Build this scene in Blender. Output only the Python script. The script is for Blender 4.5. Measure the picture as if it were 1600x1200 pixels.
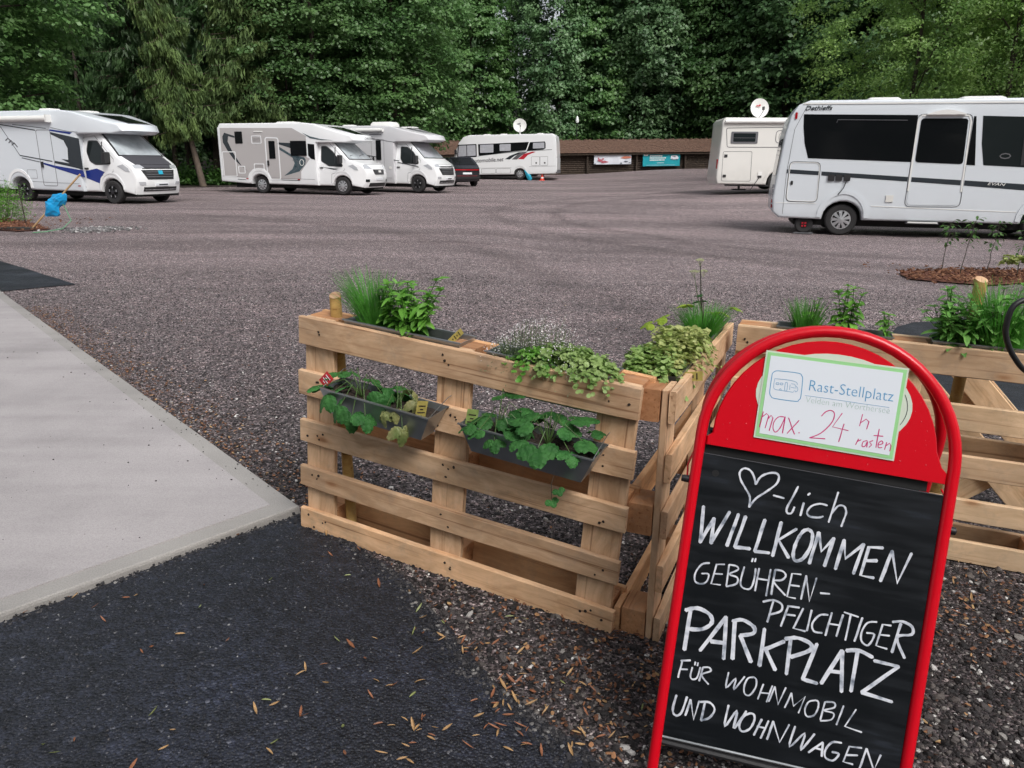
import bpy, bmesh, math, random
import numpy as np
from mathutils import Vector, Matrix
from mathutils.geometry import delaunay_2d_cdt
R_ = math.radians
random.seed(7)
for o in list(bpy.data.objects): bpy.data.objects.remove(o)
SC = bpy.context.scene
COL = SC.collection

# ------------------------------------------------------------------ camera
CAM_H = 1.30
cd = bpy.data.cameras.new('camera'); cam = bpy.data.objects.new('camera', cd); COL.objects.link(cam)
cd.sensor_width = 36; cd.lens = 1194 / 1600 * 36; cd.clip_end = 600; cd.clip_start = 0.02
pit, rol = 0.2813, 0.008
fw = Vector((0, math.cos(pit), -math.sin(pit))); up0 = Vector((0, math.sin(pit), math.cos(pit))); ri0 = Vector((1, 0, 0))
ri = ri0 * math.cos(rol) + up0 * math.sin(rol); up = -ri0 * math.sin(rol) + up0 * math.cos(rol)
cam.matrix_world = Matrix(((ri.x, up.x, -fw.x, 0), (ri.y, up.y, -fw.y, 0), (ri.z, up.z, -fw.z, CAM_H), (0, 0, 0, 1)))
SC.camera = cam

# ------------------------------------------------------------------ world, sun, exposure
SUN_EL, SUN_AZ = 47, 152          # degrees; azimuth clockwise from +Y
w = bpy.data.worlds.new("World"); SC.world = w; w.use_nodes = True
nt = w.node_tree; nt.nodes.clear()
sky = nt.nodes.new('ShaderNodeTexSky'); sky.sky_type = 'NISHITA'; sky.sun_disc = False
sky.sun_elevation = R_(SUN_EL); sky.sun_rotation = R_(SUN_AZ); sky.air_density = 1.0; sky.dust_density = 4.0; sky.ozone_density = 1.0
hs = nt.nodes.new('ShaderNodeHueSaturation'); hs.inputs['Saturation'].default_value = 0.28
bg = nt.nodes.new('ShaderNodeBackground'); bg.inputs['Strength'].default_value = 0.15
ow = nt.nodes.new('ShaderNodeOutputWorld')
nt.links.new(sky.outputs[0], hs.inputs['Color']); nt.links.new(hs.outputs[0], bg.inputs['Color']); nt.links.new(bg.outputs[0], ow.inputs[0])
sd = bpy.data.lights.new('sun', 'SUN'); sd.energy = 1.5; sd.angle = R_(22); sd.color = (1, 0.97, 0.93)
so = bpy.data.objects.new('sun', sd); COL.objects.link(so)
el, az = R_(SUN_EL), R_(SUN_AZ)
sdir = Vector((math.cos(el) * math.sin(az), math.cos(el) * math.cos(az), math.sin(el)))
so.rotation_euler = sdir.to_track_quat('Z', 'Y').to_euler(); so.location = (0, 0, 30)
SC.view_settings.view_transform = 'Standard'; SC.view_settings.look = 'None'
SC.view_settings.exposure = 0.30; SC.view_settings.gamma = 1.0
try: SC.view_settings.use_curve_mapping = False
except Exception: pass

# ------------------------------------------------------------------ materials
def new_mat(name):
    m = bpy.data.materials.new(name); m.use_nodes = True
    b = m.node_tree.nodes['Principled BSDF']
    return m, m.node_tree, b
def N(nt, t, **kw):
    n = nt.nodes.new(t)
    for k, v in kw.items():
        if k in n.inputs: n.inputs[k].default_value = v
        else: setattr(n, k, v)
    return n
def ramp(nt, stops, interp='LINEAR'):
    n = nt.nodes.new('ShaderNodeValToRGB'); cr = n.color_ramp; cr.interpolation = interp
    while len(cr.elements) < len(stops): cr.elements.new(0.5)
    for e, (p, c) in zip(cr.elements, stops):
        e.position = p; e.color = (c[0], c[1], c[2], 1) if not isinstance(c, (int, float)) else (c, c, c, 1)
    return n
def simple(name, col, rough=0.5, metal=0.0, bump=0.0, bscale=40.0, var=0.0, spec=0.5, coat=0.0, vscale=6.0):
    m, t, b = new_mat(name)
    b.inputs['Base Color'].default_value = (*col, 1); b.inputs['Roughness'].default_value = rough
    b.inputs['Metallic'].default_value = metal; b.inputs['Specular IOR Level'].default_value = spec
    b.inputs['Coat Weight'].default_value = coat
    tc = N(t, 'ShaderNodeTexCoord')
    if var > 0:
        n = N(t, 'ShaderNodeTexNoise', Scale=vscale, Detail=6.0); t.links.new(tc.outputs['Object'], n.inputs['Vector'])
        r = ramp(t, [(0.3, [c * (1 - var) for c in col]), (0.7, [min(1, c * (1 + var * .6)) for c in col])])
        t.links.new(n.outputs[0], r.inputs[0]); t.links.new(r.outputs[0], b.inputs['Base Color'])
        r2 = ramp(t, [(0.3, max(0, rough - .08)), (0.7, min(1, rough + .1))]); t.links.new(n.outputs[0], r2.inputs[0]); t.links.new(r2.outputs[0], b.inputs['Roughness'])
    if bump > 0:
        n = N(t, 'ShaderNodeTexNoise', Scale=bscale, Detail=4.0); t.links.new(tc.outputs['Object'], n.inputs['Vector'])
        bp = N(t, 'ShaderNodeBump', Strength=bump, Distance=0.01); t.links.new(n.outputs[0], bp.inputs['Height']); t.links.new(bp.outputs[0], b.inputs['Normal'])
    return m

def paint(name, col, rough=0.28, dirt=0.35):
    """vehicle paint: gelcoat gloss, road film that gathers low down in object space (real dirt on the sills)"""
    m, t, b = new_mat(name)
    tc = N(t, 'ShaderNodeTexCoord'); sx = N(t, 'ShaderNodeSeparateXYZ'); t.links.new(tc.outputs['Object'], sx.inputs[0])
    n = N(t, 'ShaderNodeTexNoise', Scale=3.0, Detail=7.0); t.links.new(tc.outputs['Object'], n.inputs['Vector'])
    mr = N(t, 'ShaderNodeMapRange'); mr.inputs['From Min'].default_value = 0.2; mr.inputs['From Max'].default_value = 1.1
    mr.inputs['To Min'].default_value = 1.0; mr.inputs['To Max'].default_value = 0.12; t.links.new(sx.outputs['Z'], mr.inputs['Value'])
    mu = N(t, 'ShaderNodeMath', operation='MULTIPLY'); t.links.new(n.outputs[0], mu.inputs[0]); t.links.new(mr.outputs[0], mu.inputs[1])
    mu2 = N(t, 'ShaderNodeMath', operation='MULTIPLY'); mu2.inputs[1].default_value = dirt; t.links.new(mu.outputs[0], mu2.inputs[0])
    mx = N(t, 'ShaderNodeMix', data_type='RGBA'); mx.inputs[6].default_value = (*col, 1); mx.inputs[7].default_value = (.16, .14, .12, 1)
    t.links.new(mu2.outputs[0], mx.inputs[0]); t.links.new(mx.outputs[2], b.inputs['Base Color'])
    b.inputs['Roughness'].default_value = rough; b.inputs['Coat Weight'].default_value = 0.3; b.inputs['Coat Roughness'].default_value = 0.12
    n2 = N(t, 'ShaderNodeTexNoise', Scale=1.3, Detail=2.0); t.links.new(tc.outputs['Object'], n2.inputs['Vector'])
    bp = N(t, 'ShaderNodeBump', Strength=0.12, Distance=0.02); t.links.new(n2.outputs[0], bp.inputs['Height']); t.links.new(bp.outputs[0], b.inputs['Normal'])
    return m

def wood_mat(name, light, dark, knots=True):
    m, t, b = new_mat(name)
    tc = N(t, 'ShaderNodeTexCoord'); oi = N(t, 'ShaderNodeObjectInfo')
    ml = N(t, 'ShaderNodeMath', operation='MULTIPLY'); ml.inputs[1].default_value = 37.0; t.links.new(oi.outputs['Random'], ml.inputs[0])
    cx = N(t, 'ShaderNodeCombineXYZ')
    for k in range(3): t.links.new(ml.outputs[0], cx.inputs[k])
    ad = N(t, 'ShaderNodeVectorMath', operation='ADD'); t.links.new(tc.outputs['Object'], ad.inputs[0]); t.links.new(cx.outputs[0], ad.inputs[1])
    mp = N(t, 'ShaderNodeMapping'); mp.inputs['Scale'].default_value = (2.2, 26, 26); t.links.new(ad.outputs[0], mp.inputs[0])
    # slow warp so that the grain wanders
    wn = N(t, 'ShaderNodeTexNoise', Scale=2.5, Detail=2.0); t.links.new(ad.outputs[0], wn.inputs['Vector'])
    wm = N(t, 'ShaderNodeVectorMath', operation='SCALE'); wm.inputs['Scale'].default_value = 5.0; t.links.new(wn.outputs['Color'], wm.inputs[0])
    a2 = N(t, 'ShaderNodeVectorMath', operation='ADD'); t.links.new(mp.outputs[0], a2.inputs[0]); t.links.new(wm.outputs[0], a2.inputs[1])
    g = N(t, 'ShaderNodeTexNoise', Scale=1.6, Detail=8.0, Roughness=0.62); t.links.new(a2.outputs[0], g.inputs['Vector'])
    r = ramp(t, [(0.30, dark), (0.48, [(a + c) / 2 for a, c in zip(light, dark)]), (0.66, light)]); t.links.new(g.outputs[0], r.inputs[0])
    # large pale/grey weather patches
    n2 = N(t, 'ShaderNodeTexNoise', Scale=5.0, Detail=5.0); t.links.new(ad.outputs[0], n2.inputs['Vector'])
    r2 = ramp(t, [(0.35, (.80, .78, .76)), (0.65, (1.08, 1.04, 1.0))]); t.links.new(n2.outputs[0], r2.inputs[0])
    mx = N(t, 'ShaderNodeMix', data_type='RGBA', blend_type='MULTIPLY'); mx.inputs[0].default_value = 1
    t.links.new(r.outputs[0], mx.inputs[6]); t.links.new(r2.outputs[0], mx.inputs[7])
    # per-board tint
    r3 = ramp(t, [(0.0, (.76, .70, .66)), (0.5, (1, .98, .95)), (1.0, (1.10, 1.02, .93))]); t.links.new(oi.outputs['Random'], r3.inputs[0])
    m2 = N(t, 'ShaderNodeMix', data_type='RGBA', blend_type='MULTIPLY'); m2.inputs[0].default_value = 1
    t.links.new(mx.outputs[2], m2.inputs[6]); t.links.new(r3.outputs[0], m2.inputs[7])
    mc = N(t, 'ShaderNodeMapping'); mc.inputs['Scale'].default_value = (1.1, 70, 70); t.links.new(ad.outputs[0], mc.inputs[0])
    nc = N(t, 'ShaderNodeTexNoise', Scale=1.4, Detail=3.0, Roughness=.5); t.links.new(mc.outputs[0], nc.inputs['Vector'])
    rc_ = ramp(t, [(.30, (.40, .30, .24)), (.36, (.86, .80, .76)), (.45, (1, 1, 1))]); t.links.new(nc.outputs[0], rc_.inputs[0])
    m9 = N(t, 'ShaderNodeMix', data_type='RGBA', blend_type='MULTIPLY'); m9.inputs[0].default_value = .75
    t.links.new(m2.outputs[2], m9.inputs[6]); t.links.new(rc_.outputs[0], m9.inputs[7])
    nd = N(t, 'ShaderNodeTexNoise', Scale=13.0, Detail=6.0, Roughness=.7); t.links.new(ad.outputs[0], nd.inputs['Vector'])
    rd = ramp(t, [(.52, 0.0), (.72, .45)]); t.links.new(nd.outputs[0], rd.inputs[0])
    m10 = N(t, 'ShaderNodeMix', data_type='RGBA'); m10.inputs[7].default_value = (.30, .235, .18, 1); t.links.new(rd.outputs[0], m10.inputs[0]); t.links.new(m9.outputs[2], m10.inputs[6]); m2 = m10
    last = m2
    if knots:
        mk_ = N(t, 'ShaderNodeMapping'); mk_.inputs['Scale'].default_value = (3.2, 8, 8); t.links.new(ad.outputs[0], mk_.inputs[0])
        v = N(t, 'ShaderNodeTexVoronoi', Scale=1.0); t.links.new(mk_.outputs[0], v.inputs['Vector'])
        rk = ramp(t, [(0.0, (.30, .17, .10)), (0.05, (.55, .38, .27)), (0.10, (.9, .82, .76)), (.16, (1, 1, 1))]); t.links.new(v.outputs['Distance'], rk.inputs[0])
        m3 = N(t, 'ShaderNodeMix', data_type='RGBA', blend_type='MULTIPLY'); m3.inputs[0].default_value = .8
        t.links.new(last.outputs[2], m3.inputs[6]); t.links.new(rk.outputs[0], m3.inputs[7]); last = m3
    t.links.new(last.outputs[2], b.inputs['Base Color'])
    b.inputs['Roughness'].default_value = 0.72; b.inputs['Specular IOR Level'].default_value = 0.25
    bp = N(t, 'ShaderNodeBump', Strength=0.35, Distance=0.004); t.links.new(g.outputs[0], bp.inputs['Height']); t.links.new(bp.outputs[0], b.inputs['Normal'])
    return m

def leaf_mat(name, c1, c2, rough=0.46, trans=0.42, nscale=1.2, obj_var=True, spec=0.4):
    m, t, b = new_mat(name)
    tc = N(t, 'ShaderNodeNewGeometry'); oi = N(t, 'ShaderNodeObjectInfo')
    n = N(t, 'ShaderNodeTexNoise', Scale=nscale, Detail=5.0); t.links.new(tc.outputs['Position'], n.inputs['Vector'])
    r = ramp(t, [(0.32, c1), (0.68, c2)]); t.links.new(n.outputs[0], r.inputs[0])
    h = N(t, 'ShaderNodeHueSaturation')
    mr = N(t, 'ShaderNodeMapRange'); mr.inputs['To Min'].default_value = .78; mr.inputs['To Max'].default_value = 1.22
    t.links.new(oi.outputs['Random'], mr.inputs['Value']); t.links.new(mr.outputs[0], h.inputs['Value'])
    t.links.new(r.outputs[0], h.inputs['Color'])
    src = h.outputs[0] if obj_var else r.outputs[0]
    t.links.new(src, b.inputs['Base Color']); b.inputs['Roughness'].default_value = rough; b.inputs['Specular IOR Level'].default_value = spec
    tr = N(t, 'ShaderNodeBsdfTranslucent'); t.links.new(src, tr.inputs['Color'])
    ms = N(t, 'ShaderNodeMixShader'); ms.inputs[0].default_value = trans
    t.links.new(b.outputs[0], ms.inputs[1]); t.links.new(tr.outputs[0], ms.inputs[2])
    t.links.new(ms.outputs[0], t.nodes['Material Output'].inputs['Surface'])
    return m

def gravel_mat(name, near, far, c_near, c_far):
    """compacted crushed stone; position driven: loose coarse stone by the pallets, fine grit on the lot"""
    m, t, b = new_mat(name)
    g = N(t, 'ShaderNodeNewGeometry')
    sx = N(t, 'ShaderNodeSeparateXYZ'); t.links.new(g.outputs['Position'], sx.inputs[0])
    v = N(t, 'ShaderNodeTexVoronoi', Scale=112.0); t.links.new(g.outputs['Position'], v.inputs['Vector'])
    v2 = N(t, 'ShaderNodeTexVoronoi', Scale=30.0); t.links.new(g.outputs['Position'], v2.inputs['Vector'])
    s1 = N(t, 'ShaderNodeSeparateColor'); t.links.new(v.outputs['Color'], s1.inputs[0])
    s2 = N(t, 'ShaderNodeSeparateColor'); t.links.new(v2.outputs['Color'], s2.inputs[0])
    stops = [(0.0, (.020, .018, .019)), (0.35, (.060, .053, .055)), (0.62, (.12, .107, .110)), (0.86, (.215, .19, .195)), (0.965, (.42, .39, .39)), (1, (.6, .58, .57))]
    r1 = ramp(t, stops); t.links.new(s1.outputs[0], r1.inputs[0])
    r2 = ramp(t, [(0, (.72, .70, .70)), (.6, (1, 1, 1)), (.93, (1.15, 1.05, 1.0)), (1, (1.9, 1.8, 1.8))]); t.links.new(s2.outputs[0], r2.inputs[0])
    mx = N(t, 'ShaderNodeMix', data_type='RGBA', blend_type='MULTIPLY'); mx.inputs[0].default_value = .8
    t.links.new(r1.outputs[0], mx.inputs[6]); t.links.new(r2.outputs[0], mx.inputs[7])
    # large patches: wheel-worn pale streaks and damp darker ground, stretched along the lanes
    mp = N(t, 'ShaderNodeMapping'); mp.inputs['Rotation'].default_value = (0, 0, R_(28)); mp.inputs['Scale'].default_value = (.12, .55, 1)
    t.links.new(g.outputs['Position'], mp.inputs[0])
    n1 = N(t, 'ShaderNodeTexNoise', Scale=1.0, Detail=8.0, Roughness=.6); t.links.new(mp.outputs[0], n1.inputs['Vector'])
    r3 = ramp(t, [(0.32, (.72, .69, .70)), (0.5, (1, .97, .98)), (0.68, (1.38, 1.30, 1.31))]); t.links.new(n1.outputs[0], r3.inputs[0])
    m2 = N(t, 'ShaderNodeMix', data_type='RGBA', blend_type='MULTIPLY'); m2.inputs[0].default_value = 1
    t.links.new(mx.outputs[2], m2.inputs[6]); t.links.new(r3.outputs[0], m2.inputs[7])
    # hand-sized mottling that survives at a distance, and two curved wheel ruts of coarser dark stone
    nm_ = N(t, 'ShaderNodeTexNoise', Scale=7.0, Detail=6.0, Roughness=.7); t.links.new(g.outputs['Position'], nm_.inputs['Vector'])
    rm_ = ramp(t, [(.34, (.80, .79, .80)), (.5, (1, 1, 1)), (.68, (1.20, 1.18, 1.16))]); t.links.new(nm_.outputs[0], rm_.inputs[0])
    mq = N(t, 'ShaderNodeMix', data_type='RGBA', blend_type='MULTIPLY'); mq.inputs[0].default_value = 1
    t.links.new(m2.outputs[2], mq.inputs[6]); t.links.new(rm_.outputs[0], mq.inputs[7])
    wob = N(t, 'ShaderNodeTexNoise', Scale=.9, Detail=5.0); t.links.new(g.outputs['Position'], wob.inputs['Vector'])
    last = mq
    for (cx, cy, R0, wd) in ((13.5, 22.0, 14.0, .20), (13.5, 22.0, 12.3, .20), (-2.0, -9.0, 24.0, .26), (-2.0, -9.0, 22.2, .26), (-16.0, 4.0, 17.5, .3)):
        sb_ = N(t, 'ShaderNodeVectorMath', operation='SUBTRACT'); sb_.inputs[1].default_value = (cx, cy, 0); t.links.new(g.outputs['Position'], sb_.inputs[0])
        ln = N(t, 'ShaderNodeVectorMath', operation='LENGTH'); t.links.new(sb_.outputs[0], ln.inputs[0])
        a_ = N(t, 'ShaderNodeMath', operation='MULTIPLY_ADD'); a_.inputs[1].default_value = 1.1; t.links.new(wob.outputs[0], a_.inputs[0]); t.links.new(ln.outputs['Value'], a_.inputs[2])
        d_ = N(t, 'ShaderNodeMath', operation='SUBTRACT'); d_.inputs[1].default_value = R0 + .55; t.links.new(a_.outputs[0], d_.inputs[0])
        ab = N(t, 'ShaderNodeMath', operation='ABSOLUTE'); t.links.new(d_.outputs[0], ab.inputs[0])
        mr_ = N(t, 'ShaderNodeMapRange'); mr_.inputs['From Min'].default_value = wd * .1; mr_.inputs['From Max'].default_value = wd * 1.9; mr_.inputs['To Min'].default_value = .75; mr_.inputs['To Max'].default_value = 0
        t.links.new(ab.outputs[0], mr_.inputs['Value'])
        mw = N(t, 'ShaderNodeMath', operation='MULTIPLY'); t.links.new(mr_.outputs[0], mw.inputs[0]); t.links.new(nm_.outputs[0], mw.inputs[1])
        mt = N(t, 'ShaderNodeMix', data_type='RGBA', blend_type='MULTIPLY'); mt.inputs[7].default_value = (.36, .34, .34, 1); mt.clamp_factor = True
        t.links.new(mw.outputs[0], mt.inputs[0]); t.links.new(last.outputs[2], mt.inputs[6]); last = mt
    m2 = last
    # loose dark stone close to the slab and pallets fades into paler grit over the lot
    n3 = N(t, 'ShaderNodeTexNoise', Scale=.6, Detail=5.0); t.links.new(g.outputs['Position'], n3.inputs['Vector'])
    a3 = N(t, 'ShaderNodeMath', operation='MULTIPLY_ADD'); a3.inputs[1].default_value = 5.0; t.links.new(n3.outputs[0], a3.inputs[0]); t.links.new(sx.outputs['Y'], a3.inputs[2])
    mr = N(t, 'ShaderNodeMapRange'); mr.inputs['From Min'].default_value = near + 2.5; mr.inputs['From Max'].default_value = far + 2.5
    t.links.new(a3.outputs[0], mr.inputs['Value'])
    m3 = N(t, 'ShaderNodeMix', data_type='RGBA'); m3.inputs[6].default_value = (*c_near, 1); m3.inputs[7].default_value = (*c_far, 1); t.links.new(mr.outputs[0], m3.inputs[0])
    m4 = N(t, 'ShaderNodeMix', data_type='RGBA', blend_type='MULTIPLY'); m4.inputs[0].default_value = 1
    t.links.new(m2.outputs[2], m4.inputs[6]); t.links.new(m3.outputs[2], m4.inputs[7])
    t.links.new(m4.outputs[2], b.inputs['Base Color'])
    b.inputs['Roughness'].default_value = .68; b.inputs['Specular IOR Level'].default_value = .35
    bp = N(t, 'ShaderNodeBump', Strength=.9, Distance=.012); bp.invert = True; t.links.new(v.outputs['Distance'], bp.inputs['Height'])
    n4 = N(t, 'ShaderNodeTexNoise', Scale=9.0, Detail=5.0); t.links.new(g.outputs['Position'], n4.inputs['Vector'])
    b2 = N(t, 'ShaderNodeBump', Strength=.5, Distance=.03); t.links.new(n4.outputs[0], b2.inputs['Height']); t.links.new(bp.outputs[0], b2.inputs['Normal'])
    t.links.new(b2.outputs[0], b.inputs['Normal'])
    return m

def asphalt_mat(name, base, rough=.55):
    m, t, b = new_mat(name)
    g = N(t, 'ShaderNodeNewGeometry')
    v = N(t, 'ShaderNodeTexVoronoi', Scale=120.0); t.links.new(g.outputs['Position'], v.inputs['Vector'])
    s1 = N(t, 'ShaderNodeSeparateColor'); t.links.new(v.outputs['Color'], s1.inputs[0])
    r1 = ramp(t, [(0, [c * .5 for c in base]), (.5, base), (.94, [c * 1.5 for c in base]), (.992, [c * 2.2 for c in base]), (1, (.16, .16, .17))]); t.links.new(s1.outputs[0], r1.inputs[0])
    n = N(t, 'ShaderNodeTexNoise', Scale=2.2, Detail=8.0, Roughness=.65); t.links.new(g.outputs['Position'], n.inputs['Vector'])
    r2 = ramp(t, [(.34, (.62, .61, .60)), (.52, (1, 1, 1)), (.68, (1.55, 1.58, 1.68))]); t.links.new(n.outputs[0], r2.inputs[0])
    mx = N(t, 'ShaderNodeMix', data_type='RGBA', blend_type='MULTIPLY'); mx.inputs[0].default_value = 1
    t.links.new(r1.outputs[0], mx.inputs[6]); t.links.new(r2.outputs[0], mx.inputs[7])
    n5 = N(t, 'ShaderNodeTexNoise', Scale=22.0, Detail=6.0, Roughness=.7); t.links.new(g.outputs['Position'], n5.inputs['Vector'])
    r5 = ramp(t, [(.35, (.55, .55, .55)), (.5, (1, 1, 1)), (.68, (1.45, 1.45, 1.5))]); t.links.new(n5.outputs[0], r5.inputs[0])
    m5 = N(t, 'ShaderNodeMix', data_type='RGBA', blend_type='MULTIPLY'); m5.inputs[0].default_value = 1
    t.links.new(mx.outputs[2], m5.inputs[6]); t.links.new(r5.outputs[0], m5.inputs[7]); t.links.new(m5.outputs[2], b.inputs['Base Color'])
    rr = ramp(t, [(.3, rough + .15), (.7, rough - .10)]); t.links.new(n.outputs[0], rr.inputs[0]); t.links.new(rr.outputs[0], b.inputs['Roughness'])
    b.inputs['Specular IOR Level'].default_value = .42
    bp = N(t, 'ShaderNodeBump', Strength=.8, Distance=.006); bp.invert = True; t.links.new(v.outputs['Distance'], bp.inputs['Height'])
    v3 = N(t, 'ShaderNodeTexNoise', Scale=75.0, Detail=4.0, Roughness=.55); t.links.new(g.outputs['Position'], v3.inputs['Vector'])
    b2 = N(t, 'ShaderNodeBump', Strength=.4, Distance=.008); t.links.new(v3.outputs[0], b2.inputs['Height']); t.links.new(bp.outputs[0], b2.inputs['Normal'])
    t.links.new(b2.outputs[0], b.inputs['Normal'])
    return m

def concrete_mat(name, base):
    m, t, b = new_mat(name)
    g = N(t, 'ShaderNodeNewGeometry')
    n = N(t, 'ShaderNodeTexNoise', Scale=1.1, Detail=9.0, Roughness=.6); t.links.new(g.outputs['Position'], n.inputs['Vector'])
    mp = N(t, 'ShaderNodeMapping'); mp.inputs['Rotation'].default_value = (0, 0, R_(-14)); mp.inputs['Scale'].default_value = (.5, 5, 1); t.links.new(g.outputs['Position'], mp.inputs[0])
    n2 = N(t, 'ShaderNodeTexNoise', Scale=1.2, Detail=5.0); t.links.new(mp.outputs[0], n2.inputs['Vector'])
    ad = N(t, 'ShaderNodeMath', operation='MULTIPLY_ADD'); ad.inputs[1].default_value = .5; t.links.new(n2.outputs[0], ad.inputs[0]); t.links.new(n.outputs[0], ad.inputs[2])
    r = ramp(t, [(.55, [c * .78 for c in base]), (.78, base), (.98, [c * 1.12 for c in base])]); t.links.new(ad.outputs[0], r.inputs[0])
    n3 = N(t, 'ShaderNodeTexNoise', Scale=220.0, Detail=3.0); t.links.new(g.outputs['Position'], n3.inputs['Vector'])
    r3 = ramp(t, [(.3, .80), (.6, 1.05)]); t.links.new(n3.outputs[0], r3.inputs[0])
    mx = N(t, 'ShaderNodeMix', data_type='RGBA', blend_type='MULTIPLY'); mx.inputs[0].default_value = 1
    t.links.new(r.outputs[0], mx.inputs[6]); t.links.new(r3.outputs[0], mx.inputs[7]); t.links.new(mx.outputs[2], b.inputs['Base Color'])
    b.inputs['Roughness'].default_value = .82
    bp = N(t, 'ShaderNodeBump', Strength=.35, Distance=.003); t.links.new(n3.outputs[0], bp.inputs['Height']); t.links.new(bp.outputs[0], b.inputs['Normal'])
    return m

def random_ramp_mat(name, stops, rough=.75, scale=None, spec=.3):
    m, t, b = new_mat(name)
    oi = N(t, 'ShaderNodeObjectInfo'); r = ramp(t, stops)
    t.links.new(oi.outputs['Random'], r.inputs[0]); t.links.new(r.outputs[0], b.inputs['Base Color'])
    b.inputs['Roughness'].default_value = rough; b.inputs['Specular IOR Level'].default_value = spec
    n = N(t, 'ShaderNodeTexNoise', Scale=90.0, Detail=3.0); bp = N(t, 'ShaderNodeBump', Strength=.4, Distance=.003)
    t.links.new(n.outputs[0], bp.inputs['Height']); t.links.new(bp.outputs[0], b.inputs['Normal'])
    return m

M = {}
M['white'] = paint('white_gelcoat', (.76, .775, .79), dirt=.28)
M['cream'] = paint('cream_gelcoat', (.70, .69, .655))
M['coolwhite'] = paint('cool_white_gelcoat', (.64, .68, .72), dirt=.25)
M['cabwhite'] = paint('cab_white_paint', (.80, .81, .82), rough=.2, dirt=.25)
M['greyside'] = paint('warm_grey_panel_paint', (.42, .40, .40), rough=.32)
M['silverside'] = paint('pale_silver_panel_paint', (.56, .56, .58), rough=.3)
M['blackpaint'] = paint('black_car_paint', (.012, .013, .018), rough=.15, dirt=.15)
M['glass'] = simple('dark_window_glass', (.006, .007, .008), rough=.08, spec=.22)
M['midglass'] = simple('cab_window_glass', (.014, .018, .019), rough=.06, spec=.25)
M['screen'] = simple('windscreen_blind_and_sky_tint', (.50, .55, .58), rough=.08, var=.3, coat=.8, vscale=2.5)  # sky reflection and pale blinds both put into the windscreen colour
M['blind'] = simple('window_with_pale_blind', (.42, .43, .47), rough=.15, var=.12, coat=.6)
M['blackplastic'] = simple('black_plastic', (.018, .018, .02), rough=.5, bump=.1)
M['tyre'] = simple('tyre_rubber', (.022, .021, .022), rough=.85, bump=.3, bscale=60, var=.3)
M['alloydark'] = simple('dark_alloy', (.05, .05, .055), rough=.35, metal=.7)
M['alloy'] = simple('silver_wheel_trim', (.50, .51, .53), rough=.3, metal=.6, var=.1)
M['darkdecal'] = simple('anthracite_decal', (.028, .035, .042), rough=.25, coat=.4)
M['teal'] = simple('teal_grey_decal', (.055, .085, .10), rough=.3, var=.25, coat=.3)
M['bluedecal'] = simple('deep_blue_decal', (.012, .03, .20), rough=.2, coat=.5)
M['greydecal'] = simple('grey_decal', (.10, .10, .11), rough=.3)
M['reddecal'] = simple('red_decal', (.42, .015, .03), rough=.3)
M['red_lamp'] = simple('red_lamp_lens', (.35, .01, .015), rough=.12, coat=.6)
M['lens'] = simple('clear_lamp_lens', (.55, .57, .60), rough=.1, metal=.3, coat=1)
M['cover'] = simple('charcoal_bonnet_cover', (.055, .055, .065), rough=.7, bump=.4, bscale=25)
M['plate'] = simple('number_plate_white', (.7, .72, .75), rough=.4)
M['underbody'] = simple('underbody_black', (.01, .01, .01), rough=.9)
M['trimgrey'] = simple('grey_rubber_trim', (.12, .12, .13), rough=.6)
M['ivorytrim'] = simple('white_plastic_trim', (.72, .72, .70), rough=.4)
M['wood'] = wood_mat('pine_pallet_board', (.76, .55, .375), (.55, .36, .22))
M['woodpale'] = wood_mat('pale_pallet_board', (.78, .60, .42), (.62, .45, .29))
M['woodinner'] = wood_mat('bounce_lit_pallet_board', (.74, .47, .27), (.56, .32, .17))  # base boards: warm bounce light is put into this lighter orange
M['block'] = wood_mat('pallet_block', (.58, .33, .18), (.40, .205, .10), knots=False)
M['post'] = wood_mat('round_impregnated_post', (.52, .38, .15), (.38, .25, .09), knots=False)
M['greylog'] = wood_mat('weathered_log', (.050, .038, .030), (.016, .012, .010), knots=False)
M['shingle'] = wood_mat('weathered_wood_shingle', (.165, .105, .085), (.065, .042, .034), knots=False)
M['bark'] = simple('tree_bark', (.060, .046, .036), rough=.9, bump=.8, bscale=9, var=.45, vscale=4)
M['barkpale'] = simple('pale_spruce_bark', (.11, .085, .065), rough=.9, bump=.8, bscale=12, var=.4, vscale=5)
M['nail'] = simple('dark_nail_mark', (.03, .018, .012), rough=.8)
M['zinc'] = simple('galvanised_sheet', (.36, .38, .40), rough=.32, metal=.85, var=.25, bump=.06, bscale=10, vscale=9)
M['soil'] = simple('potting_soil', (.028, .018, .013), rough=.95, bump=1.0, bscale=90, var=.5, vscale=60)
M['red'] = simple('glossy_red_powder_coat', (.60, .002, .012), rough=.30, spec=.35, coat=.12, bump=.03, bscale=60)
M['board'] = simple('black_chalkboard', (.006, .008, .011), rough=.5, spec=.22, var=.5, vscale=5, bump=.04, bscale=30)
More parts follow.
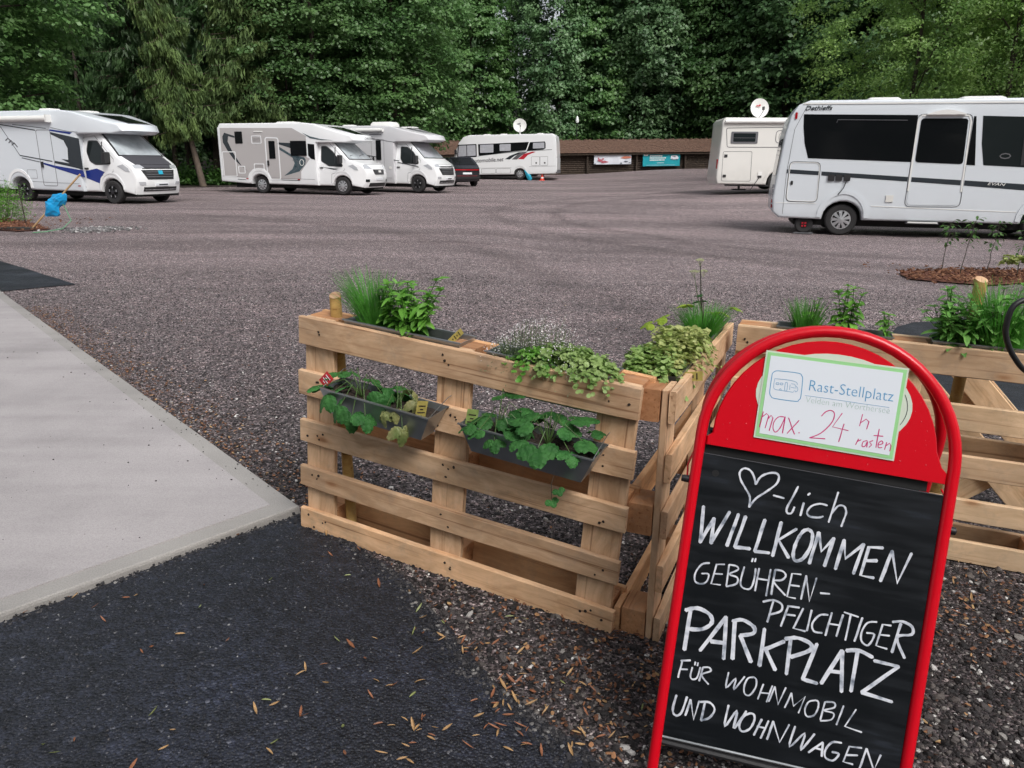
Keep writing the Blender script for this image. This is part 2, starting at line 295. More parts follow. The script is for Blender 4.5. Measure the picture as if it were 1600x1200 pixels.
def board_mat():
    m, t, b = new_mat('wiped_black_chalkboard')
    tc = N(t, 'ShaderNodeTexCoord'); n = N(t, 'ShaderNodeTexNoise', Scale=3.2, Detail=7.0, Roughness=.6); t.links.new(tc.outputs['Object'], n.inputs['Vector'])
    mp = N(t, 'ShaderNodeMapping'); mp.inputs['Rotation'].default_value = (0, R_(28), 0); mp.inputs['Scale'].default_value = (3, 1, 26); t.links.new(tc.outputs['Object'], mp.inputs[0])
    n2 = N(t, 'ShaderNodeTexNoise', Scale=2.0, Detail=5.0); t.links.new(mp.outputs[0], n2.inputs['Vector'])
    mu = N(t, 'ShaderNodeMath', operation='MULTIPLY'); t.links.new(n.outputs[0], mu.inputs[0]); t.links.new(n2.outputs[0], mu.inputs[1])
    r = ramp(t, [(.22, (.0045, .006, .008)), (.34, (.008, .0105, .014)), (.46, (.024, .030, .042))]); t.links.new(mu.outputs[0], r.inputs[0]); t.links.new(r.outputs[0], b.inputs['Base Color'])
    rr = ramp(t, [(.2, .42), (.4, .75)]); t.links.new(mu.outputs[0], rr.inputs[0]); t.links.new(rr.outputs[0], b.inputs['Roughness']); b.inputs['Specular IOR Level'].default_value = .25
    return m
M['board'] = board_mat()
M['rubber'] = simple('black_rubber', (.012, .012, .013), rough=.45)
M['paper'] = simple('laminated_white_paper', (.74, .78, .84), rough=.18, coat=.6)
M['papergreen'] = simple('green_printed_border', (.33, .66, .30), rough=.2, coat=.6)
M['printblue'] = simple('printed_blue', (.10, .32, .55), rough=.3)
M['printgreen'] = simple('printed_pale_green', (.32, .48, .42), rough=.3)
M['pink'] = simple('magenta_marker', (.55, .02, .17), rough=.35)
M['oval'] = simple('pale_cream_sticker', (.60, .66, .56), rough=.35)
M['ply_yellow'] = simple('yellow_label_card', (.36, .30, .08), rough=.5, var=.2, vscale=40)
M['ply_red'] = simple('red_label_card', (.55, .02, .03), rough=.3, var=.3, vscale=50)
M['ply_green'] = simple('green_yellow_label_card', (.22, .30, .09), rough=.5, var=.3, vscale=50)
M['bluebag'] = simple('bright_blue_plastic_bag', (.01, .30, .62), rough=.3, bump=.3, bscale=20)
M['cyan'] = simple('cyan_cloth', (.02, .38, .55), rough=.6)
M['cone'] = simple('orange_red_plastic', (.72, .05, .02), rough=.4)
M['conewhite'] = simple('white_reflective_band', (.75, .75, .75), rough=.4)
M['broomwood'] = simple('broom_handle_wood', (.55, .36, .18), rough=.6, var=.15)
M['string'] = simple('green_string', (.12, .28, .16), rough=.6)
M['banner_w'] = simple('white_banner_sheet', (.60, .62, .68), rough=.5, var=.12, vscale=1.5)
M['banner_t'] = simple('turquoise_banner_sheet', (.0, .27, .33), rough=.5)
M['banner_mark'] = simple('white_banner_print', (.7, .75, .75), rough=.5)
M['banner_red'] = simple('dusky_red_banner_print', (.42, .09, .12), rough=.5, var=.3)
M['banner_org'] = simple('orange_banner_print', (.50, .16, .10), rough=.5)
M['banner_dk'] = simple('slate_banner_print', (.09, .11, .14), rough=.5)
M['lampglass'] = simple('opal_lamp_globe', (.8, .82, .82), rough=.3)
M['mulch'] = random_ramp_mat('bark_mulch', [(0, (.07, .030, .018)), (.5, (.165, .070, .038)), (1, (.32, .17, .10))], rough=.9)
M['mulchbase'] = simple('mulch_bed_ground', (.13, .045, .025), rough=.95, bump=1, bscale=40, var=.5, vscale=25)
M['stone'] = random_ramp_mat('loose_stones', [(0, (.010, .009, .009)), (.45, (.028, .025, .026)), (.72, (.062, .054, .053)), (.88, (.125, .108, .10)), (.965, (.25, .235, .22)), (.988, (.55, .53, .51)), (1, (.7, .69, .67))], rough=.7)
M['stonefar'] = random_ramp_mat('paler_loose_stones', [(0, (.020, .018, .019)), (.42, (.055, .050, .053)), (.74, (.105, .096, .099)), (.91, (.19, .172, .17)), (.975, (.36, .345, .335)), (1, (.66, .64, .62))], rough=.75)  # paler range for the stones further out
M['tarstone'] = random_ramp_mat('tarred_stone_grains', [(0, (.008, .009, .012)), (.6, (.020, .021, .028)), (.93, (.045, .047, .058)), (.99, (.11, .11, .12)), (1, (.3, .3, .3))], rough=.5, spec=.5)
M['darkcrumb'] = random_ramp_mat('dark_asphalt_crumbs', [(0, (.010, .010, .012)), (.7, (.035, .034, .038)), (.93, (.09, .085, .085)), (1, (.25, .24, .23))], rough=.7)
M['palestone'] = random_ramp_mat('pale_crushed_stones', [(0, (.07, .065, .068)), (.6, (.16, .155, .155)), (.9, (.35, .34, .34)), (1, (.6, .59, .58))], rough=.8)
M['litter'] = random_ramp_mat('dry_leaf_bits', [(0, (.05, .025, .018)), (.5, (.15, .065, .035)), (.85, (.30, .15, .075)), (1, (.40, .27, .13))], rough=.8)
M['leafgreen'] = simple('fallen_leaf_green', (.22, .25, .09), rough=.5, var=.3, vscale=60)
M['leaftan'] = simple('fallen_leaf_tan', (.36, .22, .10), rough=.6, var=.35, vscale=60)
M['leafrust'] = simple('fallen_leaf_rust', (.24, .095, .045), rough=.6, var=.35, vscale=60)
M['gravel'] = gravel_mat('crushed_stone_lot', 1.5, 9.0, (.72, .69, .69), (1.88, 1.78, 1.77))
M['asphalt'] = asphalt_mat('fresh_damp_asphalt', (.0150, .0170, .0250), .46)
M['concrete'] = concrete_mat('smooth_concrete', (.375, .35, .352))
M['concrete_edge'] = concrete_mat('trowelled_concrete_edge', (.32, .305, .29))
M['forestfloor'] = simple('forest_litter', (.035, .026, .018), rough=.95, bump=.8, bscale=6, var=.5, vscale=3)
M['f_maple'] = leaf_mat('maple_foliage', (.066, .165, .045), (.175, .320, .105), nscale=.45, spec=.7)
M['f_dark'] = leaf_mat('dark_broadleaf_foliage', (.052, .125, .045), (.130, .240, .092), nscale=.5, spec=.7)
M['f_blue'] = leaf_mat('cool_green_foliage', (.074, .165, .070), (.180, .300, .135), nscale=.5, spec=.7)
M['f_bright'] = leaf_mat('fresh_yellow_green_foliage', (.135, .26, .06), (.31, .47, .13), nscale=.4, trans=.45, spec=.7)
M['f_spruce'] = leaf_mat('spruce_needles', (.048, .095, .032), (.150, .225, .065), nscale=.9, trans=.2, rough=.7)
M['f_under'] = leaf_mat('undergrowth_foliage', (.038, .10, .024), (.095, .21, .045), nscale=.8)
M['chive'] = leaf_mat('chive_blades', (.06, .25, .03), (.15, .48, .07), nscale=20, trans=.25, rough=.35)
M['herb'] = leaf_mat('herb_leaves', (.09, .27, .03), (.22, .48, .08), nscale=14, trans=.35, rough=.45)
M['mint'] = leaf_mat('mint_leaves', (.09, .25, .045), (.21, .45, .11), nscale=14, trans=.35, rough=.45)
M['straw'] = leaf_mat('strawberry_leaves', (.020, .088, .020), (.056, .18, .045), nscale=18, trans=.2, rough=.6, spec=.2)
M['wilt'] = leaf_mat('wilted_strawberry_leaves', (.14, .19, .06), (.32, .30, .13), nscale=18, trans=.25)
M['sapleaf'] = leaf_mat('sapling_leaves', (.035, .10, .022), (.10, .22, .05), nscale=4, trans=.3)
M['jenny'] = leaf_mat('creeping_leaves', (.15, .26, .06), (.36, .48, .18), nscale=22, trans=.35)
M['variegated'] = leaf_mat('variegated_leaves', (.22, .33, .06), (.62, .64, .28), nscale=26, trans=.35)
M['grey_green'] = leaf_mat('grey_green_fine_leaves', (.12, .17, .07), (.26, .30, .15), nscale=30, trans=.3)
M['floret'] = simple('white_florets', (.66, .63, .63), rough=.6)
M['umbel'] = simple('greenish_flower_head', (.42, .44, .26), rough=.7, var=.3, vscale=60)
M['stem'] = simple('green_stem', (.07, .13, .035), rough=.5)
M['stemdark'] = simple('dark_stem', (.05, .045, .030), rough=.7)
M['yellowleaf'] = leaf_mat('yellow_green_leaves', (.20, .34, .03), (.42, .55, .06), nscale=18, trans=.4)
M['metalstake'] = simple('dark_thin_stake', (.05, .035, .03), rough=.6)
def chalk_mat():
    m, t, b = new_mat('white_chalk_marker')
    g = N(t, 'ShaderNodeTexCoord'); n = N(t, 'ShaderNodeTexNoise', Scale=40.0, Detail=6.0); t.links.new(g.outputs['Object'], n.inputs['Vector'])
    r = ramp(t, [(.30, (.16, .19, .24)), (.42, (.48, .51, .58)), (.56, (.68, .70, .76)), (.75, (.78, .80, .86))]); t.links.new(n.outputs[0], r.inputs[0]); t.links.new(r.outputs[0], b.inputs['Base Color'])
    b.inputs['Roughness'].default_value = .7
    return m
M['chalk'] = chalk_mat()

# ------------------------------------------------------------------ objects and tags
def link(name, data, parent=None, loc=None):
    o = bpy.data.objects.new(name, data); COL.objects.link(o)
    if parent: o.parent = parent
    if loc is not None: o.location = loc
    return o
def tag(o, label=None, cat=None, group=None, kind=None):
    if label: o['label'] = label
    if cat: o['category'] = cat
    if group: o['group'] = group
    if kind: o['kind'] = kind
    return o
def thing(name, label, cat, loc=(0, 0, 0), rz=0, group=None):
    o = link(name, None); o.empty_display_size = .2; o.location = loc; o.rotation_euler = (0, 0, rz)
    return tag(o, label, cat, group)

class MB:
    def __init__(s): s.v = []; s.f = []
    def add(s, vs, fs):
        k = len(s.v); s.v += [tuple(v) for v in vs]; s.f += [tuple(i + k for i in f) for f in fs]; return s
    def box(s, c, d, rz=0, M_=None):
        hx, hy, hz = d[0] / 2, d[1] / 2, d[2] / 2
        vs = [Vector((x, y, z)) for x in (-hx, hx) for y in (-hy, hy) for z in (-hz, hz)]
        R = Matrix.Rotation(rz, 3, 'Z') if rz else None
        vs = [(R @ v if R else v) + Vector(c) for v in vs]
        if M_ is not None: vs = [M_ @ v for v in vs]
        return s.add(vs, [(0, 1, 3, 2), (4, 6, 7, 5), (0, 4, 5, 1), (2, 3, 7, 6), (0, 2, 6, 4), (1, 5, 7, 3)])
    def tube(s, pts, r, n=8, cap=True):
        pts = [Vector(p) for p in pts]; rs = r if isinstance(r, (list, tuple)) else [r] * len(pts)
        vs = []; up_ = None
        for i, p in enumerate(pts):
            d = (pts[min(i + 1, len(pts) - 1)] - pts[max(i - 1, 0)])
            d = d.normalized() if d.length > 1e-9 else Vector((0, 0, 1))
            if up_ is None: up_ = Vector((0, 0, 1)) if abs(d.z) < .9 else Vector((1, 0, 0))
            a = d.cross(up_)
            if a.length < 1e-6: a = d.cross(Vector((0, 1, 0)))
            a.normalize(); b = a.cross(d).normalized(); up_ = b
            for k in range(n):
                t = 2 * math.pi * k / n
                vs.append(p + a * math.cos(t) * rs[i] + b * math.sin(t) * rs[i])
        fs = []
        for i in range(len(pts) - 1):
            for k in range(n):
                fs.append((i * n + k, i * n + (k + 1) % n, (i + 1) * n + (k + 1) % n, (i + 1) * n + k))
        if cap:
            fs.append(tuple(range(n - 1, -1, -1))); fs.append(tuple((len(pts) - 1) * n + k for k in range(n)))
        return s.add(vs, fs)
    def lathe(s, prof, axis='y', n=24, c=(0, 0, 0)):
        """prof: (radius, position along axis)"""
        vs = []
        for r, h in prof:
            for k in range(n):
                t = 2 * math.pi * k / n; a, b = r * math.cos(t), r * math.sin(t)
                vs.append({'y': (a, h, b), 'z': (a, b, h), 'x': (h, a, b)}[axis])
        vs = [Vector(v) + Vector(c) for v in vs]
        fs = [(i * n + k, i * n + (k + 1) % n, (i + 1) * n + (k + 1) % n, (i + 1) * n + k) for i in range(len(prof) - 1) for k in range(n)]
        return s.add(vs, fs)
    def prism(s, poly, d0, d1, plane='xz'):
        """extrude a 2D outline between d0 and d1 along the third axis"""
        n = len(poly)
        def P(a, b, d): return {'xz': (a, d, b), 'xy': (a, b, d), 'yz': (d, a, b)}[plane]
        vs = [P(a, b, d0) for a, b in poly] + [P(a, b, d1) for a, b in poly]
        fs = [tuple(range(n - 1, -1, -1)), tuple(range(n, 2 * n))] + [(i, (i + 1) % n, n + (i + 1) % n, n + i) for i in range(n)]
        return s.add(vs, fs)
    def mesh(s, name, mat, smooth=False, angle=35, merge=False, fixn=False):
        me = bpy.data.meshes.new(name); me.from_pydata(s.v, [], s.f)
        if merge or fixn:
            bm = bmesh.new(); bm.from_mesh(me)
            if merge: bmesh.ops.remove_doubles(bm, verts=bm.verts, dist=2e-4)
            if fixn: bmesh.ops.recalc_face_normals(bm, faces=bm.faces)
            bm.to_mesh(me); bm.free()
        if mat: me.materials.append(mat)
        if smooth:
            me.shade_smooth()
            try: me.set_sharp_from_angle(angle=R_(angle))
            except Exception: pass
        me.update(); return me
    def build(s, name, mat, parent=None, smooth=False, **kw):
        return link(name, s.mesh(name, mat, smooth, **kw), parent)

def sm(a, b, x):
    t = min(1, max(0, (x - a) / (b - a))); return t * t * (3 - 2 * t)
def terr(x, y):
    z = -0.11 * sm(-1, .9, x) * (1 - sm(22, 30, y)) - .12 * sm(2, 7, x) * (1 - sm(22, 30, y)) + .15 * sm(28, 55, y) + .30 * sm(3, 14, x) * sm(20, 32, y) + .25 * sm(2, 17, x) * sm(40, 62, y) + .35 * sm(57, 63, y)
    return z + 9 * sm(72, 140, y) + 5 * sm(30, 90, abs(x)) * sm(20, 60, y)
def frame_m(o, yaw, roll, lean):
    u = Vector((math.cos(yaw), math.sin(yaw), 0)); v = Vector((0, 0, 1)); n = u.cross(v)
    Q = Matrix.Rotation(roll, 3, n) @ Matrix.Rotation(lean, 3, u)
    u, v, n = Q @ u, Q @ v, Q @ n
    m = Matrix(((u.x, -n.x, v.x, o[0]), (u.y, -n.y, v.y, o[1]), (u.z, -n.z, v.z, o[2]), (0, 0, 0, 1)))
    return m      # local x along, local y away from the viewer side, local z up

def in_poly(x, y, P):
    c = False; n = len(P); j = n - 1
    for i in range(n):
        xi, yi = P[i]; xj, yj = P[j]
        if (yi > y) != (yj > y) and x < (xj - xi) * (y - yi) / (yj - yi) + xi: c = not c
        j = i
    return c
def dens(P, ds, closed=True):
    out = []; n = len(P)
    for i in range(n if closed else n - 1):
        a = P[i]; b = P[(i + 1) % n]; k = max(1, int(math.hypot(b[0] - a[0], b[1] - a[1]) / ds))
        for j in range(k): out.append((a[0] + (b[0] - a[0]) * j / k, a[1] + (b[1] - a[1]) * j / k))
    if not closed: out.append(P[-1])
    return out
def fill(P, ds):
    """triangulate a polygon with interior points every ds -> (points, faces)"""
    Q = [Vector(p) for p in P]
    x0, x1 = min(p[0] for p in P), max(p[0] for p in P); y0, y1 = min(p[1] for p in P), max(p[1] for p in P)
    nx, ny = int((x1 - x0) / ds), int((y1 - y0) / ds)
    for i in range(1, nx + 1):
        for j in range(1, ny + 1):
            x, y = x0 + (i - .5 + .5 * (j % 2)) * ds, y0 + (j - .3) * ds
            if in_poly(x, y, P) and min(math.hypot(x - p[0], y - p[1]) for p in P) > ds * .4: Q.append(Vector((x, y)))
    n = len(P)
    r = delaunay_2d_cdt(Q, [], [list(range(n))], 1, 1e-5)
    return [tuple(v) for v in r[0]], [tuple(f) for f in r[2]]
def ground_sheet(name, P, mat, off, ds=.5, thick=.0, parent=None):
    P = dens(P, ds * .7); v, f = fill(P, ds)
    mb = MB(); mb.add([(x, y, terr(x, y) + off) for x, y in v], f)
    if thick:
        n = len(P)
        mb.add([(x, y, terr(x, y) + off) for x, y in P] + [(x, y, terr(x, y) + off - thick) for x, y in P], [(i, (i + 1) % n, n + (i + 1) % n, n + i) for i in range(n)])
    return mb.build(name, mat, parent, fixn=False)
# ================================================================== GROUND
def grid_axis(a, b, fine0, fine1, df, dc):
    out = [a]; x = a
    while x < b:
        d = df if fine0 <= x <= fine1 else min(dc, df + .25 * min(abs(x - fine0), abs(x - fine1)))
        x += d; out.append(x)
    return out
xs = grid_axis(-170, 170, -4, 5, .3, 6); ys = grid_axis(-25, 230, 0, 8, .3, 6)
mb = MB(); vs = [(x, y, terr(x, y)) for y in ys for x in xs]; nx = len(xs)
mb.add(vs, [(j * nx + i, j * nx + i + 1, (j + 1) * nx + i + 1, (j + 1) * nx + i) for j in range(len(ys) - 1) for i in range(nx - 1)])
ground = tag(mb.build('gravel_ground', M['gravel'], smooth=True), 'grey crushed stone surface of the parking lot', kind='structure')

def wobble(P, ds, amp, seed):
    rnd = random.Random(seed); Q = dens(P, ds)
    return [(x + rnd.uniform(-amp, amp), y + rnd.uniform(-amp, amp)) for x, y in Q]
FF = [(-170, 31), (-60, 31), (-24, 31.5), (-19, 33), (-16.5, 37.5), (-13.5, 40), (-10.5, 44), (-9, 51), (-8.5, 64.5), (30, 69), (24, 60), (22, 45), (21, 33), (26, 25), (60, 22), (170, 22), (170, 228), (-170, 228)]
ff = ground_sheet('forest_floor', FF, M['forestfloor'], .03, 8); tag(ff, 'dark leaf litter under the trees', kind='structure')

# concrete slab: corner by the pallet, one edge towards the viewer, one running away
SLc = Vector((-.811, 2.685)); e1 = Vector((-.674, -.745)).normalized(); e2 = Vector((-4.365, 4.97)).normalized()
def slab_poly(i1, i2): # inset along both edges
    c = SLc + (e1 + e2) * 0
    n1 = Vector((e1.y, -e1.x)) * (1 if Vector((e1.y, -e1.x)).dot(e2) > 0 else -1)
    n2 = Vector((e2.y, -e2.x)) * (1 if Vector((e2.y, -e2.x)).dot(e1) > 0 else -1)
    # intersection of the two inset lines
    A = SLc + n1 * i1; B = SLc + n2 * i2
    den = e1.x * e2.y - e1.y * e2.x
    t = ((B.x - A.x) * e2.y - (B.y - A.y) * e2.x) / den
    c = A + e1 * t
    return [c, c + e2 * 7.2, c + e2 * 7.2 + e1 * 7, c + e1 * 7]
outer, inner = slab_poly(0, 0), slab_poly(.085, .085)
mb = MB(); zt = .035
mb.add([(p.x, p.y, zt) for p in inner] + [(p.x, p.y, -.10) for p in inner], [(3, 2, 1, 0)][::1] + [(0, 1, 5, 4), (1, 2, 6, 5), (2, 3, 7, 6), (3, 0, 4, 7)])
slab = tag(mb.build('concrete_pavement', M['concrete'], fixn=True), 'pale smooth concrete slab at the left', kind='structure')
# trowelled edge band, 3 mm lower, with a rounded outer arris
mb = MB(); zo = zt - .003
A0, A1, A3 = outer[0], outer[1], outer[3]; I0, I1, I3 = inner[0], inner[1], inner[3]
def band(o0, o1, i0, i1):
    k = 30; vs = []; fs = []
    for j in range(k + 1):
        t = j / k; o = o0.lerp(o1, t); i = i0.lerp(i1, t); d = (o - i).normalized(); w = random.uniform(-.0015, .0015)
        vs += [(i.x, i.y, zo), (o.x - d.x * .008 + w, o.y - d.y * .008, zo), (o.x - d.x * .002 + w, o.y - d.y * .002, zo - .004), (o.x + w, o.y + w, zo - .012), (o.x + w, o.y, -.12)]
    for j in range(k):
        for q in range(4): fs.append((j * 5 + q, (j + 1) * 5 + q, (j + 1) * 5 + q + 1, j * 5 + q + 1))
    mb.add(vs, fs)
band(A0, A1, I0, I1); band(A0, A3, I0, I3)
mb.build('slab_edge', M['concrete_edge'], slab, fixn=True)
# second slab joint further off is hidden; asphalt in front, with a ragged edge over the gravel
AS = [(-.80, 2.66), (-.63, 2.53), (-.46, 2.35), (-.33, 2.22), (-.23, 2.05), (-.14, 1.89), (-.05, 1.76), (.05, 1.66), (.13, 1.58), (.25, 1.46), (.34, 1.3), (.5, 1.05), (.75, .7), (1.2, .2), (2.0, -.6), (2.0, -3), (-6, -3), (-6, 1.0), (-2.5, 1.0), (-1.6, 1.78)]
AW = []
rnd = random.Random(3)
for i, (x, y) in enumerate(dens(AS, .035 if True else 1)):
    near = y > .6 and x > -.85
    a = .016 if near else 0
    AW.append((x + rnd.uniform(-a, a), y + rnd.uniform(-a, a)))
AW = [p for i, p in enumerate(AW) if (p[1] > .6 and p[0] > -.85) or i % 12 == 0]
asph = ground_sheet('asphalt_pavement', AW, M['asphalt'], .014, .12, thick=.03)
tag(asph, 'dark damp fresh asphalt in the foreground', kind='structure')
p1 = wobble([(2.89, 6.14), (3.41, 6.71), (3.8, 7.21), (4.53, 7.62), (5.29, 7.79), (6.5, 7.2), (5.0, 5.2), (3.6, 4.2), (3.05, 4.1), (2.3, 4.17), (2.45, 4.99)], .3, .05, 5)
tag(ground_sheet('asphalt_path', p1, M['asphalt'], .008, .4), 'dark asphalt patch behind the rear pallet', kind='structure')
p2 = wobble([(-13.0, 12.9), (-6.8, 10.17), (-5.6, 9.05), (-4.72, 8.22), (-5.22, 7.72), (-9.9, 12.4)], .3, .012, 6)
tag(ground_sheet('asphalt_path', p2, M['asphalt'], .008, .5), 'dark asphalt patch at the far end of the concrete', kind='structure')
p3 = wobble([(-13, 18.2), (-10.62, 16.94), (-9.75, 15.96), (-8.96, 14.9), (-9.1, 14.45), (-9.9, 14.55), (-14, 16.5)], .3, .12, 8)
ml = tag(ground_sheet('mulch_bed', p3, M['mulchbase'], .02, .4), 'bark mulch bed at the left edge', kind='structure')
p4 = wobble([(5.56, 11.01), (6.03, 11.5), (6.77, 11.8), (7.46, 11.78), (9.5, 12.1), (9.9, 10.9), (8.2, 10.4), (6.93, 10.34), (6.39, 10.17), (5.82, 10.23), (5.46, 10.5)], .3, .09, 9)
mr_ = tag(ground_sheet('mulch_bed', p4, M['mulchbase'], .02, .4), 'bark mulch bed with saplings at the right', kind='structure')

# ---------------------------------------------------------------- scattered stuff with geometry nodes
def gn_scatter(name, pts, mat, subdiv=1, flat=.7, label=None):
    """pts: list of (x,y,z,size, sx, sy, sz, rx, ry, rz)"""
    a = np.array(pts, dtype=np.float32)
    me = bpy.data.meshes.new(name); me.vertices.add(len(a)); me.vertices.foreach_set('co', a[:, :3].ravel())
    s = me.attributes.new('scl', 'FLOAT_VECTOR', 'POINT'); s.data.foreach_set('vector', (a[:, 3:4] * a[:, 4:7]).ravel())
    r = me.attributes.new('rot', 'FLOAT_VECTOR', 'POINT'); r.data.foreach_set('vector', a[:, 7:10].ravel())
    o = link(name, me); g = bpy.data.node_groups.new(name, 'GeometryNodeTree')
    g.interface.new_socket('Geometry', in_out='INPUT', socket_type='NodeSocketGeometry'); g.interface.new_socket('Geometry', in_out='OUTPUT', socket_type='NodeSocketGeometry')
    gi = g.nodes.new('NodeGroupInput'); go = g.nodes.new('NodeGroupOutput')
    ico = g.nodes.new('GeometryNodeMeshIcoSphere'); ico.inputs['Radius'].default_value = 1; ico.inputs['Subdivisions'].default_value = subdiv
    sp = g.nodes.new('GeometryNodeSetPosition'); nz = g.nodes.new('ShaderNodeTexNoise'); nz.inputs['Scale'].default_value = 1.3
    vm = g.nodes.new('ShaderNodeVectorMath'); vm.operation = 'SUBTRACT'; vm.inputs[1].default_value = (.5, .5, .5)
    vs_ = g.nodes.new('ShaderNodeVectorMath'); vs_.operation = 'SCALE'; vs_.inputs['Scale'].default_value = 1.3
    L = g.links.new
    L(nz.outputs['Color'], vm.inputs[0]); L(vm.outputs[0], vs_.inputs[0]); L(vs_.outputs[0], sp.inputs['Offset']); L(ico.outputs[0], sp.inputs['Geometry'])
    st = g.nodes.new('GeometryNodeSetMaterial'); st.inputs['Material'].default_value = mat; L(sp.outputs[0], st.inputs[0])
    ip = g.nodes.new('GeometryNodeInstanceOnPoints'); L(gi.outputs[0], ip.inputs['Points']); L(st.outputs[0], ip.inputs['Instance'])
    n1 = g.nodes.new('GeometryNodeInputNamedAttribute'); n1.data_type = 'FLOAT_VECTOR'; n1.inputs['Name'].default_value = 'scl'
    n2 = g.nodes.new('GeometryNodeInputNamedAttribute'); n2.data_type = 'FLOAT_VECTOR'; n2.inputs['Name'].default_value = 'rot'
    L(n1.outputs['Attribute'], ip.inputs['Scale'])
    er = g.nodes.new('FunctionNodeEulerToRotation'); L(n2.outputs['Attribute'], er.inputs[0]); L(er.outputs[0], ip.inputs['Rotation'])
    L(ip.outputs[0], go.inputs[0])
    md = o.modifiers.new('scatter', 'NODES'); md.node_group = g
    me.materials.append(mat)
    return tag(o, label, kind='stuff')
rnd = random.Random(11)
def on_slab(x, y, m=0.0):
    d = Vector((x, y)) - SLc; den = e1.x * e2.y - e1.y * e2.x
    a = (d.x * e2.y - d.y * e2.x) / den; b = (e1.x * d.y - e1.y * d.x) / den
    return a > -m and b > -m
def add_stone(L, x, y, s, off=0, hz=(.45, .8)):
    L.append((x, y, terr(x, y) + off + s * .12, s, rnd.uniform(.75, 1.3), rnd.uniform(.7, 1.1), rnd.uniform(*hz), rnd.uniform(-.5, .5), rnd.uniform(-.5, .5), rnd.uniform(0, 6.28)))
P = []
n = 0
while n < 185000:                       # loose stone, sown evenly over the visible wedge near the pallets and thinning with distance
    y = .9 + 8.5 * rnd.random() ** 1.8; x = rnd.uniform(-.75, .75) * (y + .6) * 1.05
    if x < -.05 and y < 1.3: continue
    inside = in_poly(x, y, AS)
    if on_slab(x, y) : continue
    if inside and rnd.random() > .0: continue
    n += 1
    s = .0027 + .0060 * rnd.random() ** 3.2
    if y < 3.2 and rnd.random() < .05: s *= 1.7
    if y < 2.6 and rnd.random() < .012: s = rnd.uniform(.011, .017)
    add_stone(P, x, y, s)
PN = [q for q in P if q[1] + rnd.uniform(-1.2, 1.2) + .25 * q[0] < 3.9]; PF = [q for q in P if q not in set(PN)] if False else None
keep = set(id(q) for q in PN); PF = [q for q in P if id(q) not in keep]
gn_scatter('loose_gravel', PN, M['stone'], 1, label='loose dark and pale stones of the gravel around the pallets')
gn_scatter('loose_gravel', PF, M['stonefar'], 1, label='paler loose stones further out on the lot')
# aggregate standing proud of the fresh asphalt
P = []; n = 0
while n < 30000:
    y = .75 + 2.0 * rnd.random(); x = rnd.uniform(-1.7, .6)
    if not in_poly(x, y, AS) or on_slab(x, y, .004): continue
    n += 1; s = .0013 + .0026 * rnd.random() ** 2.5
    P.append((x, y, terr(x, y) + .0142 - s * .15, s, rnd.uniform(.8, 1.3), rnd.uniform(.8, 1.2), rnd.uniform(.35, .6), rnd.uniform(-.4, .4), rnd.uniform(-.4, .4), rnd.uniform(0, 6.28)))
gn_scatter('asphalt_aggregate', P, M['tarstone'], 1, label='dark stone grains in the surface of the fresh asphalt')
# crumbs that lie on the asphalt edge and along the slab
P = []
for k in range(2600):
    i = rnd.randrange(0, 12); a, b = Vector(AS[i]), Vector(AS[i + 1]); t = rnd.random(); q = a.lerp(b, t)
    d = abs(rnd.gauss(0, .035)); nrm = Vector((-(b - a).y, (b - a).x)).normalized(); q2 = q - nrm * d if in_poly(*(q - nrm * .05), AS) else q + nrm * d
    add_stone(P, q2.x, q2.y, .003 + .005 * rnd.random() ** 2, .013)
for k in range(900):
    x, y = rnd.uniform(-2.2, .3), rnd.uniform(.9, 2.6)
    if in_poly(x, y, AS) and not on_slab(x, y): add_stone(P, x, y, .0022 + .003 * rnd.random() ** 3, .013)
for k in range(700):                    # row of chips along the foot of the slab
    q = SLc + e1 * rnd.uniform(-.02, 1.6) + Vector((rnd.gauss(.02, .012), rnd.gauss(-.02, .01)))
    add_stone(P, q.x, q.y, .003 + .004 * rnd.random() ** 2, .012)
gn_scatter('gravel_crumbs', P, M['darkcrumb'], 1, label='small stone crumbs on the asphalt edge')
# grit and specks on the slab
P = []
for k in range(190):
    a, b = rnd.uniform(.05, 2.6), rnd.uniform(.05, 5); q = SLc + e1 * a + e2 * b
    P.append((q.x, q.y, .037, .0018 + .0035 * rnd.random() ** 3, 1, rnd.uniform(.6, 1), .6, 0, 0, rnd.uniform(0, 6)))
for k in range(90):
    a, b = abs(rnd.gauss(0.02, .06)), rnd.uniform(.05, 5); q = SLc + e1 * (a + .01) + e2 * b
    P.append((q.x, q.y, .037, .002 + .003 * rnd.random() ** 2, 1, rnd.uniform(.6, 1), .6, 0, 0, rnd.uniform(0, 6)))
gn_scatter('slab_grit', P, M['stone'], 1, label='dark grit specks lying on the concrete')
# pale heap left of centre
P = []
for k in range(900):
    x, y = rnd.gauss(-8.1, .30), rnd.gauss(15.0, .28)
    add_stone(P, x, y, .012 + .022 * rnd.random() ** 2, .005)
gn_scatter('pale_stone_heap', P, M['palestone'], 1, label='thin heap of pale crushed stones by the rake')
# mulch chips
P = []
for k in range(5200):
    bed = rnd.random() < .45
    if bed: x, y = rnd.uniform(-13, -8.8), rnd.uniform(14.3, 18)
    else: x, y = rnd.uniform(5.3, 9.9), rnd.uniform(10.0, 12.1)
    if not in_poly(x, y, p3 if bed else p4):
        if rnd.random() > .06: continue
    P.append((x, y, terr(x, y) + .035 + rnd.random() * .02, rnd.uniform(.02, .045), 1.0, .35, .22, rnd.uniform(-.5, .5), rnd.uniform(-.5, .5), rnd.uniform(0, 6)))
gn_scatter('bark_chips', P, M['mulch'], 1, label='red brown bark chips of the two planting beds')
